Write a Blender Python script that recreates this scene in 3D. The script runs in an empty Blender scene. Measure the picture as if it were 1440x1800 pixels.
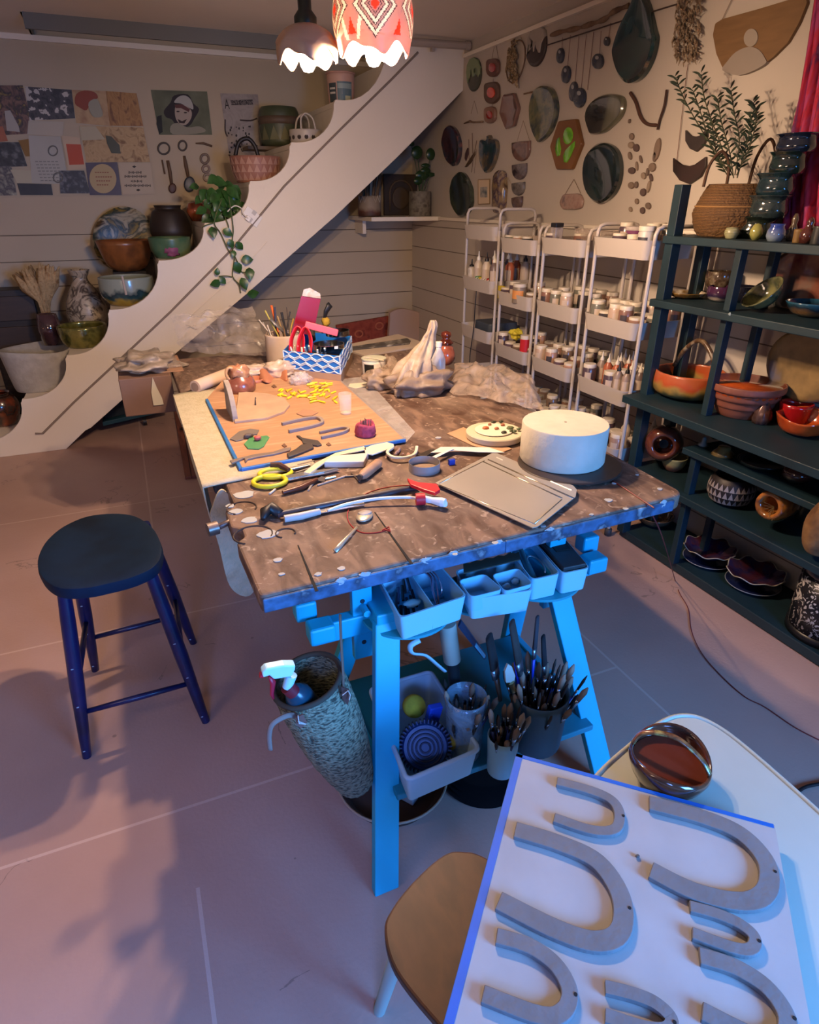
import bpy, math, random
from mathutils import Vector, Matrix, noise as mn
random.seed(7)
S = bpy.context.scene
COL = S.collection
PI = math.pi
# ---------------------------------------------------------------- camera
F = 1100.0; TH = math.atan(550/1100); AZ = math.atan(525*math.cos(TH)/F); EYE = 1.5
fw = Vector((math.sin(AZ)*math.cos(TH), math.cos(AZ)*math.cos(TH), -math.sin(TH)))
rt = Vector((math.cos(AZ), -math.sin(AZ), 0)); up = rt.cross(fw)
cam = bpy.data.objects.new('camera', bpy.data.cameras.new('camera')); COL.objects.link(cam)
cam.data.sensor_fit = 'VERTICAL'; cam.data.sensor_height = 36; cam.data.sensor_width = 28.8
cam.data.lens = 36*F/1800; cam.data.clip_start = 0.02
cam.matrix_world = Matrix(((rt.x, up.x, -fw.x, 0), (rt.y, up.y, -fw.y, 0), (rt.z, up.z, -fw.z, EYE), (0, 0, 0, 1)))
S.camera = cam
S.view_settings.view_transform = 'Standard'; S.view_settings.look = 'None'; S.view_settings.gamma = 1
S.view_settings.use_curve_mapping = False
S.view_settings.exposure = 0.06
# ---------------------------------------------------------------- light
w = bpy.data.worlds.new('world'); S.world = w; w.use_nodes = True
w.node_tree.nodes['Background'].inputs[0].default_value = (0.62, 0.52, 0.48, 1)
w.node_tree.nodes['Background'].inputs[1].default_value = 0.07
def area(name, loc, target, sx, sy, col, e, spread=PI):
    l = bpy.data.lights.new(name, 'AREA'); l.shape = 'RECTANGLE'; l.size = sx; l.size_y = sy; l.color = col; l.energy = e; l.spread = spread
    o = bpy.data.objects.new(name, l); COL.objects.link(o); o.location = loc
    o.rotation_euler = (Vector(target)-Vector(loc)).to_track_quat('-Z', 'Y').to_euler(); return o
area('daylight_from_doorway', (1.25, -1.15, 1.20), (0.25, 0.7, 0.15), 0.8, 0.8, (0.09, 0.36, 1.0), 64, 2.0)
area('added_blue_floor_fill', (-0.55, -1.3, 1.5), (0.05, 1.05, 0.0), 0.6, 0.6, (0.14, 0.30, 1.0), 6.5, 1.0)  # unseen blue light, added to tint the foreground floor
LAMP_COL = (1.0, 0.76, 0.52); LAMP_W = 2700
area('added_ceiling_fill', (-1.3, 0.6, 1.5), (-.2, 2.6, 2.42), 0.6, 0.6, (1.0, 0.70, 0.50), 13)  # unseen warm light pointing up, added to brighten the ceiling

# ---------------------------------------------------------------- pixel rays (1440 x 1800 frame) onto real planes
def ray(px, py): return fw + rt*((px-720)/F) + up*((900-py)/F)
def oz(px, py, z):
    d = ray(px, py); t = (z-EYE)/d.z; return Vector((t*d.x, t*d.y, z))
def ox(px, py, x):
    d = ray(px, py); t = x/d.x; return Vector((x, t*d.y, EYE+t*d.z))
def oy(px, py, y):
    d = ray(px, py); t = y/d.y; return Vector((t*d.x, y, EYE+t*d.z))
def pj(p):
    q = Vector(p)-Vector((0, 0, EYE)); k = q.dot(fw); return 720+F*q.dot(rt)/k, 900-F*q.dot(up)/k
def mpp(p): return (Vector(p)-Vector((0, 0, EYE))).dot(fw)/F
def hgt(p, hpx):
    p = Vector(p); a = pj(p)[1]; b = pj(p+Vector((0, 0, .01)))[1]; h = .01*hpx/(a-b)
    for _ in range(4):
        b = pj(p+Vector((0, 0, h)))[1]; h *= hpx/(a-b)
    return h
# ---------------------------------------------------------------- materials
def hx(s):
    s = s.lstrip('#'); v = [int(s[i:i+2], 16)/255 for i in (0, 2, 4)]
    return tuple((c/12.92 if c <= .04045 else ((c+.055)/1.055)**2.4) for c in v)
MATS = {}
def _new(name):
    m = bpy.data.materials.new(name); m.use_nodes = True; return m, m.node_tree.nodes, m.node_tree.links, m.node_tree.nodes['Principled BSDF']
def P(col, rough=.6, metal=0, coat=0, trans=0, alpha=1, emit=None, es=1, sss=0):
    key = ('P', col, rough, metal, coat, trans, alpha, emit, es)
    if key in MATS: return MATS[key]
    m, n, l, b = _new('paint_'+str(len(MATS)))
    b.inputs['Base Color'].default_value = (*hx(col), 1); b.inputs['Roughness'].default_value = rough; b.inputs['Metallic'].default_value = metal
    b.inputs['Coat Weight'].default_value = coat; b.inputs['Coat Roughness'].default_value = .08
    b.inputs['Transmission Weight'].default_value = trans; b.inputs['Alpha'].default_value = alpha
    if emit: b.inputs['Emission Color'].default_value = (*hx(emit), 1); b.inputs['Emission Strength'].default_value = es
    tc = n.new('ShaderNodeTexCoord'); ns = n.new('ShaderNodeTexNoise'); ns.inputs['Scale'].default_value = 25; l.new(tc.outputs['Object'], ns.inputs['Vector'])
    mr = n.new('ShaderNodeMapRange'); mr.inputs['To Min'].default_value = max(.02, rough*.85); mr.inputs['To Max'].default_value = min(1, rough*1.15); l.new(ns.outputs['Fac'], mr.inputs['Value']); l.new(mr.outputs[0], b.inputs['Roughness'])
    MATS[key] = m; return m
def N(cols, scale=8, rough=.5, metal=0, coat=0, detail=4, dist=0, stretch=(1, 1, 1), kind='noise', bump=0, bscale=None, trans=0, alpha=1, lo=.3, hi=.7, const=False):
    """mottled material: a ramp over noise / voronoi / wave / height"""
    key = ('N', tuple(cols), scale, rough, metal, coat, detail, dist, stretch, kind, bump, bscale, trans, alpha, lo, hi, const)
    if key in MATS: return MATS[key]
    m, n, l, b = _new('mottled_'+str(len(MATS)))
    tc = n.new('ShaderNodeTexCoord'); mp = n.new('ShaderNodeMapping'); mp.inputs['Scale'].default_value = stretch; l.new(tc.outputs['Object'], mp.inputs['Vector'])
    if kind == 'noise':
        t = n.new('ShaderNodeTexNoise'); t.inputs['Detail'].default_value = detail; t.inputs['Distortion'].default_value = dist; out = t.outputs['Fac']
    elif kind == 'voronoi': t = n.new('ShaderNodeTexVoronoi'); out = t.outputs['Distance']
    elif kind == 'cells': t = n.new('ShaderNodeTexVoronoi'); t.feature = 'DISTANCE_TO_EDGE'; out = t.outputs['Distance']
    elif kind == 'wave': t = n.new('ShaderNodeTexWave'); t.inputs['Distortion'].default_value = dist; t.inputs['Detail'].default_value = detail; t.bands_direction = 'Z'; out = t.outputs['Fac']
    elif kind == 'wavex': t = n.new('ShaderNodeTexWave'); t.inputs['Distortion'].default_value = dist; t.inputs['Detail'].default_value = detail; t.bands_direction = 'X'; out = t.outputs['Fac']
    if kind == 'height':
        sp = n.new('ShaderNodeSeparateXYZ'); l.new(mp.outputs[0], sp.inputs[0]); t2 = n.new('ShaderNodeTexNoise'); t2.inputs['Scale'].default_value = 14; l.new(tc.outputs['Object'], t2.inputs['Vector'])
        ma = n.new('ShaderNodeMath'); ma.operation = 'MULTIPLY_ADD'; ma.inputs[1].default_value = scale; l.new(sp.outputs['Z'], ma.inputs[0]); l.new(t2.outputs['Fac'], ma.inputs[2])
        m2 = n.new('ShaderNodeMath'); m2.operation = 'SUBTRACT'; m2.inputs[1].default_value = .5; l.new(ma.outputs[0], m2.inputs[0]); out = m2.outputs[0]; lo, hi = 0, 1
    else:
        t.inputs['Scale'].default_value = scale; l.new(mp.outputs[0], t.inputs['Vector'])
    r = n.new('ShaderNodeValToRGB'); e = r.color_ramp.elements
    while len(e) < len(cols): e.new(.5)
    for i, c in enumerate(cols):
        e[i].position = lo+(hi-lo)*i/max(1, len(cols)-1); e[i].color = (*hx(c), 1)
    if const: r.color_ramp.interpolation = 'CONSTANT'
    l.new(out, r.inputs[0]); l.new(r.outputs[0], b.inputs['Base Color'])
    b.inputs['Roughness'].default_value = rough; b.inputs['Metallic'].default_value = metal; b.inputs['Coat Weight'].default_value = coat; b.inputs['Coat Roughness'].default_value = .06
    b.inputs['Transmission Weight'].default_value = trans; b.inputs['Alpha'].default_value = alpha
    if bump:
        nb = n.new('ShaderNodeTexNoise'); nb.inputs['Scale'].default_value = bscale or scale*2; l.new(mp.outputs[0], nb.inputs['Vector'])
        bp = n.new('ShaderNodeBump'); bp.inputs['Strength'].default_value = bump; bp.inputs['Distance'].default_value = .01; l.new(nb.outputs['Fac'], bp.inputs['Height']); l.new(bp.outputs[0], b.inputs['Normal'])
    MATS[key] = m; return m
def film(col='#e9dcd0', a=.35, rough=.25):
    key = ('film', col, a)
    if key in MATS: return MATS[key]
    m, n, l, b = _new('plastic_film_'+str(len(MATS)))
    b.inputs['Base Color'].default_value = (*hx(col), 1); b.inputs['Roughness'].default_value = rough; b.inputs['Specular IOR Level'].default_value = .5
    tc = n.new('ShaderNodeTexCoord'); t = n.new('ShaderNodeTexNoise'); t.inputs['Scale'].default_value = 14; t.inputs['Detail'].default_value = 5; t.inputs['Distortion'].default_value = 1.2; l.new(tc.outputs['Object'], t.inputs['Vector'])
    mr = n.new('ShaderNodeMapRange'); mr.inputs['From Min'].default_value = .3; mr.inputs['From Max'].default_value = .7; mr.inputs['To Min'].default_value = a*.55; mr.inputs['To Max'].default_value = min(1, a*1.5); l.new(t.outputs['Fac'], mr.inputs[0]); l.new(mr.outputs[0], b.inputs['Alpha'])
    bp = n.new('ShaderNodeBump'); bp.inputs['Strength'].default_value = .8; bp.inputs['Distance'].default_value = .01; l.new(t.outputs['Fac'], bp.inputs['Height']); l.new(bp.outputs[0], b.inputs['Normal'])
    MATS[key] = m; return m
# ---------------------------------------------------------------- geometry: (verts, faces)
def join(*gs):
    V, Fc = [], []
    for g in gs:
        k = len(V); V += [Vector(v) for v in g[0]]; Fc += [tuple(i+k for i in f) for f in g[1]]
    return V, Fc
def tf(g, m): return [m @ Vector(v) for v in g[0]], g[1]
def mv(g, d): d = Vector(d); return [Vector(v)+d for v in g[0]], g[1]
def RZ(a): return Matrix.Rotation(a, 4, 'Z')
def RX(a): return Matrix.Rotation(a, 4, 'X')
def RY(a): return Matrix.Rotation(a, 4, 'Y')
def TR(*v): return Matrix.Translation(Vector(v) if len(v) == 3 else Vector(v[0]))
def box(c, s, rz=0):
    x, y, z = s[0]/2, s[1]/2, s[2]/2
    V = [Vector((a*x, b*y, d*z)) for d in (-1, 1) for a, b in ((-1, -1), (1, -1), (1, 1), (-1, 1))]
    Fc = [(3, 2, 1, 0), (4, 5, 6, 7), (0, 1, 5, 4), (1, 2, 6, 5), (2, 3, 7, 6), (3, 0, 4, 7)]
    return [RZ(rz) @ v+Vector(c) for v in V], Fc
def lathe(prof, n=24, c=(0, 0, 0), fn=None, close=False):
    V, Fc = [], []; c = Vector(c); rings = []
    for j, (r, z) in enumerate(prof):
        if r < 1e-6: rings.append([len(V)]); V.append(c+Vector((0, 0, z))); continue
        ring = []
        for i in range(n):
            a = 2*PI*i/n; rr, zz = (r, z) if fn is None else fn(r, z, a, j)
            ring.append(len(V)); V.append(c+Vector((rr*math.cos(a), rr*math.sin(a), zz)))
        rings.append(ring)
    def br(A, B):
        if len(A) == 1 and len(B) == 1: return
        for i in range(n):
            k = (i+1) % n
            if len(A) == 1: Fc.append((A[0], B[k], B[i]))
            elif len(B) == 1: Fc.append((A[i], A[k], B[0]))
            else: Fc.append((A[i], A[k], B[k], B[i]))
    for A, B in zip(rings, rings[1:]): br(A, B)
    if close: br(rings[-1], rings[0])
    else:
        if len(rings[0]) > 1: Fc.append(tuple(reversed(rings[0])))
        if len(rings[-1]) > 1: Fc.append(tuple(rings[-1]))
    return V, Fc
def tube(pts, r, n=8, closed=False, flat=1):
    pts = [Vector(p) for p in pts]; rs = r if isinstance(r, (list, tuple)) else [r]*len(pts)
    V, Fc = [], []; m = len(pts); u = None
    for i, p in enumerate(pts):
        a = pts[(i-1) % m] if closed or i > 0 else p; b = pts[(i+1) % m] if closed or i < m-1 else p
        t = (b-a).normalized() if (b-a).length > 1e-9 else Vector((0, 0, 1))
        if u is None: u = t.orthogonal().normalized()
        u = (u-t*u.dot(t)); u = u.normalized() if u.length > 1e-6 else t.orthogonal().normalized()
        v = t.cross(u)
        for k in range(n):
            an = 2*PI*k/n; V.append(p+u*(math.cos(an)*rs[i])+v*(math.sin(an)*rs[i]*flat))
    for i in range(m if closed else m-1):
        j = (i+1) % m
        for k in range(n):
            k2 = (k+1) % n; Fc.append((i*n+k, i*n+k2, j*n+k2, j*n+k))
    if not closed:
        Fc.append(tuple(reversed(range(n)))); Fc.append(tuple((m-1)*n+k for k in range(n)))
    return V, Fc
def prism(poly, vec):
    """closed outline (3-D, planar) pushed along vec"""
    vec = Vector(vec); n = len(poly); A = [Vector(p) for p in poly]; B = [p+vec for p in A]
    nr = sum((A[i].cross(A[(i+1) % n]) for i in range(n)), Vector())
    if nr.dot(vec) > 0: A.reverse(); B.reverse()
    return A+B, [tuple(range(n))]+[tuple(reversed(range(n, 2*n)))]+[((i+1) % n, i, i+n, (i+1) % n+n) for i in range(n)]
def pillow(poly, vec, lv=((1, 0), (1, .6), (.93, .9), (.75, 1.0), (0, 1.02)), back=True):
    """outline against a wall bulging along vec: lv = (scale about centre, height)"""
    A = [Vector(p) for p in poly]; n = len(A); c = sum(A, Vector())/n; vec = Vector(vec)
    nr = sum((A[i].cross(A[(i+1) % n]) for i in range(n)), Vector())
    if nr.dot(vec) < 0: A.reverse()
    V, Fc, rings = [], [], []
    for s, h in lv:
        if s == 0: rings.append([len(V)]); V.append(c+vec*h)
        else: rings.append(list(range(len(V), len(V)+n))); V += [c+(p-c)*s+vec*h for p in A]
    for R1, R2 in zip(rings, rings[1:]):
        for i in range(n):
            k = (i+1) % n
            Fc.append((R1[i], R1[k], R2[0]) if len(R2) == 1 else (R1[i], R1[k], R2[k], R2[i]))
    if len(rings[-1]) > 1: Fc.append(tuple(rings[-1]))
    if back: Fc.append(tuple(reversed(rings[0])))
    return V, Fc
def blob(c, r, amp=.12, seed=0, n=14, m=9, fr=2.0):
    V, Fc = [], []; c = Vector(c); r = Vector(r) if not isinstance(r, (int, float)) else Vector((r, r, r))
    for j in range(m+1):
        ph = PI*j/m
        for i in range(n):
            a = 2*PI*i/n; d = Vector((math.sin(ph)*math.cos(a), math.sin(ph)*math.sin(a), math.cos(ph)))
            k = 1+amp*mn.noise(d*fr+Vector((seed*7.3, seed*1.7, 0))); V.append(c+Vector((d.x*r.x, d.y*r.y, d.z*r.z))*k)
    for j in range(m):
        for i in range(n):
            k = (i+1) % n; Fc.append((j*n+i, (j+1)*n+i, (j+1)*n+k, j*n+k))
    return V, Fc
def sheet(fn, nu, nv, th=0):
    V = [Vector(fn(i/nu, j/nv)) for j in range(nv+1) for i in range(nu+1)]; W = nu+1
    Fc = [(j*W+i, j*W+i+1, (j+1)*W+i+1, (j+1)*W+i) for j in range(nv) for i in range(nu)]
    return V, Fc
def bez(p, k=8, closed=False):
    """Catmull-Rom through points"""
    p = [Vector(q) if len(q) == 3 else Vector((q[0], q[1], 0)) for q in p]; n = len(p); out = []
    for i in range(n if closed else n-1):
        a, b, c, d = (p[(i-1) % n], p[i], p[(i+1) % n], p[(i+2) % n]) if closed else (p[max(i-1, 0)], p[i], p[i+1], p[min(i+2, n-1)])
        for s in range(k):
            t = s/k; out.append(.5*((2*b)+(c-a)*t+(2*a-5*b+4*c-d)*t*t+(3*b-a-3*c+d)*t**3))
    if not closed: out.append(p[-1])
    return out
def ell(cx, cy, rx, ry, n=28, tilt=0, a0=0, a1=2*PI):
    o = []
    for i in range(n):
        a = a0+(a1-a0)*i/(n if abs(a1-a0-2*PI) < 1e-6 else n-1); x, y = rx*math.cos(a), ry*math.sin(a)
        o.append((cx+x*math.cos(tilt)-y*math.sin(tilt), cy+x*math.sin(tilt)+y*math.cos(tilt)))
    return o
# ---------------------------------------------------------------- objects
def tag(o, label=None, cat=None, group=None, kind=None):
    if label: o['label'] = label
    if cat: o['category'] = cat
    if group: o['group'] = group
    if kind: o['kind'] = kind
    return o
def mk(name, g, mat, parent=None, smooth=False, world=True, bev=0, solid=0, sub=0, label=None, auto=False):
    V, Fc = g; V = [Vector(v) for v in V]
    me = bpy.data.meshes.new(name); o = bpy.data.objects.new(name, me); COL.objects.link(o)
    if parent is not None:
        o.parent = parent
        if world:
            inv = WM(parent).inverted(); V = [inv @ v for v in V]
    elif world and V:
        c = Vector((sum(v.x for v in V)/len(V), sum(v.y for v in V)/len(V), min(v.z for v in V))); V = [v-c for v in V]; o.location = c
    me.from_pydata([tuple(v) for v in V], [], Fc)
    for mm in (mat if isinstance(mat, (list, tuple)) else [mat]): me.materials.append(mm)
    if smooth:
        me.shade_smooth()
        if auto:
            try: me.set_sharp_from_angle(angle=math.radians(42))
            except Exception: pass
    if solid:
        s = o.modifiers.new('thickness', 'SOLIDIFY'); s.thickness = solid; s.offset = 0
    if bev:
        b = o.modifiers.new('bevel', 'BEVEL'); b.width = bev; b.segments = 2; b.limit_method = 'ANGLE'; b.angle_limit = math.radians(40)
    if sub:
        s = o.modifiers.new('sub', 'SUBSURF'); s.levels = sub; s.render_levels = sub
    if label: o['label'] = label
    return o
def WM(o):
    m = Matrix.LocRotScale(o.location, o.rotation_euler.to_quaternion(), o.scale)
    return WM(o.parent) @ m if o.parent else m
def T(name, label, cat, loc, rz=0, group=None):
    o = bpy.data.objects.new(name, None); COL.objects.link(o); o.empty_display_size = .02
    o.location = Vector(loc); o.rotation_euler = (0, 0, rz); return tag(o, label, cat, group)
def one(name, g, mat, label, cat, group=None, **kw): return tag(mk(name, g, mat, **kw), label, cat, group)
def struct(name, g, mat, **kw): return tag(mk(name, g, mat, **kw), kind='structure')
def dup(root, loc, rz=0, label=None, group=None, sc=None):
    r = root.copy(); COL.objects.link(r); r.location = Vector(loc); r.rotation_euler = (0, 0, rz)
    if sc: r.scale = sc if not isinstance(sc, (int, float)) else (sc, sc, sc)
    if label: r['label'] = label
    if group: r['group'] = group
    for ch in list(root.children):
        c = ch.copy(); COL.objects.link(c); c.parent = r
        for g in list(ch.children):
            d = g.copy(); COL.objects.link(d); d.parent = c
    return r
def letters(name, s, size, mw, mat, parent, align='CENTER', ext=.0004):
    """raised lettering, turned into a mesh; mw puts its plane in the world"""
    cu = bpy.data.curves.new(name, 'FONT'); cu.body = s; cu.size = size; cu.align_x = align; cu.align_y = 'CENTER'; cu.extrude = ext; cu.resolution_u = 3
    tmp = bpy.data.objects.new(name+'_t', cu); COL.objects.link(tmp)
    dg = bpy.context.evaluated_depsgraph_get(); me = bpy.data.meshes.new_from_object(tmp.evaluated_get(dg))
    bpy.data.objects.remove(tmp)
    me.transform(WM(parent).inverted() @ mw if parent else mw); me.materials.clear(); me.materials.append(mat)
    o = bpy.data.objects.new(name, me); COL.objects.link(o); o.parent = parent; return o
def wallm(p, wall):   # matrix whose XY plane lies on a wall: right wall faces -X, back wall faces -Y
    if wall == 'R': return Matrix(((0, 0, -1, p[0]), (-1, 0, 0, p[1]), (0, 1, 0, p[2]), (0, 0, 0, 1)))
    if wall == 'B': return Matrix(((1, 0, 0, p[0]), (0, 0, -1, p[1]), (0, 1, 0, p[2]), (0, 0, 0, 1)))
# ================================================================ the room
XW, YB, ZC, YS = 2.33, 5.40, 2.42, 4.53       # right wall, back wall, ceiling, face of the stair stringer
def wall_mat(name, col, pitch=0, top=0, axis='Z', rough=.75):
    m, n, l, b = _new(name); b.inputs['Roughness'].default_value = rough
    tc = n.new('ShaderNodeTexCoord'); g = n.new('ShaderNodeNewGeometry'); ns = n.new('ShaderNodeTexNoise'); ns.inputs['Scale'].default_value = 1.7; ns.inputs['Detail'].default_value = 5
    l.new(g.outputs['Position'], ns.inputs['Vector'])
    r = n.new('ShaderNodeValToRGB'); e = r.color_ramp.elements; e[0].position = .3; e[1].position = .7
    c = hx(col); e[0].color = (c[0]*.93, c[1]*.92, c[2]*.9, 1); e[1].color = (*c, 1); l.new(ns.outputs['Fac'], r.inputs[0])
    col_out = r.outputs[0]
    fn = n.new('ShaderNodeTexNoise'); fn.inputs['Scale'].default_value = 60; l.new(g.outputs['Position'], fn.inputs['Vector'])
    bp = n.new('ShaderNodeBump'); bp.inputs['Strength'].default_value = .12; bp.inputs['Distance'].default_value = .004; l.new(fn.outputs['Fac'], bp.inputs['Height']); nrm = bp.outputs[0]
    if pitch:     # tongue-and-groove boards below the ledge
        sp = n.new('ShaderNodeSeparateXYZ'); l.new(g.outputs['Position'], sp.inputs[0])
        def mt(op, a, bb=None):
            k = n.new('ShaderNodeMath'); k.operation = op
            for i, v in enumerate((a, bb)):
                if v is None: continue
                if isinstance(v, (int, float)): k.inputs[i].default_value = v
                else: l.new(v, k.inputs[i])
            return k.outputs[0]
        fr = mt('FRACT', mt('DIVIDE', mt('SUBTRACT', sp.outputs[axis], top), pitch))
        gr = mt('MULTIPLY', mt('LESS_THAN', fr, .035), mt('LESS_THAN', sp.outputs[axis], top+.02))
        mx = n.new('ShaderNodeMix'); mx.data_type = 'RGBA'; l.new(gr, mx.inputs[0]); l.new(col_out, mx.inputs[6]); mx.inputs[7].default_value = (c[0]*.30, c[1]*.27, c[2]*.24, 1); col_out = mx.outputs[2]
        b2 = n.new('ShaderNodeBump'); b2.invert = True; b2.inputs['Strength'].default_value = .9; b2.inputs['Distance'].default_value = .006; l.new(gr, b2.inputs['Height']); l.new(nrm, b2.inputs['Normal']); nrm = b2.outputs[0]
    l.new(col_out, b.inputs['Base Color']); l.new(nrm, b.inputs['Normal']); return m
WALL = '#a99a8b'
m_wallB = wall_mat('cream_boarded_wall', '#b8a78e', .17, 1.272); m_wallR = wall_mat('cream_boarded_side_wall', '#bcb1a6', .165, 1.30)
m_white = wall_mat('white_painted_stair', '#e8dccb'); m_ceil = wall_mat('ceiling_paint', '#e6dac9')
def floor_mat():
    m, n, l, b = _new('painted_floor'); b.inputs['Roughness'].default_value = .42
    g = n.new('ShaderNodeNewGeometry'); sp = n.new('ShaderNodeSeparateXYZ'); l.new(g.outputs['Position'], sp.inputs[0])
    ns = n.new('ShaderNodeTexNoise'); ns.inputs['Scale'].default_value = 1.3; ns.inputs['Detail'].default_value = 6; l.new(g.outputs['Position'], ns.inputs['Vector'])
    r = n.new('ShaderNodeValToRGB'); e = r.color_ramp.elements; e[0].position = .35; e[0].color = (*hx('#ab8a7c'), 1); e[1].position = .68; e[1].color = (*hx('#bb9a8c'), 1); l.new(ns.outputs['Fac'], r.inputs[0])
    def mt(op, a, bb=None, cc=None):
        k = n.new('ShaderNodeMath'); k.operation = op
        for i, v in enumerate((a, bb, cc)):
            if v is None: continue
            if isinstance(v, (int, float)): k.inputs[i].default_value = v
            else: l.new(v, k.inputs[i])
        return k.outputs[0]
    # scuffs: stretched noise, dark veins
    s2 = n.new('ShaderNodeTexNoise'); s2.inputs['Scale'].default_value = 3.1; s2.inputs['Detail'].default_value = 9; s2.inputs['Distortion'].default_value = 1.6; l.new(g.outputs['Position'], s2.inputs['Vector'])
    vein = mt('LESS_THAN', mt('ABSOLUTE', mt('SUBTRACT', s2.outputs['Fac'], .5)), .006)
    s3 = n.new('ShaderNodeTexNoise'); s3.inputs['Scale'].default_value = 1.9; l.new(g.outputs['Position'], s3.inputs['Vector'])
    vein = mt('MULTIPLY', vein, mt('GREATER_THAN', s3.outputs['Fac'], .60))
    sp2 = n.new('ShaderNodeTexVoronoi'); sp2.inputs['Scale'].default_value = 5.5; l.new(g.outputs['Position'], sp2.inputs['Vector']); speck = mt('LESS_THAN', sp2.outputs['Distance'], .035)
    mx = n.new('ShaderNodeMix'); mx.data_type = 'RGBA'; l.new(mt('MULTIPLY', mt('MAXIMUM', vein, speck), .45), mx.inputs[0]); l.new(r.outputs[0], mx.inputs[6]); mx.inputs[7].default_value = (*hx('#4d443f'), 1)
    # raised seams between the painted sheets
    X, Y = sp.outputs['X'], sp.outputs['Y']
    def seam(c, at, lim=None, lv=None, above=True):
        v = mt('LESS_THAN', mt('ABSOLUTE', mt('SUBTRACT', c, at)), .0045)
        if lim is not None: v = mt('MULTIPLY', v, mt('GREATER_THAN' if above else 'LESS_THAN', lim, lv))
        return v
    sm = None
    for v in (seam(X, 1.375, Y, 2.2, False), seam(Y, 1.325, X, 1.375, False), seam(X, -.10, Y, 1.08, False), seam(Y, 2.27, X, 1.375, False), seam(Y, 3.45), seam(X, -.10, Y, 2.27)):
        sm = v if sm is None else mt('MAXIMUM', sm, v)
    m2 = n.new('ShaderNodeMix'); m2.data_type = 'RGBA'; l.new(mt('MULTIPLY', sm, .45), m2.inputs[0]); l.new(mx.outputs[2], m2.inputs[6]); m2.inputs[7].default_value = (*hx('#dcc3b6'), 1)
    l.new(m2.outputs[2], b.inputs['Base Color'])
    fn = n.new('ShaderNodeTexNoise'); fn.inputs['Scale'].default_value = 90; l.new(g.outputs['Position'], fn.inputs['Vector'])
    bp = n.new('ShaderNodeBump'); bp.inputs['Strength'].default_value = .25; bp.inputs['Distance'].default_value = .003; l.new(mt('MULTIPLY_ADD', sm, 1.2, fn.outputs['Fac']), bp.inputs['Height']); l.new(bp.outputs[0], b.inputs['Normal'])
    rr = mt('MULTIPLY_ADD', s3.outputs['Fac'], .25, .30); l.new(rr, b.inputs['Roughness'])
    return m
struct('floor', box((-.1, 1.5, -.05), (5.0, 8.2, .1)), floor_mat())
struct('wall_back', box((-.3, YB+.05, 1.6), (5.5, .1, 3.2)), m_wallB)
struct('wall_right', box((XW+.05, 1.9, 1.6), (.1, 7.0, 3.2)), m_wallR)
CH0, CHX = 4.78, -.27     # stairwell opening in the ceiling
struct('ceiling', join(box((-.12, (CH0-2.4)/2+.0, ZC+.05), (4.9, CH0+2.4, .1)), box(((-2.57+CHX)/2, (CH0+YB)/2, ZC+.05), (CHX+2.57, YB-CH0, .1))), m_ceil)
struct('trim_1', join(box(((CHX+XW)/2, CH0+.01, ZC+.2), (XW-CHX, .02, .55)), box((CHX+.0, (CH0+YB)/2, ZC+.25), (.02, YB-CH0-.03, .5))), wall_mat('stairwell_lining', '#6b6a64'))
struct('trim_2', box((0.9, YB-.012, ZC-.015), (2.9, .024, .03)), m_white)
struct('trim_3', box((XW-.012, 2.6, 2.345), (.024, 3.8, .02)), m_white)
struct('wall_left', box((-2.6, 3.2, 1.3), (.08, 4.4, 2.6)), m_wallB)
# ledge in the corner under the stairs with its bracket
struct('trim_4', join(box((2.06, 5.12, 1.365), (.60, .55, .03)), box((1.83, 5.30, 1.30), (.03, .19, .10)), box((2.32, 3.1, 1.365), (.022, 3.6, .022))), m_white, bev=.004)
# ---------------------------------------------------------------- staircase: scalloped stringer, treads, stringer moulding
tips = [(117,625),(192,545),(279,458),(360,392),(440,318),(512,250),(590,175)]
tw = [oy(px, py, YS) for px, py in tips]
tw = [Vector((tw[0].x-.62, YS, tw[0].z-.50)), Vector((tw[0].x-.31, YS, tw[0].z-.25))]+tw
top = []
for a, b in zip(tw, tw[1:]):
    top.append(a+Vector((-.006, 0, -.016))); top.append(a); top.append(a+Vector((.035, 0, .0)))
    for k in range(1, 11):
        t = k/10*PI/2; top.append(Vector((a.x+.035+(b.x-.012-a.x-.035)*math.sin(t), YS, b.z-.022-(b.z-.022-a.z)*math.cos(t))))
last = tw[-1]; ZC -= .003; top += [last, last+Vector((.06, 0, 0))]
for k in range(1, 9):
    t = k/8*PI/2; top.append(Vector((last.x+.06+.30*math.sin(t), YS, ZC-(ZC-last.z)*math.cos(t))))
bot = [oy(808, 165, YS), oy(700, 275, YS), oy(590, 380, YS), oy(430, 520, YS), oy(320, 612, YS), oy(215, 703, YS), oy(160, 752, YS), oy(150, 757, YS)]
bot = [Vector((2.33, YS, bot[0].z+.02))]+bot+[Vector((-.57, YS, 0)), Vector((-1.62, YS, 0))]
outline = top+[Vector((2.33, YS, ZC))]+bot
ZC += .003
stair = T('staircase', 'white wooden staircase with a scalloped stringer rising to the right', 'stairs', (0.4, 5.0, 0))
mk('stringer', prism(outline, (0, .035, 0)), m_white, stair, bev=.003)
for i, a in enumerate(tw):
    b = tw[i+1] if i+1 < len(tw) else a+Vector((.33, 0, .25))
    if a.z < .06: continue
    mk('tread', box(((a.x+b.x)/2+.02, (YS+.035+YB)/2, a.z-.020), (b.x-a.x+.03, YB-YS-.045, .03)), m_white, stair)
    mk('riser', box((b.x+.01, (YS+.035+YB)/2, (a.z+b.z)/2-.02), (.015, YB-YS-.045, b.z-a.z-.034)), m_white, stair)
gl = [oy(px, py, YS-.004) for px, py in ((62,762),(75,762),(130,707),(200,642),(300,548),(410,436),(500,327),(600,226),(688,140),(735,92))]
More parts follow.
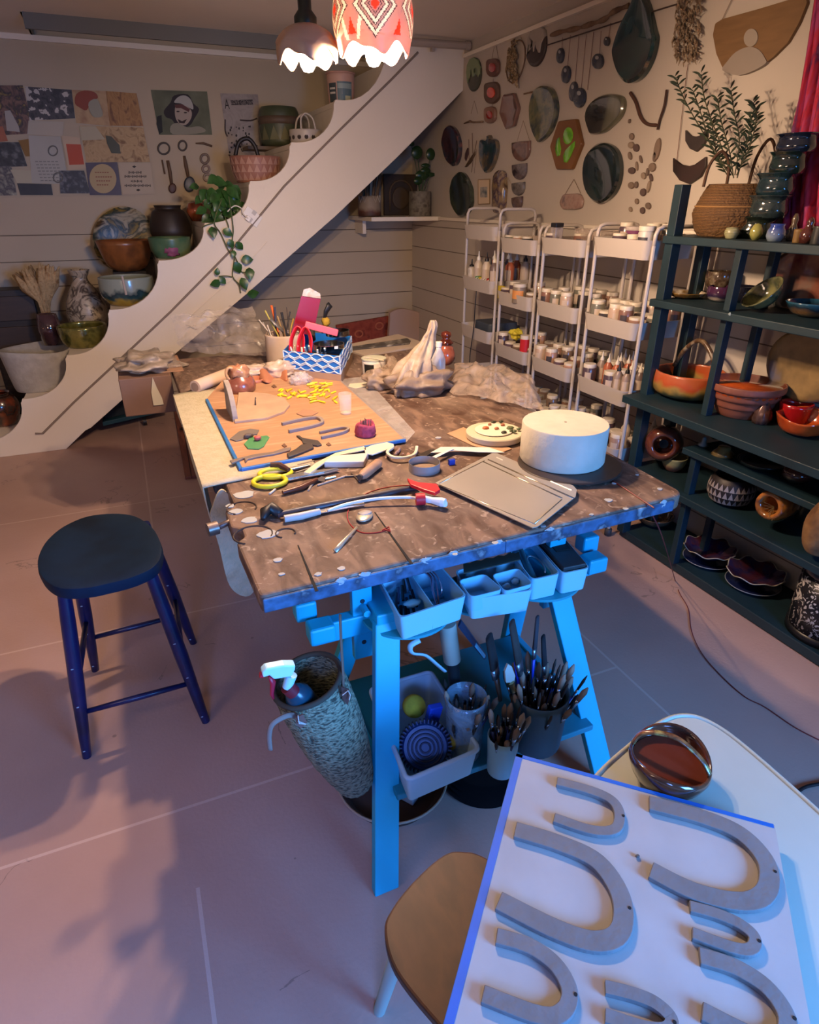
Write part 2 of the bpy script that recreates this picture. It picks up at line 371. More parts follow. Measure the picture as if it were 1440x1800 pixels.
mk('moulding', tube(gl, .007, 6), P('#86776a', .7), stair)
gl2 = [oy(px, py, YS-.002) for px, py in ((330,560),(375,520),(420,480),(470,425))]
mk('moulding', tube(gl2, .004, 6), m_white, stair)
# double socket on the stringer with a plug and its lead
so = T('wall_socket', 'white double power socket on the stair stringer with a lead plugged in', 'socket', oy(443, 380, YS))
def sq(px, w, h, tilt, y, t): c = oy(*px, y); return tf(box((0, 0, 0), (w, t, h)), TR(c) @ RY(-tilt))
mk('plate', sq((443, 381), .075, .115, .9, YS-.005, .009), P('#e6ded2', .4), so, bev=.002)
for q in ((440, 386), (447, 374)): mk('outlet', sq(q, .026, .026, .9, YS-.011, .004), P('#b9b0a2', .4), so)
mk('plug', sq((436, 384), .03, .03, .9, YS-.02, .025), P('#eee6da', .4), so, bev=.003)
one('power_lead', tube(bez([oy(436, 384, YS-.03), oy(428, 376, YS-.05), oy(424, 366, YS-.03), oy(412, 362, YS-.012), oy(400, 372, YS-.008)], 5), .004, 6), P('#e4dccf', .5), 'white lead running from the plug to the top of the stair stringer', 'cord', smooth=True)
one('curtain_rod', join(tube([oy(722, 74, 4.44), Vector((2.29, 4.44, 2.390))], .022, 12), tube([Vector((2.29, 4.44, 2.390)), Vector((2.32, 4.44, 2.390))], .026, 12), box((1.96+.1, 4.45, 2.37), (.02, .03, .05))), P('#a99a8c', .5), 'pale round rod fixed below the ceiling above the stair stringer', 'rod')
# ---------------------------------------------------------------- pendant lamps
def glow_mat(col, k):
    m, n, l, b = _new('glazed_shade_'+col[1:]); b.inputs['Base Color'].default_value = (*hx(col), 1); b.inputs['Roughness'].default_value = .4
    tc = n.new('ShaderNodeTexCoord'); ns = n.new('ShaderNodeTexNoise'); ns.inputs['Scale'].default_value = 30; l.new(tc.outputs['Object'], ns.inputs['Vector']); mr = n.new('ShaderNodeMapRange'); mr.inputs['To Min'].default_value = .3; mr.inputs['To Max'].default_value = .6; l.new(ns.outputs['Fac'], mr.inputs[0]); l.new(mr.outputs[0], b.inputs['Roughness'])
    tr = n.new('ShaderNodeBsdfTranslucent'); tr.inputs[0].default_value = (*hx(col), 1); mx = n.new('ShaderNodeMixShader'); mx.inputs[0].default_value = k
    l.new(b.outputs[0], mx.inputs[1]); l.new(tr.outputs[0], mx.inputs[2]); l.new(mx.outputs[0], n['Material Output'].inputs[0]); return m

SH1 = [(1.0, 0), (1.02, .3), (.93, .55), (.72, .8), (.42, .96), (.16, 1.0)]; SH2 = [(.92, 0), (1.0, .22), (1.02, .45), (.90, .72), (.55, .94), (.16, 1.0)]
def lamp(name, label, px, py, Y, R, h, shade_mat, painted=None, bulb=(0, 0)):
    c = oy(px, py, Y); R = R*mpp(c); h = h*mpp(c)*1.08          # c = centre of the rim
    t = T(name, label, 'lamp', c)
    def wav(r, z, a, j): return (r*(1+.035*math.sin(6*a)*(1 if z < .03 else 0)), z+(.012*math.sin(5*a+1)+.006*math.sin(9*a))*max(0, 1-z/.06))
    prof = [(R*r_, h*z_) for r_, z_ in (SH2 if painted else SH1)]
    inner = [(r-.006, z) for r, z in reversed(prof)]
    outer = bez([(r, z, 0) for r, z in prof], 22 if painted else 5); inn = bez([(r, z, 0) for r, z in inner], 4)
    mk('lamp_shade', lathe([(v.x, v.y) for v in outer]+[(v.x, v.y-.002) for v in inn], 240 if painted else 60, (0, 0, 0), wav, close=True), shade_mat, t, smooth=True, world=False)
    mk('socket', lathe([(.026, h-.03), (.030, h), (.030, h+.015), (.018, h+.03), (.018, h+.085), (.010, h+.10), (.006, h+.12)], 16), P('#2a2d25', .4, .7), t, smooth=True, world=False, auto=True)
    mk('switch_key', tube([(-.015, 0, h+.055), (-.036, 0, h+.055)], [.003, .007], 8), P('#2a2d25', .4, .7), t, world=False)
    mk('cord', tube([(0, 0, h+.11), (0, 0, ZC-c.z)], .0035, 6), P('#1d1c1a', .7), t, world=False)
    b = mk('bulb', lathe([(0, -.052), (.018, -.048), (.030, -.030), (.033, -.010), (.026, .018), (.014, .045), (.013, .06), (0, .06)], 20), P('#fff2dc', .3, emit='#ffd9b4', es=LAMP_W), t, smooth=True, world=False)
    b.location = (0, 0, .004); b.scale = (.66, .66, .66)
    t['R'] = R; return t, c
lt1, c1 = lamp('pendant_lamp', 'brown clay pendant lamp with a wavy rim and dark metal socket', 541, 104, 2.02, 54, 46, glow_mat('#7d6757', .05))
lt2, c2 = lamp('pendant_lamp', 'larger pendant lamp with red and white diamonds painted on its shade', 657, 94, 1.92, 68, 116, glow_mat('#c4a193', .16), True)
# painted pattern on the second shade: faces of its own mesh take the glaze colours
R2, H2 = 68*mpp(c2), 116*mpp(c2)*1.08
shade2 = [o for o in lt2.children if o.name.startswith('lamp_shade')][0]
for mm in (glow_mat('#ecebdc', .30), glow_mat('#d8502a', .22), P('#5d4038', .5)): shade2.data.materials.append(mm)
for p in shade2.data.polygons:
    c = p.center; a = math.atan2(c.y, c.x); v = c.z/H2; best = 9; tri = False
    for k in range(5):
        a0 = -PI/2-.30+k*2*PI/5; da = (a-a0+PI) % (2*PI)-PI; best = min(best, abs(da)/.56+abs(v-.44)/.36)
        db = (a-a0-PI/5+PI) % (2*PI)-PI
        if .14 < v < .31 and abs(db) < .12*(.31-v)/.17: tri = True
        if abs(abs(db)-.16-.5*(v-.1)) < .045 and v > .08 and best > 1.02: best = 5
    i = 0
    if best < .20: i = 2
    elif .27 < best < .31 or .40 < best < .45 or .60 < best < .65 or .74 < best < .79 or .95 < best < 1.0: i = 3
    elif .45 <= best <= .60 or .79 <= best <= .95: i = 1
    elif best == 5: i = 1
    if tri: i = 2
    p.material_index = i
# ================================================================ work table
ZT = .79
def wood_top():
    m, n, l, b = _new('worn_table_top'); g = n.new('ShaderNodeNewGeometry')
    mp = n.new('ShaderNodeMapping'); mp.inputs['Scale'].default_value = (1, .35, 1); l.new(g.outputs['Position'], mp.inputs['Vector'])
    a = n.new('ShaderNodeTexNoise'); a.inputs['Scale'].default_value = 22; a.inputs['Detail'].default_value = 8; a.inputs['Distortion'].default_value = .8; l.new(mp.outputs[0], a.inputs['Vector'])
    r = n.new('ShaderNodeValToRGB'); e = r.color_ramp.elements; e[0].position = .32; e[0].color = (*hx('#4a3328'), 1); e[1].position = .62; e[1].color = (*hx('#7d6454'), 1); k = e.new(.48); k.color = (*hx('#624d40'), 1); l.new(a.outputs['Fac'], r.inputs[0])
    c = n.new('ShaderNodeTexNoise'); c.inputs['Scale'].default_value = 34; c.inputs['Detail'].default_value = 6; c.inputs['Distortion'].default_value = 1.0; l.new(g.outputs['Position'], c.inputs['Vector'])
    r2 = n.new('ShaderNodeValToRGB'); r2.color_ramp.elements[0].position = .60; r2.color_ramp.elements[1].position = .68; l.new(c.outputs['Fac'], r2.inputs[0])
    c3 = n.new('ShaderNodeTexNoise'); c3.inputs['Scale'].default_value = 5; c3.inputs['Detail'].default_value = 4; l.new(g.outputs['Position'], c3.inputs['Vector'])
    r3 = n.new('ShaderNodeValToRGB'); r3.color_ramp.elements[0].position = .46; r3.color_ramp.elements[1].position = .70; l.new(c3.outputs['Fac'], r3.inputs[0])
    sm = n.new('ShaderNodeMath'); sm.operation = 'MULTIPLY_ADD'; l.new(r3.outputs[0], sm.inputs[0]); sm.inputs[1].default_value = .26; sc = n.new('ShaderNodeMath'); sc.operation = 'MULTIPLY'; l.new(r2.outputs[0], sc.inputs[0]); sc.inputs[1].default_value = .7; l.new(sc.outputs[0], sm.inputs[2]); sm.use_clamp = True
    x = n.new('ShaderNodeMix'); x.data_type = 'RGBA'; l.new(sm.outputs[0], x.inputs[0]); l.new(r.outputs[0], x.inputs[6]); x.inputs[7].default_value = (*hx('#a39081'), 1)
    l.new(x.outputs[2], b.inputs['Base Color']); b.inputs['Roughness'].default_value = .7; b.inputs['Specular IOR Level'].default_value = .3
    bp = n.new('ShaderNodeBump'); bp.inputs['Strength'].default_value = .5; bp.inputs['Distance'].default_value = .004; l.new(c.outputs['Fac'], bp.inputs['Height']); l.new(bp.outputs[0], b.inputs['Normal']); return m
table = T('work_table', 'long worn wooden work table spattered with clay and paint, blue painted edge', 'table', (.7, 2.2, 0))
def rnd(p, r, k=5):
    """round the corners of a 2-D outline"""
    o = []; n = len(p)
    for i in range(n):
        a, b, c = Vector(p[i-1]), Vector(p[i]), Vector(p[(i+1) % n]); rr = r[i] if isinstance(r, (list, tuple)) else r
        if rr <= 0: o.append(tuple(b)); continue
        u = (a-b).normalized()*rr; v = (c-b).normalized()*rr
        for s in range(k+1):
            t = s/k; o.append(tuple((b+u)*(1-t)**2+b*2*t*(1-t)+(b+v)*t*t))
    return o
FLc, FRc = oz(457, 1048, ZT), oz(1207, 868, ZT)
seams = [(oz(524, 959, ZT), oz(557, 1040, ZT)), (oz(659, 901, ZT), oz(724, 992, ZT))]
tp = [(FLc.x, FLc.y), (FRc.x, FRc.y), (1.36, 3.32), (.12, 3.32), (.125, 1.70), (.155, 1.70), (.155, 1.52), (.128, 1.50), (.128, 1.40), (.15, 1.38), (.15, 1.34), (.128, 1.32)]
tp = rnd(tp, [.012, .045, .02, .02]+[.008]*8)
mk('tabletop', prism([(x, y, ZT-.042) for x, y in tp], (0, 0, .042)), wood_top(), table, bev=.006)
# painted front edge, chipped
me_edge = N(['#2f4a63', '#3d6488', '#27384b', '#a9b4b8'], 16, .5, detail=7, lo=.3, hi=.72)
fe = [(FLc.x+.004, FLc.y-.002), (FLc.x+(FRc.x-FLc.x)*.5, FLc.y+(FRc.y-FLc.y)*.5-.004), (FRc.x-.045, FRc.y-.004)]
mk('painted_edge', join(*[prism([(fe[i][0], fe[i][1]-.004, ZT-.040), (fe[i+1][0], fe[i+1][1]-.004, ZT-.040), (fe[i+1][0], fe[i+1][1]-.004, ZT-.007), (fe[i][0], fe[i][1]-.004, ZT-.007)], (0, .012, 0)) for i in range(2)]), me_edge, table, bev=.003)
for a, b in seams:
    d = Vector((b.x-a.x, b.y-a.y, 0)); nrm = Vector((d.y, -d.x, 0)).normalized()*.0034
    mk('gap', prism([a-nrm*.3+Vector((0, 0, .0003)), a+nrm*.3+Vector((0, 0, .0003)), b+nrm+Vector((0, 0, .0003)), b-nrm+Vector((0, 0, .0003))], (0, 0, .0012)), P('#0c0806', .9), table)
def flake(px, py, r, mat, z=ZT, seed=0):
    c = oz(px, py, z); return [(c.x+r*(1+.45*mn.noise(Vector((math.cos(a)*1.3+seed, math.sin(a)*1.3, seed))))*math.cos(a), c.y+r*.8*(1+.45*mn.noise(Vector((math.cos(a)*1.3, seed+math.sin(a)*1.3, 5))))*math.sin(a), z+.0004) for a in [i*2*PI/14 for i in range(14)]]
mchip = P('#a9aaa8', .7)
for i, (px, py, r) in enumerate([(440,915,.020), (415,900,.018), (470,940,.024), (430,870,.028), (405,890,.012), (488,985,.010), (560,1010,.008), (600,1000,.009), (495,1010,.007), (800,975,.006), (870,955,.008), (955,925,.007), (1070,880,.012), (1100,895,.008), (1160,860,.008), (1040,905,.006), (850,700,.012), (770,770,.010), (640,800,.007), (1080,850,.007), (1120,835,.005)]):
    mk('paint_flake', prism(flake(px, py, r, None, seed=i), (0, 0, .0016)), mchip, table)
for i, (px, py) in enumerate([(795, 968), (750, 985), (640, 1005), (870, 948), (1175, 886), (958, 922), (600, 1020)]):
    c = oz(px, py, ZT-.004); mk('paint_flake', blob((c.x, FLc.y+(FRc.y-FLc.y)*(c.x-FLc.x)/(FRc.x-FLc.x)-.003, ZT-.012), (.016, .004, .011), .5, i, 10, 7, 3), mchip, table)
# old round cut-outs with hardware at the left end
for px, py, r in ((425, 893, .037), (445, 940, .045), (502, 937, .023)):
    c = oz(px, py, ZT+.001); mk('worn_ring', tube([(c.x+r*math.cos(a), c.y+r*math.sin(a), ZT+.001) for a in [i*PI*1.5/16-.6 for i in range(17)]], .0022, 6), P('#3a2a22', .8), table)
def trestle(loc, label, copy_of=None):
    if copy_of: return dup(copy_of, loc, 0, label)
    t = T('trestle', label, 'trestle', loc); m = P('#129fbe', .45)
    # legs: foot half-spread .345 x .30, top half-spread .225 x .07
    for sx in (-1, 1):
        for sy in (-1, 1):
            a = Vector((sx*.335, sy*.285, 0)); b = Vector((sx*.235, sy*.062, .62))
            d = (b-a); V = []
            for p, k in ((a, 0), (b, 1)):
                for ux, uy in ((-1, -1), (1, -1), (1, 1), (-1, 1)): V.append(p+Vector((ux*.031, uy*.013, 0)))
            mk('leg', (V, [(3, 2, 1, 0), (4, 5, 6, 7), (0, 1, 5, 4), (1, 2, 6, 5), (2, 3, 7, 6), (3, 0, 4, 7)]), m, t, world=False, bev=.003)
        mk('top_block', box((sx*.235, 0, .62), (.055, .15, .05)), m, t, world=False, bev=.004)
        pl = mk('adjusting_plate', box((sx*.275, 0, .60), (.05, .022, .24)), m, t, world=False, bev=.003)
        for z in (.53, .59, .65, .70): mk('hole', tube([(sx*.275, -.0125, z), (sx*.275, -.010, z)], .006, 10), P('#0b2630', .8), pl, world=False)
        mk('peg', tube([(sx*.275, -.045, .635), (sx*.275, .03, .635)], .009, 10), m, t, world=False, smooth=False)
        mk('foot_rail', box((sx*.29, 0, .238), (.02, .40, .035)), m, t, world=False, bev=.003)
        mk('rail_end', box((sx*.385, -.03, .61), (.06, .05, .045)), m, t, world=False, bev=.006)
        mk('rail_end', box((sx*.405, .03, .64), (.05, .045, .05)), m, t, world=False, bev=.006)
    mk('beam', box((0, 0, .727), (.74, .042, .04)), m, t, world=False, bev=.004)
    mk('rail', box((0, 0, .585), (.80, .035, .055)), m, t, world=False, bev=.004)
    mk('shelf', box((0, -.03, .2375), (.565, .42, .018)), P('#15788c', .5), t, world=False, bev=.003)
    return t
tr1 = trestle((.655, 1.185, 0), 'turquoise wooden trestle under the near end of the table holding trays and brush pots')
trestle((.70, 2.95, 0), 'turquoise wooden trestle under the far end of the table', tr1)
# metal vice screw at the left edge
c = oz(378, 925, ZT-.01)
v = T('bench_vice', 'small round metal vice knob sticking out from the left edge of the table', 'vice', (.14, c.y, ZT-.03))
mk('knob', tube([(.075, c.y-.01, ZT-.012), (.10, c.y-.005, ZT-.012)], .017, 14), N(['#6d5b50', '#a08b7d', '#3d2f29'], 20, .4, .6), v, smooth=True, auto=True)
mk('screw', tube([(.10, c.y-.005, ZT-.012), (.155, c.y+.02, ZT-.008)], .008, 10), P('#8a786b', .4, .7), v, smooth=True)
# canvas cloth over the left side: lies under the board and hangs down the side
mcl = N(['#beb398', '#afa386'], 30, .9, bump=.3, bscale=120)
def cloth(u, v):
    y = 1.66+(2.66-1.66)*u
    if v < .35: x = .42+(.098-.42)*(v/.35); z = ZT+.0045; y += .03*(1-v/.35)*(1-u)
    else:
        k = (v-.35)/.65; x = .094+.045*k*k+.006*math.sin(u*11)*k; z = ZT+.002-(.26-.06*u+.02*math.sin(u*7))*k
    return (x, y, z)
tong = bez([oy(px, py, 1.652) for px, py in ((386,862),(374,890),(371,910),(386,960),(400,1018),(416,1040),(436,1045),(447,1028),(441,985),(428,940),(412,900),(400,868))], 4, closed=True)
one('canvas_cloth', join(sheet(cloth, 30, 20), prism(tong, (0, -.006, 0))), mcl, 'beige canvas cloth hanging over the left side of the work table', 'cloth', solid=.004, smooth=True, auto=True)
# ---------------------------------------------------------------- plywood board with blue tape
zb = ZT+.006
bc = [oz(364, 705, zb), oz(424, 828, zb), oz(712, 776, zb), oz(590, 664, zb), oz(392, 672, zb)]
board = T('plywood_board', 'plywood work board edged with blue tape on the left of the table', 'board', bc[1])
mk('panel', prism([p for p in bc], (0, 0, .009)), N(['#b98f6c', '#ab7f5c', '#c49c7a'], 5, .6, stretch=(1, 7, 1), detail=6), board)
mtape = P('#2a6cae', .5)
def edge_tape(a, b, w=.011, zt=.0105, m=mtape, nm='tape'):
    d = (b-a).normalized(); nn = Vector((-d.y, d.x, 0))*w/2
    mk(nm, prism([a-nn-Vector((0, 0, .001)), b-nn-Vector((0, 0, .001)), b+nn-Vector((0, 0, .001)), a+nn-Vector((0, 0, .001))], (0, 0, zt)), m, board, bev=.002)
edge_tape(bc[0], bc[1]); edge_tape(bc[1], bc[2]); edge_tape(bc[2], bc[3], .009, m=P('#8f8784', .4), nm='edge_strip')
# ================================================================ things on the board
zs = zb+.009
mcly = N(['#9c9085', '#8d8177'], 18, .85, bump=.2); mcly2 = P('#8d7f76', .85); mdark = P('#2b2522', .5)
def arch_px(pts, z, th, name, mat, label, cat, group=None, holes=()):
    g = prism([oz(px, py, z) for px, py in pts], (0, 0, th)); o = one(name, g, mat, label, cat, group, bev=.0015); return o
cement = T('clay_arch_form', 'grey clay half arch standing on its edge at the back of the plywood board', 'clay form', oz(425, 735, zs))
p0 = oz(410, 742, zs); p1 = oz(402, 690, zs)
pts = [(p0.x, p0.y, zs)]+[(p0.x, p0.y+.155*(1-math.cos(k/10*PI/2))*.9, zs+.115*math.sin(k/10*PI/2)) for k in range(11)]+[(p0.x, p0.y+.16, zs)]
mk('upright', prism(pts, (.018, 0, 0)), mcly, cement, bev=.002)
arch_px([(413,745),(470,738),(500,727),(510,715),(500,703),(470,695),(430,692),(420,693)], zs, .009, 'clay_slab', N(['#b99a7c', '#a88a70'], 12, .85), 'smooth rounded clay slab lying beside the standing arch form', 'clay slab')
def nail(px, py, label): 
    c = oz(px, py, zs+.009); one('nail', tube([c, c+Vector((.002, -.002, .026)), c+Vector((.004, 0, .027))], [.0035, .0015, .003], 8), P('#54463c', .5, .5), label, 'nail')
nail(449, 712, 'nail standing upright in the rounded clay slab')
def u_piece(pxs, z, w, th, name, label, cat, mat, group=None, hole=None, root=None):
    """U shape: pxs = centre-line pixels open-ended"""
    cl = bez([oz(px, py, z) for px, py in pxs], 6); L, R = [], []
    for i, p in enumerate(cl):
        a = cl[max(0, i-1)]; b = cl[min(len(cl)-1, i+1)]; d = (b-a).normalized(); nn = Vector((-d.y, d.x, 0)); L.append(p+nn*w/2); R.append(p-nn*w/2)
    V = []; Fc = []; n = len(cl)
    for l_, r_ in zip(L, R): V += [l_, r_, r_+Vector((0, 0, th)), l_+Vector((0, 0, th))]
    for i in range(n-1):
        for k in range(4): Fc.append((i*4+k, i*4+(k+1) % 4, (i+1)*4+(k+1) % 4, (i+1)*4+k))
    Fc += [(3, 2, 1, 0), (4*n-4, 4*n-3, 4*n-2, 4*n-1)]
    o = mk(name, (V, Fc), mat, world=True, bev=.0012); tag(o, label, cat, group)
    if hole:
        h = oz(hole[0], hole[1], z+th); mk('hole', lathe([(.0001, 0), (hole[2], 0), (hole[2], .0006), (0, .0006)], 12, h), P('#120d0b', .9), o)
    return o
u_piece([(496,748),(530,740),(558,737),(567,745),(550,752),(508,761)], zs, .012, .011, 'clay_arch', 'thin grey clay u shape in the middle of the plywood board', 'clay arch', mcly2)
u_piece([(562,763),(600,755),(613,757),(600,764),(565,772)], zs, .0085, .010, 'clay_arch', 'smallest narrow clay u shape beside the pink pincushion', 'clay arch', mcly2)
arch_px([(521,728),(532,721),(548,722),(560,726),(548,732),(533,733)], zs, .004, 'clay_scrap', P('#a37b60', .8), 'flat brown scrap of clay above the clay u shape', 'scrap')
arch_px([(521,768),(527,768),(532,772),(560,777),(566,784),(558,786),(533,782),(531,776)], zs, .006, 'carving_tool', P('#3e3733', .5), 'short dark grey bladed tool lying in front of the small clay u shapes', 'tool')
arch_px([(404,773),(420,760),(440,755),(456,757),(452,765),(432,766),(428,774),(415,777)], zs, .004, 'rubber_kidney', P('#6d635b', .6), 'crumpled grey rubber scraper on the left of the board', 'scraper')
arch_px([(429,782),(440,770),(470,767),(474,770),(464,786),(455,791),(436,790)], zs, .004, 'potters_rib', P('#4f8a58', .4), 'green plastic potters rib on the plywood board', 'scraper')
one('clay_lump', blob(oz(437, 766, zs+.009), (.016, .010, .008), .3, 3), P('#5b4e48', .7), 'dark lump of clay beside the red ball of clay', 'lump', smooth=True)
one('clay_ball', blob(oz(453, 770, zs+.012), (.012, .010, .008), .2, 5), P('#c9544a', .6), 'small coral red ball of clay on the green rib', 'clay', smooth=True)
pc = T('pincushion', 'magenta felt pin holder with a bundle of pins inside', 'pin holder', oz(643, 765, zs))
rp = .034; mk('cuff', lathe([(rp*.92, 0), (rp*1.05, .012), (rp*.95, .034), (rp*.85, .042), (rp*.7, .040), (rp*.72, .012), (0, .01)], 24, (0, 0, 0), lambda r, z, a, j: (r*(1+.04*math.sin(3*a)), z+(.004*math.sin(2*a) if z > .03 else 0))), N(['#8d2f45', '#a8425a', '#6d2236'], 30, .9, bump=.4), pc, smooth=True, world=False)
for i in range(14):
    a = i*2.4; r = .004*math.sqrt(i); mk('pin', tube([(r*math.cos(a), r*math.sin(a), .012), (r*1.3*math.cos(a), r*1.3*math.sin(a), .05+.004*math.sin(i*3))], .0013, 5), P('#9b8778', .4, .5), pc, world=False)
my1, my2 = P('#f2d92c', .45), P('#d9b41e', .45)
k = 0
for cx, cy, sx_, sy_, cnt in ((512, 693, 22, 9, 16), (545, 697, 16, 9, 12), (562, 680, 22, 7, 14), (577, 698, 14, 12, 12)):
    for i in range(cnt):
        px = cx+random.uniform(-1, 1)*sx_; py = cy+random.uniform(-1, 1)*sy_; c = oz(px, py, zs+.004); a = random.uniform(-.6, .9)+(1.2 if cx in (512, 577) else 0); d = Vector((math.cos(a), math.sin(a), 0))*.016
        k += 1; one('wall_plug', tube([c-d, c-d*.3, c+d], [.003, .0045, .0035], 6), my1 if i % 3 else my2, 'small yellow plastic plug in the heap at the back of the plywood board', 'plug', 'yellow plugs spilled on the plywood board')
cup = T('clear_cup', 'tall clear plastic cup with pale slip in its bottom on the plywood board', 'cup', oz(608, 727, zs))
mk('wall', lathe([(.020, 0), (.024, .075), (.0235, .075), (.0195, .002)], 24, close=True), film('#f2e8e0', .18, .1), cup, smooth=True, world=False)
mk('contents', lathe([(0, .001), (.019, .001), (.019, .006), (0, .006)], 20), P('#c8b296', .6), cup, smooth=True, world=False)
arch_px([(404,812),(448,801),(480,797),(500,790),(512,789),(510,794),(482,801),(452,806),(436,810),(432,815),(430,808),(408,817)], zs, .006, 'needle_tool', P('#7a6a60', .5), 'long thin clay modelling tool lying near the front of the plywood board', 'tool')
arch_px([(504,800),(520,792),(530,784),(548,782),(552,789),(538,795),(520,802),(508,806)], zs+.002, .006, 'metal_tool', P('#4b423c', .5, .3), 'dark metal tool head lying on the front tape of the board', 'tool')
for i, (px, py) in enumerate([(482, 679), (500, 783), (578, 781), (565, 682)]):
    arch_px([(px-5, py+1), (px, py-3), (px+5, py+2), (px, py+4)], zs, .003, 'clay_crumb', P('#6a4a35', .8), 'small dark crumb of clay lying loose on the plywood board', 'crumb', 'clay crumbs on the plywood board')
# ================================================================ tools on the table in front of the board
def rod(name, pts, r, mat, label, cat, group=None, z=ZT, n=8, flat=1, par=None, zo=0):
    P3 = [oz(px, py, z+(r if not isinstance(r, list) else max(r))*1.0+zo) for px, py in pts]
    g = tube(bez(P3, 5) if len(P3) > 2 and not isinstance(r, list) else P3, r, n, flat=flat)
    if par is not None: return mk(name, g, mat, par, smooth=True, auto=True)
    return one(name, g, mat, label, cat, group, smooth=True, auto=True)
def flatp(name, pts, th, mat, label=None, cat=None, group=None, z=ZT, par=None, bev=.001, zo=.0008):
    g = prism([oz(px, py, z+zo) for px, py in pts], (0, 0, th))
    if par is not None: return mk(name, g, mat, par, bev=bev)
    return one(name, g, mat, label, cat, group, bev=bev)
sc = T('scissors', 'scissors with big yellow plastic handles in front of the plywood board', 'scissors', oz(500, 842, ZT))
my = P('#d8c82a', .4)
for dx, dy, rx, ry in ((474, 846, 29, 9.5), (484, 832, 28, 7.5)):
    mk('handle_loop', tube([oz(dx+rx*math.cos(a)-6*math.sin(a)*0, dy+ry*math.sin(a)-.18*rx*math.cos(a)*.4, ZT+.009) for a in [i*2*PI/26 for i in range(26)]], .0068, 8, closed=True), my, sc, smooth=True)
mk('blade', prism([oz(px, py, ZT+.006) for px, py in ((502,842),(520,836),(560,828),(592,825),(598,827),(570,834),(530,841),(506,846))], (0, 0, .003)), P('#c9c1b6', .25, .9), sc)
mk('blade', prism([oz(px, py, ZT+.010) for px, py in ((500,838),(530,831),(570,826),(594,824),(570,830),(528,838),(505,842))], (0, 0, .0025)), P('#d9d2c8', .25, .9), sc)
def knife(label, blade, handle, hr, hm, bm, z=ZT, nm='knife'):
    t = T(nm, label, 'knife' if nm == 'knife' else 'tool', oz(*handle[0], z)); rod('handle', handle, hr, hm, None, None, par=t, z=z, n=10)
    flatp('blade', blade, .002, bm, par=t, z=z, zo=.006, bev=0); return t
knife('knife with a dark reddish wooden handle lying in front of the scissors', [(556,845),(565,838),(573,840),(570,848)], [(497,866),(530,857),(557,843)], [.006, .0085, .006], P('#5d2f1c', .35), P('#8a7f76', .3, .8))
rod('bent_wire_tool', [(542,862),(552,848),(566,843),(590,838)], .003, P('#cfc8be', .35, .6), 'bent pale metal loop tool beside the red handled knife', 'tool')
rod('dowel', [(558,853),(610,836)], .003, P('#b39a84', .6), 'thin bare wooden stick beside the knife', 'stick')
rod('chalk_stub', [(474,868),(484,860)], .003, P('#c9c3b4', .7), 'short white chalk stub in front of the scissors', 'chalk')
kn = T('wooden_knife', 'modelling tool with a round dark wooden handle on the front tape of the board', 'tool', oz(490, 820, ZT))
rod('handle', [(476,818),(492,818),(508,826)], [.009, .010, .006], P('#4a2a20', .4), None, None, par=kn, zo=.008); rod('shaft', [(508,826),(545,818)], .003, P('#8c8178', .3, .8), None, None, par=kn, zo=.006)
for i, (a, b, c_) in enumerate([((520,832),(550,822),'#6d6058'), ((512,822),(548,816),'#8d7b6c'), ((524,818),(552,811),'#5c4b42'), ((505,830),(528,834),'#2d2b2d'), ((600,838),(640,836),'#43372f'), ((618,832),(632,846),'#4b3d33')]):
    rod('sculpting_tool', [a, b], .0045 if i < 4 else .0028, P(c_, .5), ['grey brown sculpting tool behind the scissors blades', 'tan sculpting tool lying furthest back behind the scissors blades', 'dark brown sculpting tool beside the blue tape', 'short black sculpting tool at the scissors pivot', 'thin dark wire tool left of the wooden roller', 'short dark hook tool crossing the wire beside the roller'][i], 'tool')
bs = T('soap_block', 'white rectangular block lying in front of the pale spatula', 'block', oz(605, 820, ZT))
q = [oz(px, py, ZT) for px, py in ((570,823),(640,822),(648,806),(582,812))]
mk('block', prism(q, (0, 0, .020)), P('#cfc9bf', .5), bs, bev=.003)
flatp('wooden_spatula', [(534,832),(556,815),(590,798),(640,786),(645,792),(600,801),(575,812),(545,834)], .004, P('#d8c8ab', .5), 'long pale wooden spatula lying behind the white block', 'spatula', zo=.012)
fs = T('plastic_spatula', 'broad pale plastic spatula overlapping the front of the plywood board', 'spatula', oz(665, 788, ZT))
flatp('blade', [(640,790),(655,784),(680,779),(692,782),(693,787),(675,794),(655,801),(643,799)], .004, P('#dcd4bd', .4), par=fs, zo=.012)
rl = T('wooden_roller', 'small bare wooden roller lying beside the white ring cutter', 'roller', oz(655, 830, ZT))
mk('barrel', tube([oz(634, 838, ZT+.015), oz(640, 834, ZT+.015), oz(664, 815, ZT+.015), oz(668, 812, ZT+.015)], [.009, .0145, .0145, .008], 18), N(['#b38b6b', '#a07b60'], 8, .6, stretch=(1, 6, 1)), rl, smooth=True, auto=True)
mk('end_cap', tube([oz(632, 839.5, ZT+.015), oz(635, 837.5, ZT+.015)], .0085, 14), P('#4d4138', .6), rl, smooth=True, auto=True)
u_piece([(733,787),(729,800),(712,806),(690,805),(681,797),(690,789)], ZT+.012, .009, .007, 'ring_cutter', 'pale c-shaped ring cutter behind the shallow metal ring', 'cutter', P('#d5cdb5', .5))
for i in range(9): 
    c = oz(690+random.random()*34, 790+random.random()*12, ZT+.006); one('clay_crumb', blob(c, .006, .4, i, 7, 5), P('#a08070', .8), 'small pinkish crumb of clay inside the pale c-shaped cutter', 'crumb', 'clay crumbs inside the ring cutter')
cc = oz(746, 826, ZT); r = .046
mr = T('metal_ring', 'round silver metal cutter ring standing on the table behind the spray nozzle', 'cutter', cc)
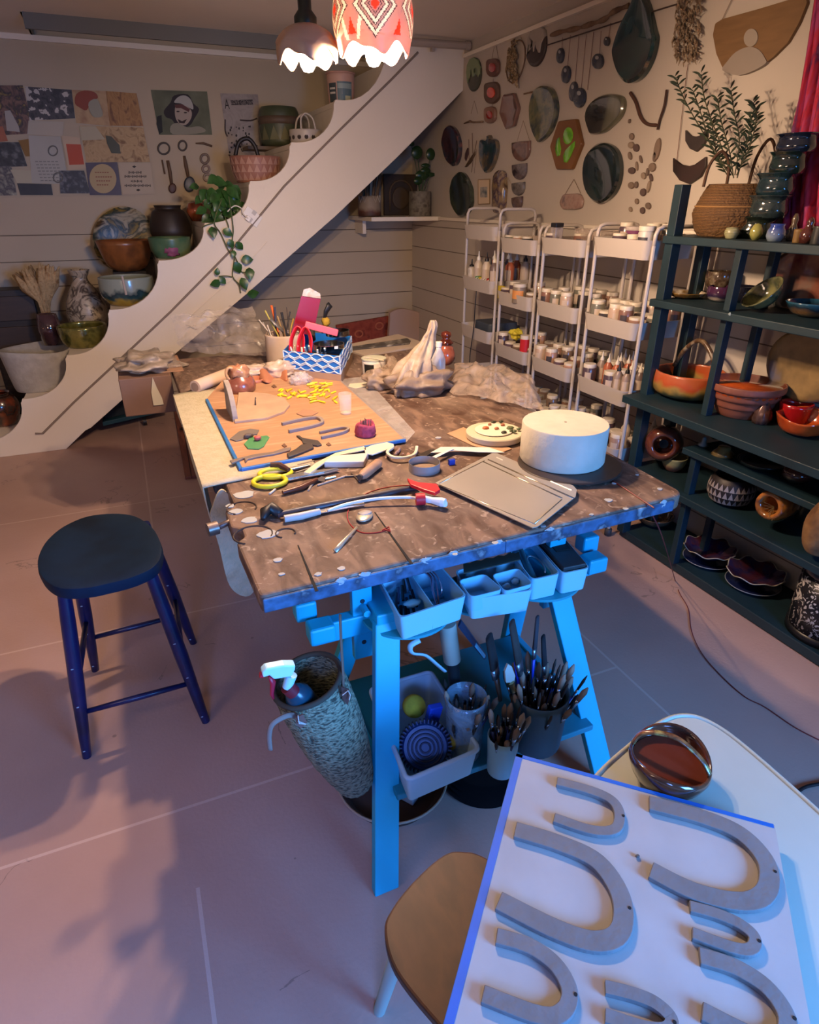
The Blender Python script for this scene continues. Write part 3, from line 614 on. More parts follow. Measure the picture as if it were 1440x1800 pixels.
mk('band', lathe([(r, 0), (r, .026), (r-.001, .026), (r-.001, 0)], 40, close=True), P('#a5a39f', .3, .45), mr, smooth=True, auto=True, world=False)
mk('base', lathe([(0, .001), (r-.002, .001), (r-.002, .004), (0, .004)], 32), P('#8a725c', .7), mr, world=False)
flatp('paper_strip', [(757,796),(775,786),(815,786),(860,787),(888,796),(840,795),(800,792),(778,795)], .0012, P('#dcd6c4', .6), 'long curling strip of white paper between the metal ring and the plaster disc', 'paper', zo=.014)
flatp('paper_strip', [(758,804),(790,789),(800,788),(765,806)], .0012, P('#e4ddc9', .6), 'short folded strip of white paper beside the metal ring', 'paper', zo=.018)
flatp('metal_scraper', [(733,800),(760,790),(768,792),(745,806)], .003, P('#453b33', .4, .5), 'dark metal blade lying under the short paper strip', 'blade', zo=.010)
one('blue_block', box(oz(794, 812, ZT+.009), (.020, .012, .018)), P('#20308c', .5), 'small dark blue plastic block beside the metal ring', 'block', bev=.002)
# ---- hammer, knife, spray nozzle, wire, spoon
hm = T('hammer', 'long dark hammer lying across the front of the table', 'hammer', oz(480, 900, ZT))
mk('shaft', tube(bez([oz(488, 905, ZT+.014), oz(560, 890, ZT+.013), oz(650, 873, ZT+.011), oz(735, 856, ZT+.010)], 5), .0085, 10, flat=.75), P('#33303a', .45), hm, smooth=True)
mk('head', tube([oz(462, 912, ZT+.014), oz(466, 900, ZT+.018), oz(478, 893, ZT+.020), oz(493, 903, ZT+.016)], [.006, .014, .016, .011], 12), P('#2b2726', .5, .4), hm, smooth=True)
pk = T('paring_knife', 'knife with a pale grey plastic handle lying in front of the hammer', 'knife', oz(530, 907, ZT))
rod('handle', [(500,912),(530,907),(562,899)], [.0095, .010, .0085], P('#b9b1a9', .45), None, None, par=pk, n=10)
flatp('blade', [(562,896),(600,891),(640,884),(641,888),(600,896),(563,903)], .002, P('#cfc9c2', .25, .9), par=pk, zo=.006, bev=0)
sp = T('spray_nozzle', 'red and white spray bottle nozzle with its clear tube lying on the table front', 'spray nozzle', oz(750, 878, ZT))
mk('dip_tube', tube(bez([oz(576, 898, ZT+.008), oz(610, 886, ZT+.012), oz(660, 877, ZT+.018), oz(710, 874, ZT+.020), oz(733, 876, ZT+.018)], 6), .0042, 8), P('#d9d4cf', .3), sp, smooth=True)
A, B = oz(731, 878, ZT+.018), oz(747, 877, ZT+.018)
mk('screw_cap', tube([A, B], .0155, 20), P('#c2202c', .4), sp, smooth=True, auto=True)
C_ = oz(783, 884, ZT+.017)
mk('body', tube([B, B+(C_-B)*.35, B+(C_-B)*.8, C_], [.010, .009, .013, .012], 8), P('#e6e2df', .35), sp, bev=.002)
mk('trigger', prism([oz(px, py, ZT+.022) for px, py in ((716,846),(735,853),(768,856),(774,866),(765,872),(745,866),(722,857))], (0, 0, .010)), P('#d0212c', .4), sp, bev=.002)
mk('nose', tube([C_-Vector((0, 0, .002)), oz(770, 886, ZT+.006)], [.009, .006], 8), P('#e6e2df', .35), sp)
rod('wire_loop', [(684,930),(664,936),(636,936),(616,922),(611,903),(622,884),(650,865),(690,855),(730,854),(745,862)], .0014, P('#a3271f', .4), 'loop of thin red wire lying round the spoon', 'wire', n=6)
one('wire_knot', tube([oz(672, 932, ZT+.004), oz(684, 926, ZT+.005), oz(686, 934, ZT+.005), oz(676, 930, ZT+.006)], .002, 6), P('#a3271f', .4), 'small red wire knot at the crack in the table', 'wire')
spn = T('spoon', 'metal spoon with pale clay in its bowl at the front of the table', 'spoon', oz(620, 935, ZT))
msp = P('#b8ab92', .35, .45)
mk('handle', tube([oz(589, 969, ZT+.003), oz(597, 960, ZT+.005), oz(612, 943, ZT+.009), oz(628, 926, ZT+.006)], [.0055, .0058, .0035, .003], 10, flat=.4), msp, spn, smooth=True)
c = oz(641, 907, ZT+.006); sa = (oz(652, 890, ZT)-oz(630, 924, ZT)); sa = math.atan2(sa.y, sa.x); mk('bowl', tf(blob((0, 0, 0), (.031, .020, .0055), .03, 2, 24, 10), TR(c) @ RZ(sa)), msp, spn, smooth=True)
mk('clay', blob(c+Vector((.004, .007, .0045)), (.017, .014, .0035), .3, 9), P('#a39a94', .6), spn, smooth=True)
# ---- metal tray
th_ = .0022
tray = T('metal_tray', 'flat silver sheet metal tray lying at the front right of the table', 'tray', oz(880, 870, ZT))
tc_ = [oz(px, py, ZT+.012) for px, py in ((766,850),(865,796),(1013,858),(1012,880),(940,930))]
msil = N(['#a49c90', '#b3aa9c'], 3, .42, .4)
mk('sheet', prism([oz(px, py, ZT+.010) for px, py in ((765,850),(866,797),(872,797),(1008,855),(1014,862),(1012,874),(945,927),(936,929))], (0, 0, th_)), msil, tray)
for a, b, r in (((858,808),(1008,876),.0028), ((850,812),(988,876),.0022), ((772,850),(852,810),.0016), ((988,878),(940,920),.0016), ((942,922),(772,852),.0012)):
    mk('pressed_rib', tube([oz(*a, ZT+.0125), oz(*b, ZT+.0125)], r, 6, flat=.6), P('#b5ab95', .25, .9), tray, smooth=True)
for a, b in (((873,804),(884,809)), ((968,846),(1005,862))): mk('slot', tube([oz(*a, ZT+.0125), oz(*b, ZT+.0125)], .0022, 6, flat=.5), P('#e3dccb', .3, .6), tray)
flatp('cardboard_piece', [(786,763),(815,752),(838,764),(900,790),(880,797),(830,784)], .003, P('#b98f6c', .8), 'piece of tan cardboard under the round dish', 'cardboard')
# ---- round dish with stones
c = oz(869, 769, ZT+.003); R = (oz(920, 765, ZT+.02)-oz(818, 765, ZT+.02)).length/2
ds = T('plaster_bat', 'cream round plaster bat behind the big plaster disc', 'bat', c)
mk('disc', lathe([(0, 0), (R*.94, 0), (R, .006), (R, .020), (R*.97, .023), (0, .023)], 48), P('#c9bd9f', .7), ds, smooth=True, auto=True, world=False)
pl_ = one('round_plate', lathe([(0, .0), (R*.62, 0), (R*.66, .003), (R*.64, .005), (0, .004)], 40, oz(868, 757, ZT+.0265)), P('#e0d6bd', .6), 'small cream plate of coloured stones on the plaster bat', 'plate', smooth=True, auto=True)
for i, (px, py, rr, cl) in enumerate([(854,752,.012,'#b8643a'), (873,753,.0085,'#a86a48'), (861,746,.007,'#a87a5c'), (884,747,.008,'#a5603c'), (868,742,.010,'#3a3a26'), (881,741,.009,'#3f3f2c'), (897,752,.014,'#56603e'), (886,760,.010,'#33362a'), (905,758,.008,'#566043'), (912,754,.008,'#616a4c'), (899,757,.007,'#4b5336')]):
    cc = oz(px, py, ZT+.034); o_ = one('stone', blob(cc, (rr, rr*.8, .005), .2, i, 12, 7), P(cl, .35, coat=.3), ['large orange stone at the left of the cream plate','pale orange stone in the middle of the plate','small pinkish stone behind the large orange one','orange brown stone at the back right of the plate','dark olive stone furthest back on the plate','second dark olive stone at the back of the plate','large round sage green stone on the plate','dark flat stone at the front of the plate','small sage stone at the front right of the plate','small sage stone at the right edge of the plate','little green stone between the sage stones'][i], 'stone', smooth=True)
# ---- big plaster disc on a banding wheel
c = oz(987, 826, ZT); Rw = (oz(1062, 815, ZT)-oz(912, 815, ZT)).length/2
bw = T('banding_wheel', 'low dark turntable under the big plaster disc', 'turntable', oz(1000, 822, ZT))
mk('base', lathe([(0, 0), (.085, 0), (.08, .004), (.03, .010), (0, .010)], 32), P('#2b2623', .5, .4), bw, smooth=True, auto=True, world=False)
mk('wheel', lathe([(0, .010), (.150, .010), (.151, .013), (.148, .016), (0, .016)], 56), P('#3b302a', .45, .2), bw, smooth=True, auto=True, world=False)
cb = oz(987, 806, ZT+.017); hd = hgt(cb, 66); Rd = 73*mpp(cb)
hd = hgt(cb, 64)
pd = T('plaster_disc', 'thick round plaster drum with a small centre hole on the turntable', 'plaster disc', cb)
mk('drum', lathe([(0, 0), (Rd*.97, 0), (Rd, .006), (Rd, hd-.004), (Rd*.985, hd), (0, hd)], 64), N(['#cfc6b4', '#c2b8a5'], 14, .75, bump=.15, bscale=60), pd, smooth=True, auto=True, world=False)
mk('centre_hole', lathe([(0, hd+.0003), (.004, hd+.0003), (.004, hd+.0008), (0, hd+.0008)], 12), P('#8a705a', .8), pd, world=False)
one('rubber_band', tube([(cb.x+.16*math.cos(a)+.01, cb.y-.02+.13*math.sin(a), ZT+.003) for a in [i*2*PI/30 for i in range(30)]], .0018, 6, closed=True), P('#6d2a22', .5), 'thin dark red cord lying round the turntable', 'cord')
rod('red_string', [(1150,893),(1060,835),(1040,838),(1005,832)], .0018, P('#7a2a25', .5), 'thin dark red cord running over the right end of the table', 'cord', n=6)
one('floor_cord', tube(bez([Vector((oz(1150,893,ZT).x, FRc.y-.006, ZT-.002)), oz(1157, 925, .70), oz(1168, 955, .5), oz(1180, 995, .25), oz(1187, 1020, .006), oz(1195, 1043, .005), oz(1210, 1070, .004), oz(1216, 1110, .004), oz(1235, 1150, .004), oz(1270, 1190, .004), oz(1310, 1225, .004), oz(1345, 1243, .004), oz(1400, 1280, .004), oz(1460, 1310, .004)], 6), .0018, 6), P('#6a1f22', .5), 'long thin dark red cord hanging off the table and trailing across the floor', 'cord', smooth=True)
one('black_cable', tube(bez([oz(1470, 1372, .01), oz(1440, 1378, .01), oz(1415, 1384, .01), oz(1395, 1398, .01)], 5), .005, 8), P('#141417', .5), 'short length of black cable on the floor at the right edge', 'cable', smooth=True)
# ================================================================ back half of the table
def pot(name, label, cat, px, py, z, wpx, hpx, prof, mat, group=None, n=28, c=None, fn=None, root=True, auto=False):
    """thrown vessel: prof is (radius 0..1, height 0..1); base centre at a pixel on a surface of height z"""
    auto_c = c is None; c = oz(px, py, z) if auto_c else Vector(c); s = mpp(c); R = wpx*s/2
    if auto_c and c.x > 1.9 and c.x+R > 2.31:        # keep it clear of the wall behind the shelves
        for _ in range(3):
            X = 2.31-R; c = Vector((X, ox(px, py, X).y, z)); R = wpx*mpp(c)/2
    H = hgt(c, hpx)
    g = lathe([(r*R, h*H) for r, h in prof], n, (0, 0, 0), fn)
    t = T(name, label, cat, c, 0, group); t['R'] = R; t['H'] = H
    mk('body', g, mat, t, smooth=True, auto=auto, world=False); return t
def vessel(outer, th=.06, bottom=.06):
    """open profile from an outer curve"""
    o = [(v.x, v.y) for v in bez([(r, h, 0) for r, h in outer], 4)]
    inn = [(max(r-th, .0), h) for r, h in reversed(o) if h > bottom+.02]
    return [(0, 0)]+o+inn+[(0, bottom)]
BOWL = vessel([(.45, 0), (.6, .12), (.85, .45), (1.0, 1.0)], .05, .1)
BOWLR = vessel([(.5, 0), (.8, .15), (1.0, .5), (.97, .85), (.93, 1.0)], .06, .08)
CYL = vessel([(.9, 0), (1, .04), (1, .96), (.98, 1.0)], .08, .05)
JARP = vessel([(.5, 0), (.75, .15), (1.0, .55), (.85, .85), (.62, .93), (.7, 1.0)], .06, .05)
TUMB = vessel([(.78, 0), (.85, .1), (1, 1)], .08, .05)
# --- tool pot with pens and wooden tools
tp_ = pot('tool_pot', 'cream clay pot crammed with pencils and tools at the back of the table', 'pot', 503, 640, ZT, 64, 52, CYL, N(['#b6a08e', '#c6b19e'], 9, .8))
TC = Vector(tp_.location); TH_ = tp_['H']; TRr = tp_['R']
def stick(name, tip, base, r, mat, label, cat, group=None, n=8): return one(name, tube([base, tip], r, n), mat, label, cat, group, smooth=True, auto=True)
def stk(px, py, dy=0): return oy(px, py, TC.y+dy)
sl = [((455,562), 'thin pale stick leaning furthest left in the tool pot', '#b9a992', .003), ((462,566), 'second thin pale stick at the left of the tool pot', '#a89780', .003), ((470,571), 'third thin pale stick at the left of the tool pot', '#c2b49f', .003), ((466,546), 'yellow pencil at the left of the tool pot', '#a89a4c', .004), ((477,537), 'orange pen standing upright in the tool pot', '#d2622c', .0055), ((483,540), 'dark blue pen beside the orange one', '#31344a', .0045), ((495,549), 'black tool handle slanting left in the tool pot', '#1e1e20', .006), ((504,540), 'thin dark wire tool rising at the centre of the tool pot', '#4a4038', .0025), ((510,548), 'dark grey metal tool near the red folder', '#36322f', .004), ((498,560), 'brown wooden tool in the middle of the tool pot', '#7d5c3a', .005), ((488,556), 'tan pencil leaning behind the grey knife', '#9c8056', .004), ((516,560), 'short yellow ochre tool at the right of the tool pot', '#b08a3a', .004)]
for i, ((px, py), lb, cl, r) in enumerate(sl):
    a = i*1.9; base = TC+Vector((TRr*.5*math.cos(a)*.8+(.01 if px > 490 else -.005), TRr*.45*math.sin(a), .012)); stick(['stick', 'stick', 'stick', 'pencil', 'pen', 'pen', 'black_tool', 'wire_tool', 'metal_tool', 'wooden_tool', 'pencil', 'wooden_tool'][i], stk(px, py, .015*math.sin(a)), base, [r*.8, r], P(cl, .5), lb, 'tool')
one('utility_knife', tube([stk(475, 561, -.02), stk(490, 575, -.025), stk(508, 590, -.01)], [.007, .010, .008], 8, flat=.5), P('#6d6a68', .4, .4), 'grey utility knife leaning across the front of the tool pot', 'knife', smooth=True)
rd = T('red_folder', 'dark red transparent plastic folder standing up behind the blue box', 'folder', stk(530, 600, .03))
q = [stk(px, py, .05) for px, py in ((513,583),(530,520),(564,525),(550,590))]
mk('sleeve', prism(q, (0, .006, 0)), P('#8c1a2e', .25, coat=.5), rd)
q = [stk(px, py, .05) for px, py in ((531,521),(534,509),(545,506),(563,516),(564,526))]
mk('clear_edge', prism(q, (0, .003, 0)), film('#e6d4c8', .5), rd)
# --- blue patterned box
zb2 = ZT+.001
B0, B1, B2 = oz(501, 664, zb2), oz(600, 676, zb2), oz(620, 634, zb2); B3 = B0+(B2-B1)
hb = hgt(B1, 17); hB = hgt(B0, 48)
bx = T('patterned_box', 'open cardboard box with a blue and white lattice pattern', 'box', (B0+B2)/2)
def shell(q, h0, h1, t, nm, m):
    for i in range(4):
        a, b = q[i], q[(i+1) % 4]; d = (b-a).normalized(); nn = Vector((-d.y, d.x, 0))*t
        if nn.dot((q[0]+q[2])/2-a) < 0: nn = -nn
        mk(nm, prism([a+Vector((0, 0, h0)), b+Vector((0, 0, h0)), b+nn+Vector((0, 0, h0)), a+nn+Vector((0, 0, h0))], (0, 0, h1-h0)), m, bx)
mblue = P('#1c6fc0', .4); mlat = P('#b8c4cc', .5)
shell([B0, B1, B2, B3], 0, hb, .003, 'cardboard_base', P('#a38468', .8))
ins = [B0+(B2-B0)*.008, B1+(B3-B1)*.008, B2+(B0-B2)*.008, B3+(B1-B3)*.008]
shell(ins, hb*.6, hB, .003, 'blue_side', mblue)
mk('inner_floor', prism([p+Vector((0, 0, .01)) for p in ins], (0, 0, .003)), P('#6c5a4c', .8), bx)
for (a, b, nc) in ((ins[0], ins[1], 5), (ins[1], ins[2], 3)):
    d = (b-a); nn = Vector((d.y, -d.x, 0)).normalized()*.0008; rows = 3; z0, z1 = hb+.002, hB-.002
    for r in range(rows):
        for k in range(nc+1):
            u = (k+(.5 if r % 2 else 0))/nc
            if u > 1: continue
            cx, cz = u, z0+(z1-z0)*(r+.5)/rows; hw, hh = .5/nc, (z1-z0)/rows*.62
            pts = [(cx+hw, cz-.2*hh), (cx+hw, cz+.2*hh), (cx+.35*hw, cz+hh*.75), (cx, cz+hh), (cx-.35*hw, cz+hh*.75), (cx-hw, cz+.2*hh), (cx-hw, cz-.2*hh), (cx-.35*hw, cz-hh*.75), (cx, cz-hh), (cx+.35*hw, cz-hh*.75)]
            pts = [(min(1, max(0, x)), min(z1, max(z0, z))) for x, z in pts]
            mk('lattice_line', tube([a+d*x+nn+Vector((0, 0, z)) for x, z in pts], 0.0032, 4, closed=True), mlat, bx)
# contents of the box
cx_ = (ins[0]+ins[2])/2
def inb(u, v, z): return ins[0]+(ins[1]-ins[0])*u+(ins[3]-ins[0])*v+Vector((0, 0, z))
for i, u in enumerate((.22, .36)):
    pts = [inb(u-.13, .12, hB-.02), inb(u-.10, .14, hB+.040), inb(u+.0, .2, hB+.085), inb(u+.08, .22, hB+.045), inb(u+.06, .2, hB-.02)]
    one('red_strap', tube(bez(pts, 6), [.017]*25, 8, flat=.25), P('#c41e2a', .35), ['bright red strap loop at the left inside the blue box', 'second bright red strap loop inside the blue box'][i], 'strap', smooth=True)
one('pink_block', tf(box((0, 0, 0), (.15, .09, .030)), TR(inb(.55, .55, hB+.060)) @ RZ(-.25) @ RX(-.15) @ RY(.28)), P('#cf5263', .5), 'pink foam block resting tilted on the blue box', 'foam block', bev=.003)
for nm, u, v, rr, z, lb in (('round_tin', .74, .30, .068, hB-.004, 'open round silver tin resting on the front of the blue box'), ('round_tin', .80, .74, .055, hB+.02, 'round silver tin lid at the back corner of the blue box')):
    t = T(nm, lb, 'tin', inb(u, v, z)); mk('wall', lathe([(0, 0), (rr, 0), (rr, .022), (rr*1.02, .024), (rr*.96, .024), (rr*.95, .003), (0, .003)], 36), P('#8a8a88', .2, 1), t, smooth=True, auto=True, world=False)
    if rr > .06: mk('label', box((rr*.2, -rr*.98, .018), (.016, .004, .012)), P('#d8d4cc', .5), t, world=False)
for i in range(9): one('paper_stub', tube([inb(.12+.06*i+(.1 if i > 5 else 0), .12+.05*(i % 3), hB-.02), inb(.10+.065*i+(.1 if i > 5 else 0), .10+.04*(i % 2), hB+.008+.004*(i % 3))], .004, 6), P('#ddd8b8' if i % 2 else '#e8e4d8', .6), 'pale rolled stub peeking over the front rim of the blue box', 'stub', 'pale stubs in the blue box')
bkh = stk(576, 533, .12); one('black_brush', tube([oz(566, 590, ZT+.05), oy(570, 565, bkh.y), oy(573, 548, bkh.y), oy(579, 538, bkh.y), bkh], [.007, .009, .016, .022, .012], 10, flat=.55), P('#191a1e', .5), 'black handled brush standing upright behind the blue box', 'brush', smooth=True)
one('yellow_sponge', blob(oy(573, 566, bkh.y), (.022, .018, .024), .3, 4), N(['#b8922a', '#8f6f24'], 40, .9), 'mustard yellow sponge behind the blue box', 'sponge', smooth=True)
one('cream_pot', lathe([(0, 0), (.024, 0), (.027, .09), (.023, .09), (.02, .02), (0, .02)], 24, oz(572, 622, ZT)), P('#cdbfae', .6), 'small cream pot holding the black brush behind the blue box', 'pot', smooth=True, auto=True)
one('blue_bottle_cap', tube([inb(.30, .75, hB-.01), inb(.26, .85, hB+.03)], .016, 12), P('#2a2620', .6), 'dark roll standing inside the blue box behind the red straps', 'roll', smooth=True, auto=True)
# --- clear crumpled wrapper, white tub, ruler
one('clear_wrapper', blob(oz(528, 668, ZT+.03), (.045, .03, .032), .5, 21, 30, 20, 5), film('#e8e2dc', .35, .05), 'crumpled piece of clear plastic wrapper in front of the blue box', 'wrapper', smooth=True)
one('clear_wrapper', blob(oz(538, 640, ZT+.05), (.018, .014, .03), .5, 33, 24, 16, 5), film('#e8e2dc', .3, .05), 'upright twist of clear plastic wrapper against the blue box', 'wrapper', smooth=True)
wt = pot('white_tub', 'white plastic tub with a black label beside the blue box', 'tub', 658, 664, ZT, 42, 34, vessel([(.88, 0), (.92, .1), (1, 1)], .04, .05), P('#d9cfc0', .5))
R, H = wt['R'], wt['H']
mk('lid', lathe([(R*1.03, H*.97), (R*1.03, H*1.03), (0, H*1.04)], 28), P('#b5b59e', .5), wt, smooth=True, auto=True, world=False)
mk('label', lathe([(R*.935, H*.18), (R*.99, H*.78)], 10, (0, 0, 0), lambda r, z, a, j: (r+.0008, z)) if False else ([Vector((R*(.94+.05*v)*math.cos(a)+0, R*(.94+.05*v)*math.sin(a), H*(.15+.65*v))) for v in (0, 1) for a in [3.45+.9*i/8 for i in range(9)]], [(i, i+1, i+10, i+9) for i in range(8)]), P('#14120f', .5), wt, world=False, solid=.0016)
rod('brush_on_tub', [(640,628),(655,630),(675,634)], .002, P('#c8b79f', .6), 'thin pale stick resting across the white tub', 'stick', z=ZT+H, zo=.004)
lr = T('long_blade', 'long dark paint-marked blade lying at the far end of the table', 'ruler', oz(670, 606, ZT))
flatp('blade', [(618,611),(716,596),(722,600),(720,605),(620,616)], .006, N(['#39342f', '#4b443c', '#a29a8c'], 30, .5, lo=.3, hi=.75), par=lr, zo=.012)
flatp('pale_board', [(612,618),(604,610),(700,590),(742,604),(735,612),(640,628)], .010, P('#a59482', .8), 'pale flat board lying under the long dark blade', 'board')
flatp('scrap_paper', [(615,675),(655,672),(650,679),(625,683),(612,680)], .002, P('#cfc2a6', .7), 'pale scrap of paper beside the white tub', 'paper')
flatp('clear_sheet', [(592,668),(640,662),(730,760),(712,780)], .0012, film('#d8cfc8', .28), 'sheet of clear plastic lying along the right side of the plywood board', 'plastic sheet')
for i, (a, b) in enumerate([((300+160, 672),(478,690)), ((455,668),(505,678)), ((492,664),(450,688)), ((470,690),(500,683))]):
    rod('thin_stick', [a, b], .0022, P('#b79f88', .7), ['thin wooden stick between the vase and the blue box', 'thin stick lying crossed in front of the blue box', 'third thin stick in front of the clear wrapper', 'short stick by the back edge of the plywood board'][i], 'stick')
# --- long roller tube, small vase, clay wrapped in plastic
ct = T('cardboard_tube', 'pale thick roller tube lying at the back left of the table', 'tube', oz(365, 680, ZT))
A, B = oz(343, 680, ZT+.026), oz(400, 658, ZT+.026)
mk('tube_wall', tube([A, B], .026, 24), P('#c2a993', .7), ct, smooth=True, auto=True)
d = (A-B).normalized(); mk('end', tube([A+d*.0005, A+d*.002], .018, 20), P('#8d7462', .8), ct)
vp = T('bottle_vase', 'small reddish brown vase with a cream drip collar beside the standing arch', 'vase', oz(425, 693, ZT))
c = vp.location; s = mpp(c)
mk('body', lathe([(0, 0), (18*s, 0), (25*s, 8*s), (27*s, 18*s), (22*s, 30*s), (12*s, 38*s), (9*s, 44*s), (11*s, 48*s), (8*s, 48*s), (0, 40*s)], 32), N(['#6e3a2a', '#8f5440', '#4f2a20'], 16, .25, coat=.6), vp, smooth=True, world=False)
mk('drip_collar', blob((0, -4*s, 40*s), (17*s, 15*s, 13*s), .5, 12, 20, 12, 3), N(['#c2a47c', '#a9795a', '#8d5238'], 20, .3, coat=.4), vp, smooth=True, world=False)
mk('ring_handle', tube([(-16*s+7*s*math.cos(a), -8*s, 40*s+10*s*math.sin(a)) for a in [i*PI/8 for i in range(16)]], 2.6*s, 8, closed=True), P('#b98f62', .3), vp, smooth=True, world=False)
one('scooped_dish', lathe([(0, 0), (.030, .004), (.044, .028), (.041, .028), (.026, .008), (0, .006)], 28, oz(448, 676, ZT+.002)), N(['#a2573a', '#b87a5a'], 14, .4), 'small shallow terracotta dish beside the brown vase', 'dish', smooth=True)
one('wrapped_clay', join(blob(oz(440, 655, ZT+.03), (.11, .05, .032), .5, 3, 30, 18, 3), blob(oz(498, 650, ZT+.035), (.09, .055, .042), .45, 8, 30, 18, 3)), film('#d9bfa6', .75, .2), 'bundle of clay in clear plastic between the vase and the blue box', 'plastic bundle', smooth=True)
one('leather_piece', sheet(lambda u, v: oz(455+50*u, 668-24*v+6*math.sin(3*u), ZT+.012+.03*v+.012*math.sin(7*u+v)), 16, 6), P('#b0714f', .7), 'curled piece of terracotta coloured leather in front of the blue box', 'leather', solid=.003, smooth=True)
# --- crumpled clear bags
def bagsheet(pts, z, amp, seed, nu=40, nv=22, hgt_=.05):
    (a, b, c_, d_) = [Vector(p) for p in pts]
    def f(u, v):
        p = (a*(1-u)+b*u)*(1-v)+(d_*(1-u)+c_*u)*v
        k = mn.noise(Vector((u*5+seed, v*4, seed)))+.25*mn.noise(Vector((u*13, v*11+seed, 2)))-.5*abs(mn.noise(Vector((u*9+v*3, v*7+seed, 4))))
        e = math.sin(PI*u)**.5*math.sin(PI*v)**.5 if 0 < u < 1 and 0 < v < 1 else 0
        return p+Vector((.02*mn.noise(Vector((u*6, v*6, seed+9))), .02*mn.noise(Vector((u*6, v*6, seed+5))), amp*(k+.35)*(.3+.7*e)+hgt_*e))
    g = sheet(f, nu, nv)
    lo = min(v.z for v in g[0])
    if z is not None and lo < z+.002: g = ([v if v.z > z+.002 else Vector((v.x, v.y, z+.002+.0005*abs(v.x))) for v in g[0]], g[1])
    return g
# big bag of clay: slumped body with drawn-up neck
def clay_bag():
    c = oz(735, 700, ZT); V, Fc = [], []; n, m = 64, 34
    for j in range(m+1):
        v = j/m
        for i in range(n):
            a = 2*PI*i/n
            # radius profile: wide slump then narrow neck toward upper right
            if v < .5: r = .105+.03*math.sin(v*2*PI*.5); z = .105*v/.5; off = Vector((0, 0, 0))
            else:
                k = (v-.5)/.5; r = .118*(1-k)**1.4+.014+.006*math.sin(k*20); z = .105+.13*k; off = Vector((.035*k, .02*k, 0))
            if v < .12: r = .105*(.75+.25*v/.12)
            fold = .5*mn.noise(Vector((math.cos(a)*2.2+off.x, math.sin(a)*2.2, v*3)))+.28*math.sin(a*9+5*mn.noise(Vector((v*3, a, 0))))*(v if v > .3 else .2)*.7+.25*mn.noise(Vector((math.cos(a)*6, math.sin(a)*6, v*8)))
            rr = r*(1+.42*fold); V.append(c+off+Vector((rr*1.05*math.cos(a), rr*.95*math.sin(a), max(.001, z*(1+.12*mn.noise(Vector((a, v*4, 3))))))))
    for j in range(m):
        for i in range(n): k = (i+1) % n; Fc.append((j*n+i, j*n+k, (j+1)*n+k, (j+1)*n+i))
    Fc.append(tuple(reversed(range(n)))); Fc.append(tuple(m*n+i for i in range(n)))
    return V, Fc
mbag = film('#a08a76', .95, .5)
cb_ = T('clay_bag', 'large plastic bag of clay twisted up to a point on the table', 'bag', oz(735, 700, ZT))
def bagpart(px, py, z, rx, ry, rz, seed, amp=.5): return blob(oz(px, py, z), (rx, ry, rz), amp, seed, 44, 28, 2.6)
c0 = oz(738, 690, ZT)
def lump(c, r, seed, amp=.45):
    V, Fc = blob((0, 0, 0), r, amp, seed, 48, 30, 2.3); V = [v*(1+.05*mn.noise(v*40)-.12*abs(mn.noise(v*16+Vector((seed,0,0))))) for v in V]; V = [Vector((v.x, v.y, max(v.z, -c[2]+ZT+.002+.0)))+Vector(c) for v in V]; return V, Fc
mk('clay_lump', lump((c0.x+.005, c0.y, ZT+.035), (.140, .085, .066), 3), film('#8c7866', 1.6, .5), cb_, smooth=True)
mk('bag_side', lump((oz(682, 690, ZT).x, oz(682, 680, ZT).y, ZT+.035), (.075, .06, .045), 8), mbag, cb_, smooth=True)
def neck():
    axis = [oz(722, 668, ZT+.05), oy(730, 640, c0.y+.02), oy(742, 620, c0.y+.04), oy(752, 600, c0.y+.05), oy(758, 585, c0.y+.05), oy(762, 573, c0.y+.05), oy(762, 563, c0.y+.05)]
    rs = [.085, .062, .043, .028, .020, .017, .011]; V, Fc = [], []; n = 48; ax = bez(axis, 5); m = len(ax)
    for j, p in enumerate(ax):
        t = j/(m-1)*6; i0 = min(5, int(t)); r = rs[i0]+(rs[i0+1]-rs[i0])*(t-i0)
        for i in range(n):
            a = 2*PI*i/n; q = r*(1+.22*math.sin(a*7+j*.25)+.25*mn.noise(Vector((math.cos(a)*2, math.sin(a)*2, j*.25)))); V.append(p+Vector((q*math.cos(a), q*math.sin(a)*.8, 0)))
    for j in range(m-1):
        for i in range(n): k = (i+1) % n; Fc.append((j*n+i, j*n+k, (j+1)*n+k, (j+1)*n+i))
    Fc.append(tuple((m-1)*n+i for i in range(n))); return V, Fc
mk('gathered_neck', neck(), film('#b7a28c', .85, .45), cb_, smooth=True)
nb = T('water_bottle', 'white capped plastic bottle standing behind the twisted clay bag', 'bottle', oz(770, 668, ZT))
s = mpp(nb.location); mk('body', lathe([(0, 0), (.030, 0), (.032, .01), (.031, .09), (.022, .115), (.012, .135), (.012, .15)], 24), film('#e8e0d6', .8, .2), nb, smooth=True, world=False)
mk('cap', lathe([(.014, .145), (.015, .165), (0, .167)], 16), P('#e6ddcf', .5), nb, smooth=True, auto=True, world=False)
one('plastic_bag', bagsheet([oz(790, 690, ZT+.01), oz(955, 722, ZT+.01), oz(935, 662, ZT+.01), oz(800, 640, ZT+.01)], ZT, .04, 2, 60, 34, .035), film('#a89484', .55, .45), 'crumpled clear plastic bag spread to the right of the clay bag', 'bag', smooth=True)
one('plastic_bag', bagsheet([oz(640, 668, ZT+.01), oz(720, 692, ZT+.01), oz(715, 650, ZT+.01), oz(668, 640, ZT+.01)], ZT, .05, 6, 40, 24, .04), film('#a8927e', .55, .45), 'crumpled clear plastic bag spread to the left of the clay bag', 'bag', smooth=True)
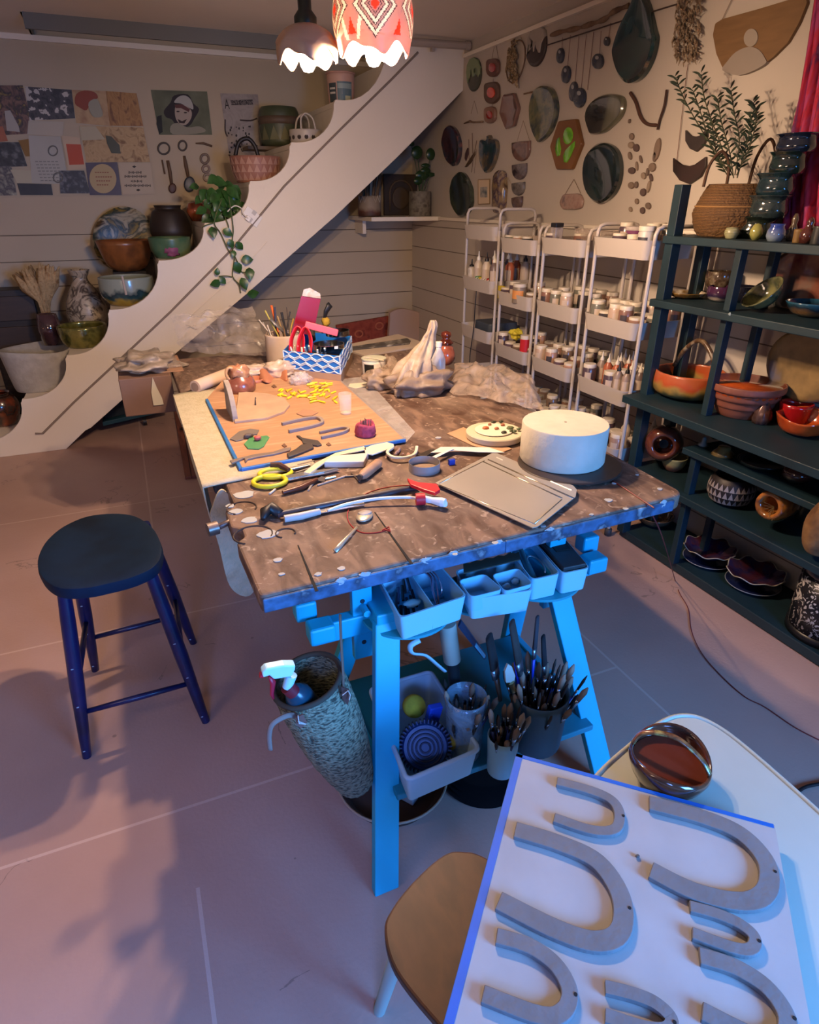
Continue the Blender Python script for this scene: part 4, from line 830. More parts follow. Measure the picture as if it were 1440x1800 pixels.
one('plastic_bag', bagsheet([oz(318, 618, ZT+.03), oz(478, 628, ZT+.02), oy(444, 540, 3.35), oy(300, 556, 3.35)], None, .05, 11, 50, 30, .02), film('#a89b90', .33, .2), 'big clear printed plastic bag draped over the far left corner of the table', 'bag', smooth=True)
for i, (px, py, w_, h_) in enumerate(((352, 594, 52, 22), (398, 606, 40, 26))):
    pass
# foil lining and jar, rusty jar, fabric picture, cushion board
mjar = N(['#7d3826', '#a3593f', '#5a2418'], 12, .15, coat=.8)
rj = pot('lidded_jar', 'glossy red brown lidded jar standing behind the right end of the clay bags', 'jar', 783, 640, ZT, 34, 36, vessel([(.6, 0), (.9, .15), (1, .45), (.8, .8), (.55, 1)], .05, .05), mjar)
R, H = rj['R'], rj['H']; mk('lid', lathe([(R*.75, H), (R*.8, H*1.06), (R*.5, H*1.2), (R*.35, H*1.24), (R*.55, H*1.38), (R*.5, H*1.55), (0, H*1.62)], 28), N(['#5d2418', '#8d402a'], 12, .1, metal=.5, coat=.9), rj, smooth=True, world=False)
fp = T('fabric_picture', 'red patterned fabric panel leaning on the back wall beyond the table', 'picture', oy(637, 595, YB-.10))
q = [oy(px, py, YB-.06) for px, py in ((590,570),(683,549),(684,598),(594,606))]
q = [oy(592, 572, YB-.05), oy(683, 556, YB-.05), oy(684, 640, YB-.05), oy(592, 650, YB-.05)]
mk('panel', prism(q, (0, .03, 0)), N(['#7d2f1d', '#93402a', '#5e2014'], 14, .9), fp)
for px, py, r in ((631, 587, .035), (667, 573, .035), (650, 602, .03), (612, 596, .028)): c = oy(px, py, YB-.052); mk('ring_motif', tube([c+Vector((r*math.cos(a), 0, r*.8*math.sin(a))) for a in [i*2*PI/20 for i in range(20)]], .007, 6, closed=True), P('#b0603f', .9), fp)
one('leaning_board', prism(bez([oy(px, py, YB-.16) for px, py in ((686,560),(690,548),(712,543),(745,553),(752,570),(754,610),(690,625))], 5, closed=True), (0, .05, 0)), P('#b09482', .85), 'pale pinkish rounded board leaning on the wall right of the red fabric panel', 'board', bev=.01)
# cardboard box, wood plank, cord, trolley board at the left behind the table
cb2 = T('cardboard_box', 'open cardboard carton of plastic sheeting standing left of the table', 'box', (-.02, 3.05, .45))
q = [oz(272, 655, ZT), oz(335, 668, ZT), oz(338, 628, ZT), oz(285, 622, ZT)]
L0, L1 = oy(266, 656, 3.05), oy(336, 662, 3.0)
mk('side', box((.0, 3.20, .705), (.22, .40, .17)), N(['#64493a', '#705444'], 6, .85), cb2, bev=.004)
mk('flap', box((.12, 3.22, ZT+.003), (.10, .34, .004)), P('#9c775c', .85), cb2)
mk('crumpled_sheet', lump((.02, 3.20, ZT+.02), (.13, .17, .045), 31, .6), film('#a39382', .8, .4), cb2, smooth=True)
mk('torn_label', prism([oy(px, py, 2.995) for px, py in ((268,663),(276,682),(285,700),(288,711),(270,713),(266,690))], (0, .004, 0)), P('#a79d86', .8), cb2)
k0, k1 = oz(180, 742, .09), oz(293, 716, .09)
sct = T('shelf_cart', 'low dark teal cart board with a dark crate standing under the stairs', 'cart', ((k0.x+k1.x)/2, (k0.y+k1.y)/2+.15, .06))
mk('board', prism([k0, k1, k1+Vector((0, .35, 0)), k0+Vector((0, .35, 0))], (0, 0, -.03)), P('#17404c', .5), sct, bev=.003)
mk('crate', prism([k0+Vector((.02, .06, 0)), k1+Vector((-.02, .06, 0)), k1+Vector((-.02, .33, 0)), k0+Vector((.02, .33, 0))], (0, 0, .30)), P('#0f1c22', .6), sct, bev=.004)
cs = T('castor', 'small black castor wheel below the dark teal board', 'castor', (oz(255, 742, .03).x, oz(255, 742, .03).y+.02, 0)); mk('wheel', tube([(-.012, 0, .03), (.012, 0, .03)], .03, 18), P('#151619', .5), cs, world=False, smooth=True, auto=True)
pk_ = N(['#6d3f33', '#854f3e', '#55302a'], 3, .6, stretch=(8, 1, 1)); wp = T('floor_plank', 'reddish brown wooden plank lying on the floor left of the table', 'plank', oz(333, 790, .0))
mk('plank', prism([oz(px, py, .002) for px, py in ((326,843),(350,840),(330,716),(305,716))], (0, 0, .018)), pk_, wp, bev=.002)
for a in ((318, 722, 337, 840),): mk('groove', tube([oz(a[0], a[1], .0215), oz(a[2], a[3], .0215)], .003, 6), P('#3a1d18', .7), wp)
mcord = P('#17110f', .5)
pts = [Vector((oz(328, 757, .02).x+.045*math.cos(a)*(1-.02*i), oz(328, 757, .02).y+.05*math.sin(a)*(1-.015*i), .024+.002*i)) for i, a in enumerate([k*.5 for k in range(34)])]
one('coiled_cord', tube(pts, .005, 6), mcord, 'small coil of black cord on the reddish plank', 'cord', smooth=True)
# ================================================================ trays on the trestle and brush pots on its shelf
mtray = P('#7fbcd0', .5); mteal = P('#1d8a96', .45)
def tray_box(label, q, h, th=.003, z=.602, mat=mtray, nm='tool_tray', splits=()):
    """q: 4 rim corners at top (front-left, front-right, back-right, back-left)"""
    c = (q[0]+q[1]+q[2]+q[3])/4; t = T(nm, label, 'tray', (c.x, c.y, z))
    low = [Vector((c.x+(p.x-c.x)*.90, c.y+(p.y-c.y)*.92, z)) for p in q]
    lo2 = rnd([(p.x, p.y) for p in low], .012); hi2 = rnd([(p.x, p.y) for p in q], .015)
    n = len(lo2); V = [Vector((x, y, z)) for x, y in lo2]+[Vector((x, y, z+h)) for x, y in hi2]
    def insx(pl, zz, k): return [Vector((c.x+(x-c.x)*k, c.y+(y-c.y)*k, zz)) for x, y in pl]
    V += insx(hi2, z+h, .95)+insx(lo2, z+th, .95)
    Fc = []
    for r in range(3):
        for i in range(n): k = (i+1) % n; Fc.append((r*n+i, r*n+k, (r+1)*n+k, (r+1)*n+i))
    Fc.append(tuple(reversed(range(n)))); Fc.append(tuple(3*n+i for i in range(n)))
    mk('tray_shell', (V, Fc), mat, t, bev=0, smooth=True, auto=True)
    for u in splits:
        a = q[0]*(1-u)+q[1]*u; b = q[3]*(1-u)+q[2]*u; d = Vector(((q[1]-q[0]).x, (q[1]-q[0]).y, 0)).normalized()*.0012
        a = a+(b-a)*.03; b = a+(b-a)*.94
        mk('divider', prism([Vector((a.x-d.x, a.y-d.y, z+th)), Vector((b.x-d.x, b.y-d.y, z+th)), Vector((b.x-d.x, b.y-d.y, z+h-.002)), Vector((a.x-d.x, a.y-d.y, z+h-.002))], d*2), mat, t)
    return t
ztr = .672
for cx, cy, r, lb in ((744, 1118, 80, 'turquoise round board under the left tool tray'), (868, 1080, 64, 'turquoise round board under the middle tray'), (985, 1053, 78, 'turquoise round board under the two right hand trays')):
    c = oz(cx, cy, .594); c.y += r*mpp(c); one('round_board', lathe([(0, 0), (r*mpp(c), 0), (r*mpp(c), .007), (0, .007)], 40, (c.x, c.y, .614-.020)), mteal, lb, 'board', smooth=True, auto=True)
qa = [oz(703, 1086, ztr), oz(822, 1046, ztr), oz(768, 985, ztr), oz(662, 1010, ztr)]
t1 = tray_box('pale blue divided tray of plastic offcuts at the left under the table edge', qa, .068, splits=(.5,))
qb = [oz(825, 1052, ztr-.004), oz(938, 1035, ztr-.004), oz(912, 975, ztr-.004), oz(800, 1000, ztr-.004)]
t2 = tray_box('pale blue tray holding two small square tubs under the table edge', qb, .062)
qc = [oz(936, 1017, ztr), oz(986, 1006, ztr), oz(935, 945, ztr), oz(890, 958, ztr)]
t3 = tray_box('narrow pale blue tray with clay tools third from the left', qc, .066)
qd = [oz(990, 1006, ztr), oz(1038, 996, ztr), oz(990, 940, ztr), oz(938, 948, ztr)]
t4 = tray_box('narrow pale tray with a sanding block at the right end', qd, .066)
for i, (x0, lb) in enumerate(((807, 'left small square blue tub in the middle tray'), (866, 'right small square blue tub in the middle tray'))):
    y0 = 1052 if i == 0 else 1042
    q = [oz(x0+21, y0-2, ztr+.002), oz(x0+78-(6 if i else 0), y0-16, ztr+.002), oz(x0+45, y0-44, ztr+.002), oz(x0-2, y0-32, ztr+.002)]
    tray_box(lb, q, .045, .003, ztr-.043, P('#74b8d2', .45), 'square_tub')
def inq(q, u, v, z): return (q[0]*(1-u)+q[1]*u)*(1-v)+(q[3]*(1-u)+q[2]*u)*v+Vector((0, 0, z-q[0].z))
one('pale_shell', blob(inq(qa, .32, .38, .645), (.022, .014, .006), .4, 4, 16, 8), P('#7fc0cc', .4), 'pale turquoise heart shaped piece in the left tray', 'shell', smooth=True)
for i in range(10): one('dark_tool', tube([inq(qa, .08+.08*(i % 5), .15+.12*(i//2), .615+.004*i), inq(qa, .2+.06*(i % 5), .5+.09*(i//2), .63+.003*i)], .004, 6), P(['#101318', '#1b1f2c', '#25314a', '#0c0e10'][i % 4], .5), 'dark plastic tool lying in the left half of the divided tray', 'tool', 'dark tools in the left tray half')
for i in range(3): one('metal_callipers', tube(bez([inq(qa, .62+.07*i, .05+.2*i, .62), inq(qa, .66+.07*i, .4, .655), inq(qa, .72+.05*i, .62, .672), inq(qa, .70+.05*i, .95, .665)], 5), .004, 8, flat=.5), P(['#a99fb8', '#8b7f9a', '#b7b0c2'][i], .25, .8), ['silver curved calliper arm beside the tray divider', 'silver curved calliper arm in the middle of the tray half', 'silver curved calliper arm nearest the tub tray'][i], 'callipers', smooth=True)
one('serrated_rib', prism([inq(qb, u, v, .682) for u, v in [(.05, .62), (.95, .70), (.98, .92)]+[(.92-.09*k, .90+(.05 if k % 2 else 0)) for k in range(10)]], (0, 0, .003)), P('#49453a', .4, .4), 'serrated grey metal rib lying on the back of the middle tray', 'scraper')
for i, (u, v) in enumerate(((.62, .35), (.78, .45))): one('soap_piece', blob(inq(qb, u+.05, v, .648), (.011, .009, .008), .3, i+40, 12, 7), P('#7fb2c2', .5), ['small pale lump at the left of the right square tub', 'larger pale lump at the right of the square tub'][i], 'lump', smooth=True)
one('rolled_tool', tube([inq(qc, .2, .1, .65), inq(qc, .45, .9, .655)], .010, 10), P('#2b5a66', .5), 'teal tube lying lengthwise in the third tray', 'tube', smooth=True, auto=True)
one('curved_wire', tube([inq(qc, .55+.22*math.cos(a), .4+.25*math.sin(a), .660) for a in [k*PI/10-1.2 for k in range(14)]], .0022, 6), P('#9fb4bd', .3, .8), 'curved silver wire loop in the third tray', 'wire', smooth=True)
one('round_weight', lathe([(0, 0), (.018, 0), (.018, .012), (0, .012)], 20, inq(qc, .55, .30, .612)), P('#4a3a2c', .6), 'small round brown disc in the bottom of the third tray', 'disc', smooth=True, auto=True)
sb = T('sanding_block', 'dark sanding block with a cut-out handle in the right hand tray', 'block', inq(qd, .5, .5, .64))
mk('block', prism([inq(qd, u, v, .655) for u, v in ((.08, .06), (.92, .06), (.92, .95), (.08, .95))], (0, 0, .022)), P('#23292b', .6), sb, bev=.003)
mk('recess', prism([inq(qd, u, v, .6775) for u, v in ((.3, .5), (.8, .5), (.8, .9), (.3, .9))], (0, 0, .001)), P('#07090a', .8), sb)
# bin on the shelf
zsh = .2465
qz = [oz(716, 1372, .335), oz(843, 1318, .335), oz(757, 1180, .335), oz(650, 1212, .335)]
bn = tray_box('white plastic bin of brushes and sponges on the trestle shelf', qz, .335-zsh, .004, zsh, P('#9fbcc8', .5), 'storage_bin')
hi2 = rnd([(p.x, p.y) for p in qz], .018); mk('rim', tube([Vector((x, y, .335)) for x, y in hi2], .006, 8, closed=True), P('#9fbcc8', .5), bn, smooth=True)
bb = T('scrubbing_brush', 'round blue scrubbing brush standing on edge in the white bin', 'brush', inq(qz, .38, .30, .33))
ctr = inq(qz, .42, .28, .315); M_ = TR(ctr) @ RZ(-.35) @ RX(1.0)
mk('disc', tf(lathe([(0, -.012), (.052, -.012), (.058, 0), (.052, .010), (0, .012)], 36), M_), P('#12366d', .45), bb, smooth=True, auto=True)
for i in range(40): a = i*2*PI/40; mk('bristle_tuft', tf(box((.060*math.cos(a), .060*math.sin(a), 0), (.009, .0035, .02), a), M_), P('#0f2a57', .6), bb)
mk('bristle_face', tf(join(*[tube([(r*math.cos(a), r*math.sin(a), .013) for a in [k*2*PI/24 for k in range(24)]], .0025, 5, closed=True) for r in (.012, .022, .032, .042)]), M_), P('#0a1f45', .6), bb)
one('round_sponge', tf(lathe([(0, -.014), (.027, -.014), (.030, 0), (.027, .014), (0, .014)], 24), TR(inq(qz, .50, .66, .335)) @ RX(1.1)), N(['#c9ae2e', '#a08c24'], 40, .9), 'round yellow sponge at the back of the white bin', 'sponge', smooth=True)
one('blue_sponge', tf(box((0, 0, 0), (.036, .018, .075)), TR(inq(qz, .70, .52, .325)) @ RY(.12) @ RX(.15)), P('#2456d8', .7), 'bright blue rectangular sponge standing in the white bin', 'sponge', bev=.003)
one('yellow_sponge', blob(inq(qz, .82, .25, .305), (.018, .014, .026), .2, 14), N(['#b08f22', '#8e6a1c'], 40, .9), 'small ochre sponge at the front right of the white bin', 'sponge', smooth=True)
# brush pots
def brush(tip, base, kind, label, i, group=None):
    tip, base = Vector(tip), Vector(base); d = tip-base; L = d.length
    t = T('paintbrush', label, 'paintbrush', base, 0, group)
    hc = ['#11141a', '#17204a', '#3b2a1e', '#0d0f12', '#1b3f9c', '#5a4630'][i % 6]
    mk('handle', tube([base, base+d*.35, base+d*.66], [.003, .0042, .0048], 6), P(hc, .35), t, smooth=True)
    mk('ferrule', tube([base+d*.64, base+d*.80], [.0050, .0062], 8, flat=1 if kind else .5), P('#8f9aa3', .22, 1), t, smooth=True)
    mk('bristles', tube([base+d*.79, base+d*.92, tip], [.0062, .0075, .0022], 8, flat=1 if kind else .5), P(['#2a211b', '#6d5a48', '#14110f', '#8a7c6a'][(i*3) % 4], .9), t, smooth=True)
    return t
pots = [('clear_tumbler', 'clear plastic tumbler of brushes behind the right corner of the white bin', 815, 1318, 70, 95, film('#7f9fb0', .55, .15), 16), ('small_cup', 'small pale blue cup of long brushes at the front of the trestle shelf', 880, 1352, 54, 60, P('#7fa9ba', .5), 16), ('brush_bucket', 'wide dark blue bucket packed with brushes on the right of the trestle shelf', 940, 1300, 98, 86, P('#2c4c5c', .5), 32)]
bi = 0
for nm, lb, px, py, wp, hp, m, cnt in pots:
    c = oz(px, py, zsh+.001); t = pot(nm, lb, 'cup', px, py, zsh+.001, wp, hp, vessel([(.85, 0), (.9, .1), (1, 1)], .05, .04), m, c=c)
    R, H = t['R'], t['H']; c = t.location
    for i in range(cnt):
        a = i*2.399; rr = R*.78*math.sqrt((i+.5)/cnt); base = c+Vector((rr*.5*math.cos(a), rr*.5*math.sin(a), .012))
        ln = (.155 if nm != 'brush_bucket' else .19)+.03*math.sin(i*5.1)+.01*math.cos(i*2.3)
        lean = Vector((rr*1.5*math.cos(a)+.01, rr*1.3*math.sin(a), ln)); brush(base+lean, base, i % 2, {'clear_tumbler': 'paintbrush standing bristles up in the clear tumbler', 'small_cup': 'long thin paintbrush standing in the small pale blue cup', 'brush_bucket': 'paintbrush standing in the wide dark bucket on the right'}[nm], bi, {'clear_tumbler': 'brushes in the clear tumbler', 'small_cup': 'brushes in the small blue cup', 'brush_bucket': 'brushes in the wide dark bucket'}[nm]); bi += 1
cB = oz(930, 1285, zsh)
def oyp(px, py, y=cB.y): return oy(px, py, y)
for i, (tip, base, wd, lb, cm) in enumerate([((900,1095),(925,1235),.020,'broad flat brush with dark bristles standing tallest under the trays','#2a2824'), ((945,1085),(935,1200),.014,'flat brush leaning right beside the tallest brush','#2b2a30'), ((860,1120),(880,1230),.022,'wide black bristled brush in the middle of the brush pots','#08090b'), ((955,1120),(960,1220),.016,'square black bristled brush near the right trestle leg','#0b0b10')]):
    A, B = oyp(*tip), oyp(*base, cB.y-.01); t = T('flat_brush', lb, 'brush', B); d = A-B
    mk('bristles', tube([A, B+d*.55], [wd*.8, wd], 10, flat=.4), P(cm, .95), t, smooth=True); mk('ferrule', tube([B+d*.56, B+d*.40], [wd, wd*.9], 10, flat=.4), P('#7d8a93', .3, .9), t, smooth=True); mk('handle', tube([B+d*.41, B], [wd*.5, wd*.35], 8, flat=.6), P(['#3c5a66', '#1d39a6', '#3c2c20', '#51422f'][i], .4), t, smooth=True)
bl = T('blue_brush', 'brush with a shiny silver ferrule and bright blue handle in the wide bucket', 'brush', oyp(912, 1210)); mk('ferrule', tube([oyp(905, 1125), oyp(909, 1165)], [.012, .009], 10, flat=.6), P('#b8d2da', .2, 1), bl, smooth=True); mk('handle', tube([oyp(909, 1165), oyp(912, 1210)], [.008, .005], 8), P('#1d3fd0', .3), bl, smooth=True)
fb = T('fan_brush', 'pale bristled fan brush with a gold ferrule in the brush pots', 'brush', oyp(893, 1200, cB.y-.05)); mk('bristles', prism([oyp(px, py, cB.y-.05) for px, py in ((888,1180),(893,1168),(900,1172),(906,1188),(904,1200),(890,1200))], (0, .006, 0)), P('#9aa39a', .9), fb); mk('ferrule', tube([oyp(897, 1198, cB.y-.047), oyp(903, 1215, cB.y-.047)], [.010, .007], 8), P('#a99a72', .2, 1), fb)
pr = T('paint_roller', 'thick pale roller standing behind the tumbler under the trays', 'roller', oyp(795, 1150, 1.05)); mk('sleeve', tube([oyp(786, 1095, 1.10), oyp(795, 1160, 1.10)], .022, 20), P('#8c8f82', .8), pr, smooth=True, auto=True); mk('core', tube([oyp(795, 1158, 1.10), oyp(800, 1205, 1.10)], .016, 14), P('#1b2326', .5), pr, smooth=True, auto=True)
wh = T('wire_hook_tool', 'pale bent hook shaped scraper handle rising from the white bin', 'tool', oy(750, 1150, 1.08)); mk('hook', tube(bez([oy(738, 1125, 1.08), oy(722, 1135, 1.08), oy(725, 1148, 1.08), oy(748, 1152, 1.08), oy(768, 1168, 1.08), oy(782, 1180, 1.08)], 5), .007, 8, flat=.5), P('#8fb7c2', .4), wh, smooth=True)
bt = T('blue_tool', 'flat steel scraper with a blue tip slanting from the trestle shelf', 'tool', oy(830, 1130, 1.15)); mk('blade', tube([oy(808, 1095, 1.12), oy(838, 1135, 1.12), oy(853, 1155, 1.12)], [.012, .011, .008], 6, flat=.3), P('#4a5570', .3, .6), bt); mk('tip', tube([oy(836, 1133, 1.115), oy(852, 1154, 1.115)], [.006, .006], 6, flat=.5), P('#6fc3da', .3), bt)
for i in range(8): c = oz(922+random.random()*60, 1265-random.random()*20, zsh+.12); one('glaze_test_bead', blob(c, (.009, .009, .008), .3, i+60, 10, 6), P(['#9fb4b8', '#3b4b50', '#7d8d84', '#1c2226'][i % 4], .4), 'small glazed bead among the brushes in the wide bucket', 'bead', 'beads among the brushes in the bucket')
# ---------------------------------------------------------------- seagrass basket with the spray bottle
yb_ = 1.02
def weave_mat(c1='#6b6d58', c2='#34362b', sc=95):
    return N([c2, c1, '#84856c'], sc, .9, bump=.9, bscale=sc, kind='noise', detail=2, stretch=(1, 1, 2.2), lo=.35, hi=.6)
A, B = oy(540, 1195, yb_), oy(628, 1378, yb_)      # mouth centre, foot centre
ax_ = (A-B).normalized(); mpxl = mpp((A+B)/2)
bk = T('seagrass_basket', 'tall narrow woven seagrass basket hanging from the left end of the trestle', 'basket', B)
q4 = ax_.to_track_quat('Z', 'Y').to_matrix().to_4x4(); LB = (A-B).length; 
prf = [(0, 0), (30*mpxl, .004), (38*mpxl, .03), (56*mpxl, LB*.45), (61*mpxl, LB*.85), (58*mpxl, LB)]
prf = [(v.x, v.y) for v in bez([(r, z, 0) for r, z in prf[1:6]], 8)]
g = lathe([(0, 0)]+prf+[(r-.006, z) for r, z in reversed(prf) if z > .01]+[(0, .012)], 48, (0, 0, 0), lambda r, z, a, j: (r*(1+.018*math.sin(18*a+(PI if int(z/.012) % 2 else 0))), z))
mk('woven_body', tf(g, TR(B) @ q4), weave_mat(), bk, smooth=True)
mk('rim', tf(tube([(57*mpxl*math.cos(a), 57*mpxl*math.sin(a), LB) for a in [i*2*PI/36 for i in range(36)]], .006, 8, closed=True), TR(B) @ q4), P('#3a3328', .9), bk, smooth=True)
mk('strap', tube(bez([oy(598, 1080, 1.06), oy(600, 1130, 1.02), oy(603, 1180, .99), oy(604, 1212, .965), oy(606, 1222, .96)], 5), .005, 8, flat=.5), P('#6d5546', .8), bk, smooth=True)
mk('strap', tube(bez([oy(524, 1258, .955), oy(505, 1258, .945), oy(480, 1272, .94), oy(473, 1292, .94), oy(475, 1318, .94)], 5), .0055, 8, flat=.5), P('#7d6a60', .8), bk, smooth=True)
mk('leather_tab', prism([oy(px, py, .952) for px, py in ((600,1208),(614,1212),(616,1226),(611,1240),(602,1228))], (0, .003, 0)), P('#4a2a22', .7), bk)
mk('leather_tab', prism([oy(px, py, .935) for px, py in ((520,1262),(533,1256),(540,1270),(530,1280),(521,1275))], (0, .003, 0)), P('#6d4a40', .7), bk)
for pts in (((602,1222),(612,1214),(616,1222),(614,1230)), ((524,1258),(526,1272),(538,1273),(524,1268))): mk('stitch', tube([oy(px, py, .93 if pts[0][0] < 560 else .945) for px, py in pts], .0012, 5), P('#b8b0a6', .7), bk)
sy = .97
sb_ = T('spray_bottle', 'spray bottle with a white nozzle and red trigger sticking out of the seagrass basket', 'spray bottle', oy(540, 1230, 1.0))
mk('bottle', tube([oy(512, 1212, sy), oy(524, 1222, .985), oy(560, 1262, 1.0)], [.012, .028, .030], 18), P('#123a4a', .3), sb_, smooth=True)
mk('collar', tube([oy(505, 1207, sy), oy(516, 1217, sy)], .0145, 16), P('#6d1522', .5), sb_, smooth=True, auto=True)
mk('neck', tube([oy(512, 1186, sy), oy(505, 1208, sy)], [.012, .010], 12), P('#a9dcea', .35), sb_, smooth=True, auto=True)
mk('spray_head', prism([oy(px, py, sy-.012) for px, py in ((461,1183),(468,1176),(500,1170),(520,1170),(519,1178),(513,1190),(500,1192),(482,1195),(474,1188),(468,1190),(463,1192))], (0, .020, 0)), P('#b5e0ee', .35), sb_, bev=.003)
mk('trigger', tube([oy(474, 1188, sy), oy(480, 1200, sy), oy(478, 1220, sy), oy(481, 1228, sy)], [.004, .007, .005, .003], 8, flat=.7), P('#a91530', .4), sb_, smooth=True)
mk('nozzle_tip', tube([oy(457, 1186, sy), oy(463, 1186, sy)], .006, 10), P('#c01532', .4), sb_)
# things on the floor under the trestle
fl = oz(690, 1380, .01); R = 98*mpp(fl)
wd = T('round_basin', 'wide shallow brown basin with a pale rim on the floor under the trestle', 'basin', (fl.x, fl.y, 0))
mk('bowl', lathe([(0, 0), (R*.8, 0), (R*.97, .05), (R*.93, .05), (R*.78, .012), (0, .012)], 48), N(['#3d2a22', '#2c1e19'], 8, .6), wd, smooth=True, auto=True, world=False)
mk('rim', tube([(R*.97*math.cos(a), R*.97*math.sin(a), .05) for a in [i*2*PI/48 for i in range(48)]], .0035, 8, closed=True), P('#9c8572', .6), wd, smooth=True, world=False)
mk('stand_bar', box((-.02, .0, .03), (.03, .20, .03), .6), P('#7f8d94', .5), wd, world=False, bev=.004)
fl = oz(862, 1380, .01); rb = T('ridged_plate_stack', 'stack of dark ridged round plates on the floor below the brush cups', 'plates', (fl.x, fl.y+.05, 0))
for k in range(5): mk('plate', lathe([(0, 0), (.11-.006*k, 0), (.125-.006*k, .012), (.118-.006*k, .012), (0, .004)], 44, (0, 0, .014*k)), P('#1d1a1c', .4), rb, smooth=True, auto=True, world=False)
# ================================================================ blue stool
st = T('blue_stool', 'navy blue painted wooden stool with a round saddle seat and chipped legs', 'stool', (-.19, 1.84, 0))
mnavy = N(['#070f38', '#0a1545', '#050c2c'], 7, .34, coat=.15); mseat = N(['#08182a', '#0a1e33', '#061322'], 6, .6)
mseat.node_tree.nodes['Principled BSDF'].inputs['Specular IOR Level'].default_value = .18
V = []; n = 44
rim_px = [(66,1000),(68,975),(82,945),(110,915),(150,893),(195,888),(235,897),(268,925),(285,960),(285,985),(270,1003),(235,1015),(190,1024),(150,1032),(105,1035),(78,1022)]
rp_ = bez([oz(px, py, .605) for px, py in rim_px], 4, closed=True); cS = sum(rp_, Vector())/len(rp_)
def zsd(p): return .605-.012+.030*((p.x-cS.x)/.2)**2*1.0-.010*((p.y-cS.y)/.2)
def ring(k, dz): return [Vector((cS.x+(p.x-cS.x)*k, cS.y+(p.y-cS.y)*k, zsd(cS+(p-cS)*k)+dz)) for p in rp_]
rings = [ring(.90, -.040), ring(.985, -.034), ring(1.0, -.018), ring(.985, -.003), ring(.95, 0), ring(.6, -.001), ring(.3, -.002)]
V = [v for r in rings for v in r]; n = len(rp_); Fc = [(j*n+i, j*n+(i+1) % n, (j+1)*n+(i+1) % n, (j+1)*n+i) for j in range(6) for i in range(n)]+[tuple(reversed(range(n))), tuple(6*n+i for i in range(n))]
# orientation fix
mk('seat', (V, Fc), mseat, st, smooth=True, auto=True)
feet = [oz(153, 1330, 0), oz(362, 1268, 0), oz(340, 1130, 0), oz(168, 1178, 0)]
tops = [Vector((cS.x+(f.x-cS.x)*.62, cS.y+(f.y-cS.y)*.62, .575)) for f in feet]
for f, t in zip(feet, tops):
    d = t-f; lg = mk('leg', tube([f, f+d*.12, f+d*.45, f+d*.8, t], [.0125, .0155, .0205, .0195, .0165], 16), mnavy, st, smooth=True, auto=True)
    for k in (.06, .33, .55): 
        q = f+d*k; mk('chip', blob(q+Vector((-.004, -.0165-.003*k*2, 0)), (.004, .0015, .002), .4, int(k*40), 8, 5), P('#8f9aa8', .7), lg)
def rung(i, j, h1, h2): a = feet[i]+(tops[i]-feet[i])*h1; b = feet[j]+(tops[j]-feet[j])*h2; mk('rung', tube([a, (a+b)/2, b], [.0075, .0095, .0075], 12), mnavy, st, smooth=True)
rung(0, 1, .27, .27); rung(3, 2, .27, .27); rung(0, 3, .42, .42); rung(1, 2, .42, .42)
# ================================================================ foreground: white table, brown stool, board of clay arches
ZW = .55
tq = [oz(1065, 1348, ZW), oz(1165, 1268, ZW), oz(1240, 1268, ZW), oz(1440, 1428, ZW)]
e1 = oz(1062, 1350, ZW); c1_ = oz(1172, 1250, ZW); c1b = oz(1240, 1262, ZW); e2 = oz(1445, 1432, ZW)
wt_ = T('white_plastic_table', 'white moulded plastic table with rounded corners in the foreground', 'table', (.85, .35, 0))
ol = [oz(1020, 1400, ZW), oz(1062, 1350, ZW), oz(1120, 1300, ZW), oz(1165, 1268, ZW), oz(1200, 1258, ZW), oz(1240, 1266, ZW), oz(1300, 1305, ZW), oz(1440, 1428, ZW), oz(1600, 1580, ZW)]
ol = bez(ol, 5); far = [Vector((ol[-1].x-.02, .02, ZW)), Vector((.40, -.10, ZW)), Vector((.30, .25, ZW))]
mwp = N(['#a3a597', '#adafa2'], 4, .45)
out = ol+far
mk('top', prism([p-Vector((0, 0, .02)) for p in out], (0, 0, .02)), mwp, wt_, bev=.004)
lip = tube([p+Vector((0, 0, .0)) for p in ol], .0045, 8); mk('raised_lip', lip, mwp, wt_, smooth=True)
ap = [Vector((p.x*.985+.85*.015, p.y*.985+.3*.015, ZW-.02)) for p in ol]; mk('apron', join(*[([a, b, b-Vector((0, 0, .05)), a-Vector((0, 0, .05))], [(0, 1, 2, 3)]) for a, b in zip(ap, ap[1:])]), mwp, wt_, solid=.004)
for x, y in ((.64, .50), (.90, .58), (.98, .12), (.50, .05)): mk('leg', tube([(x, y, ZW-.02), (x, y, 0)], [.022, .015], 12), mwp, wt_, smooth=True, auto=True)
bp_ = T('handled_bowl', 'dark glazed bowl with a strap handle and reddish liquid on the white table', 'bowl', oz(1170, 1366, ZW+.001))
c = bp_.location; s = mpp(c); R = 70*s
BH = .058
mk('body', lathe([(0, 0), (R*.6, 0), (R*.92, BH*.4), (R, BH*.8), (R*.97, BH), (R*.91, BH), (R*.92, BH*.75), (R*.84, BH*.4), (R*.5, .006), (0, .006)], 44, (0, 0, 0), lambda r, z, a, j: (r*(1+.03*math.sin(2*a)), z+(.008*math.sin(2*a+.5) if z > .04 else 0))), N(['#2b1a16', '#3d241c', '#5a3222', '#191315'], 14, .15, coat=.9), bp_, smooth=True, world=False)
mk('liquid', lathe([(0, BH*.5), (R*.86, BH*.5), (R*.88, BH*.62), (0, BH*.62)], 36), P('#5a281c', .2), bp_, world=False)
hp_ = [Vector((-R*.55, R*.72, BH*.9)), Vector((-R*.35, R*.62, BH*1.35)), Vector((R*.1, R*.1, BH*1.55)), Vector((R*.42, -R*.45, BH*1.2)), Vector((R*.5, -R*.75, BH*.85))]
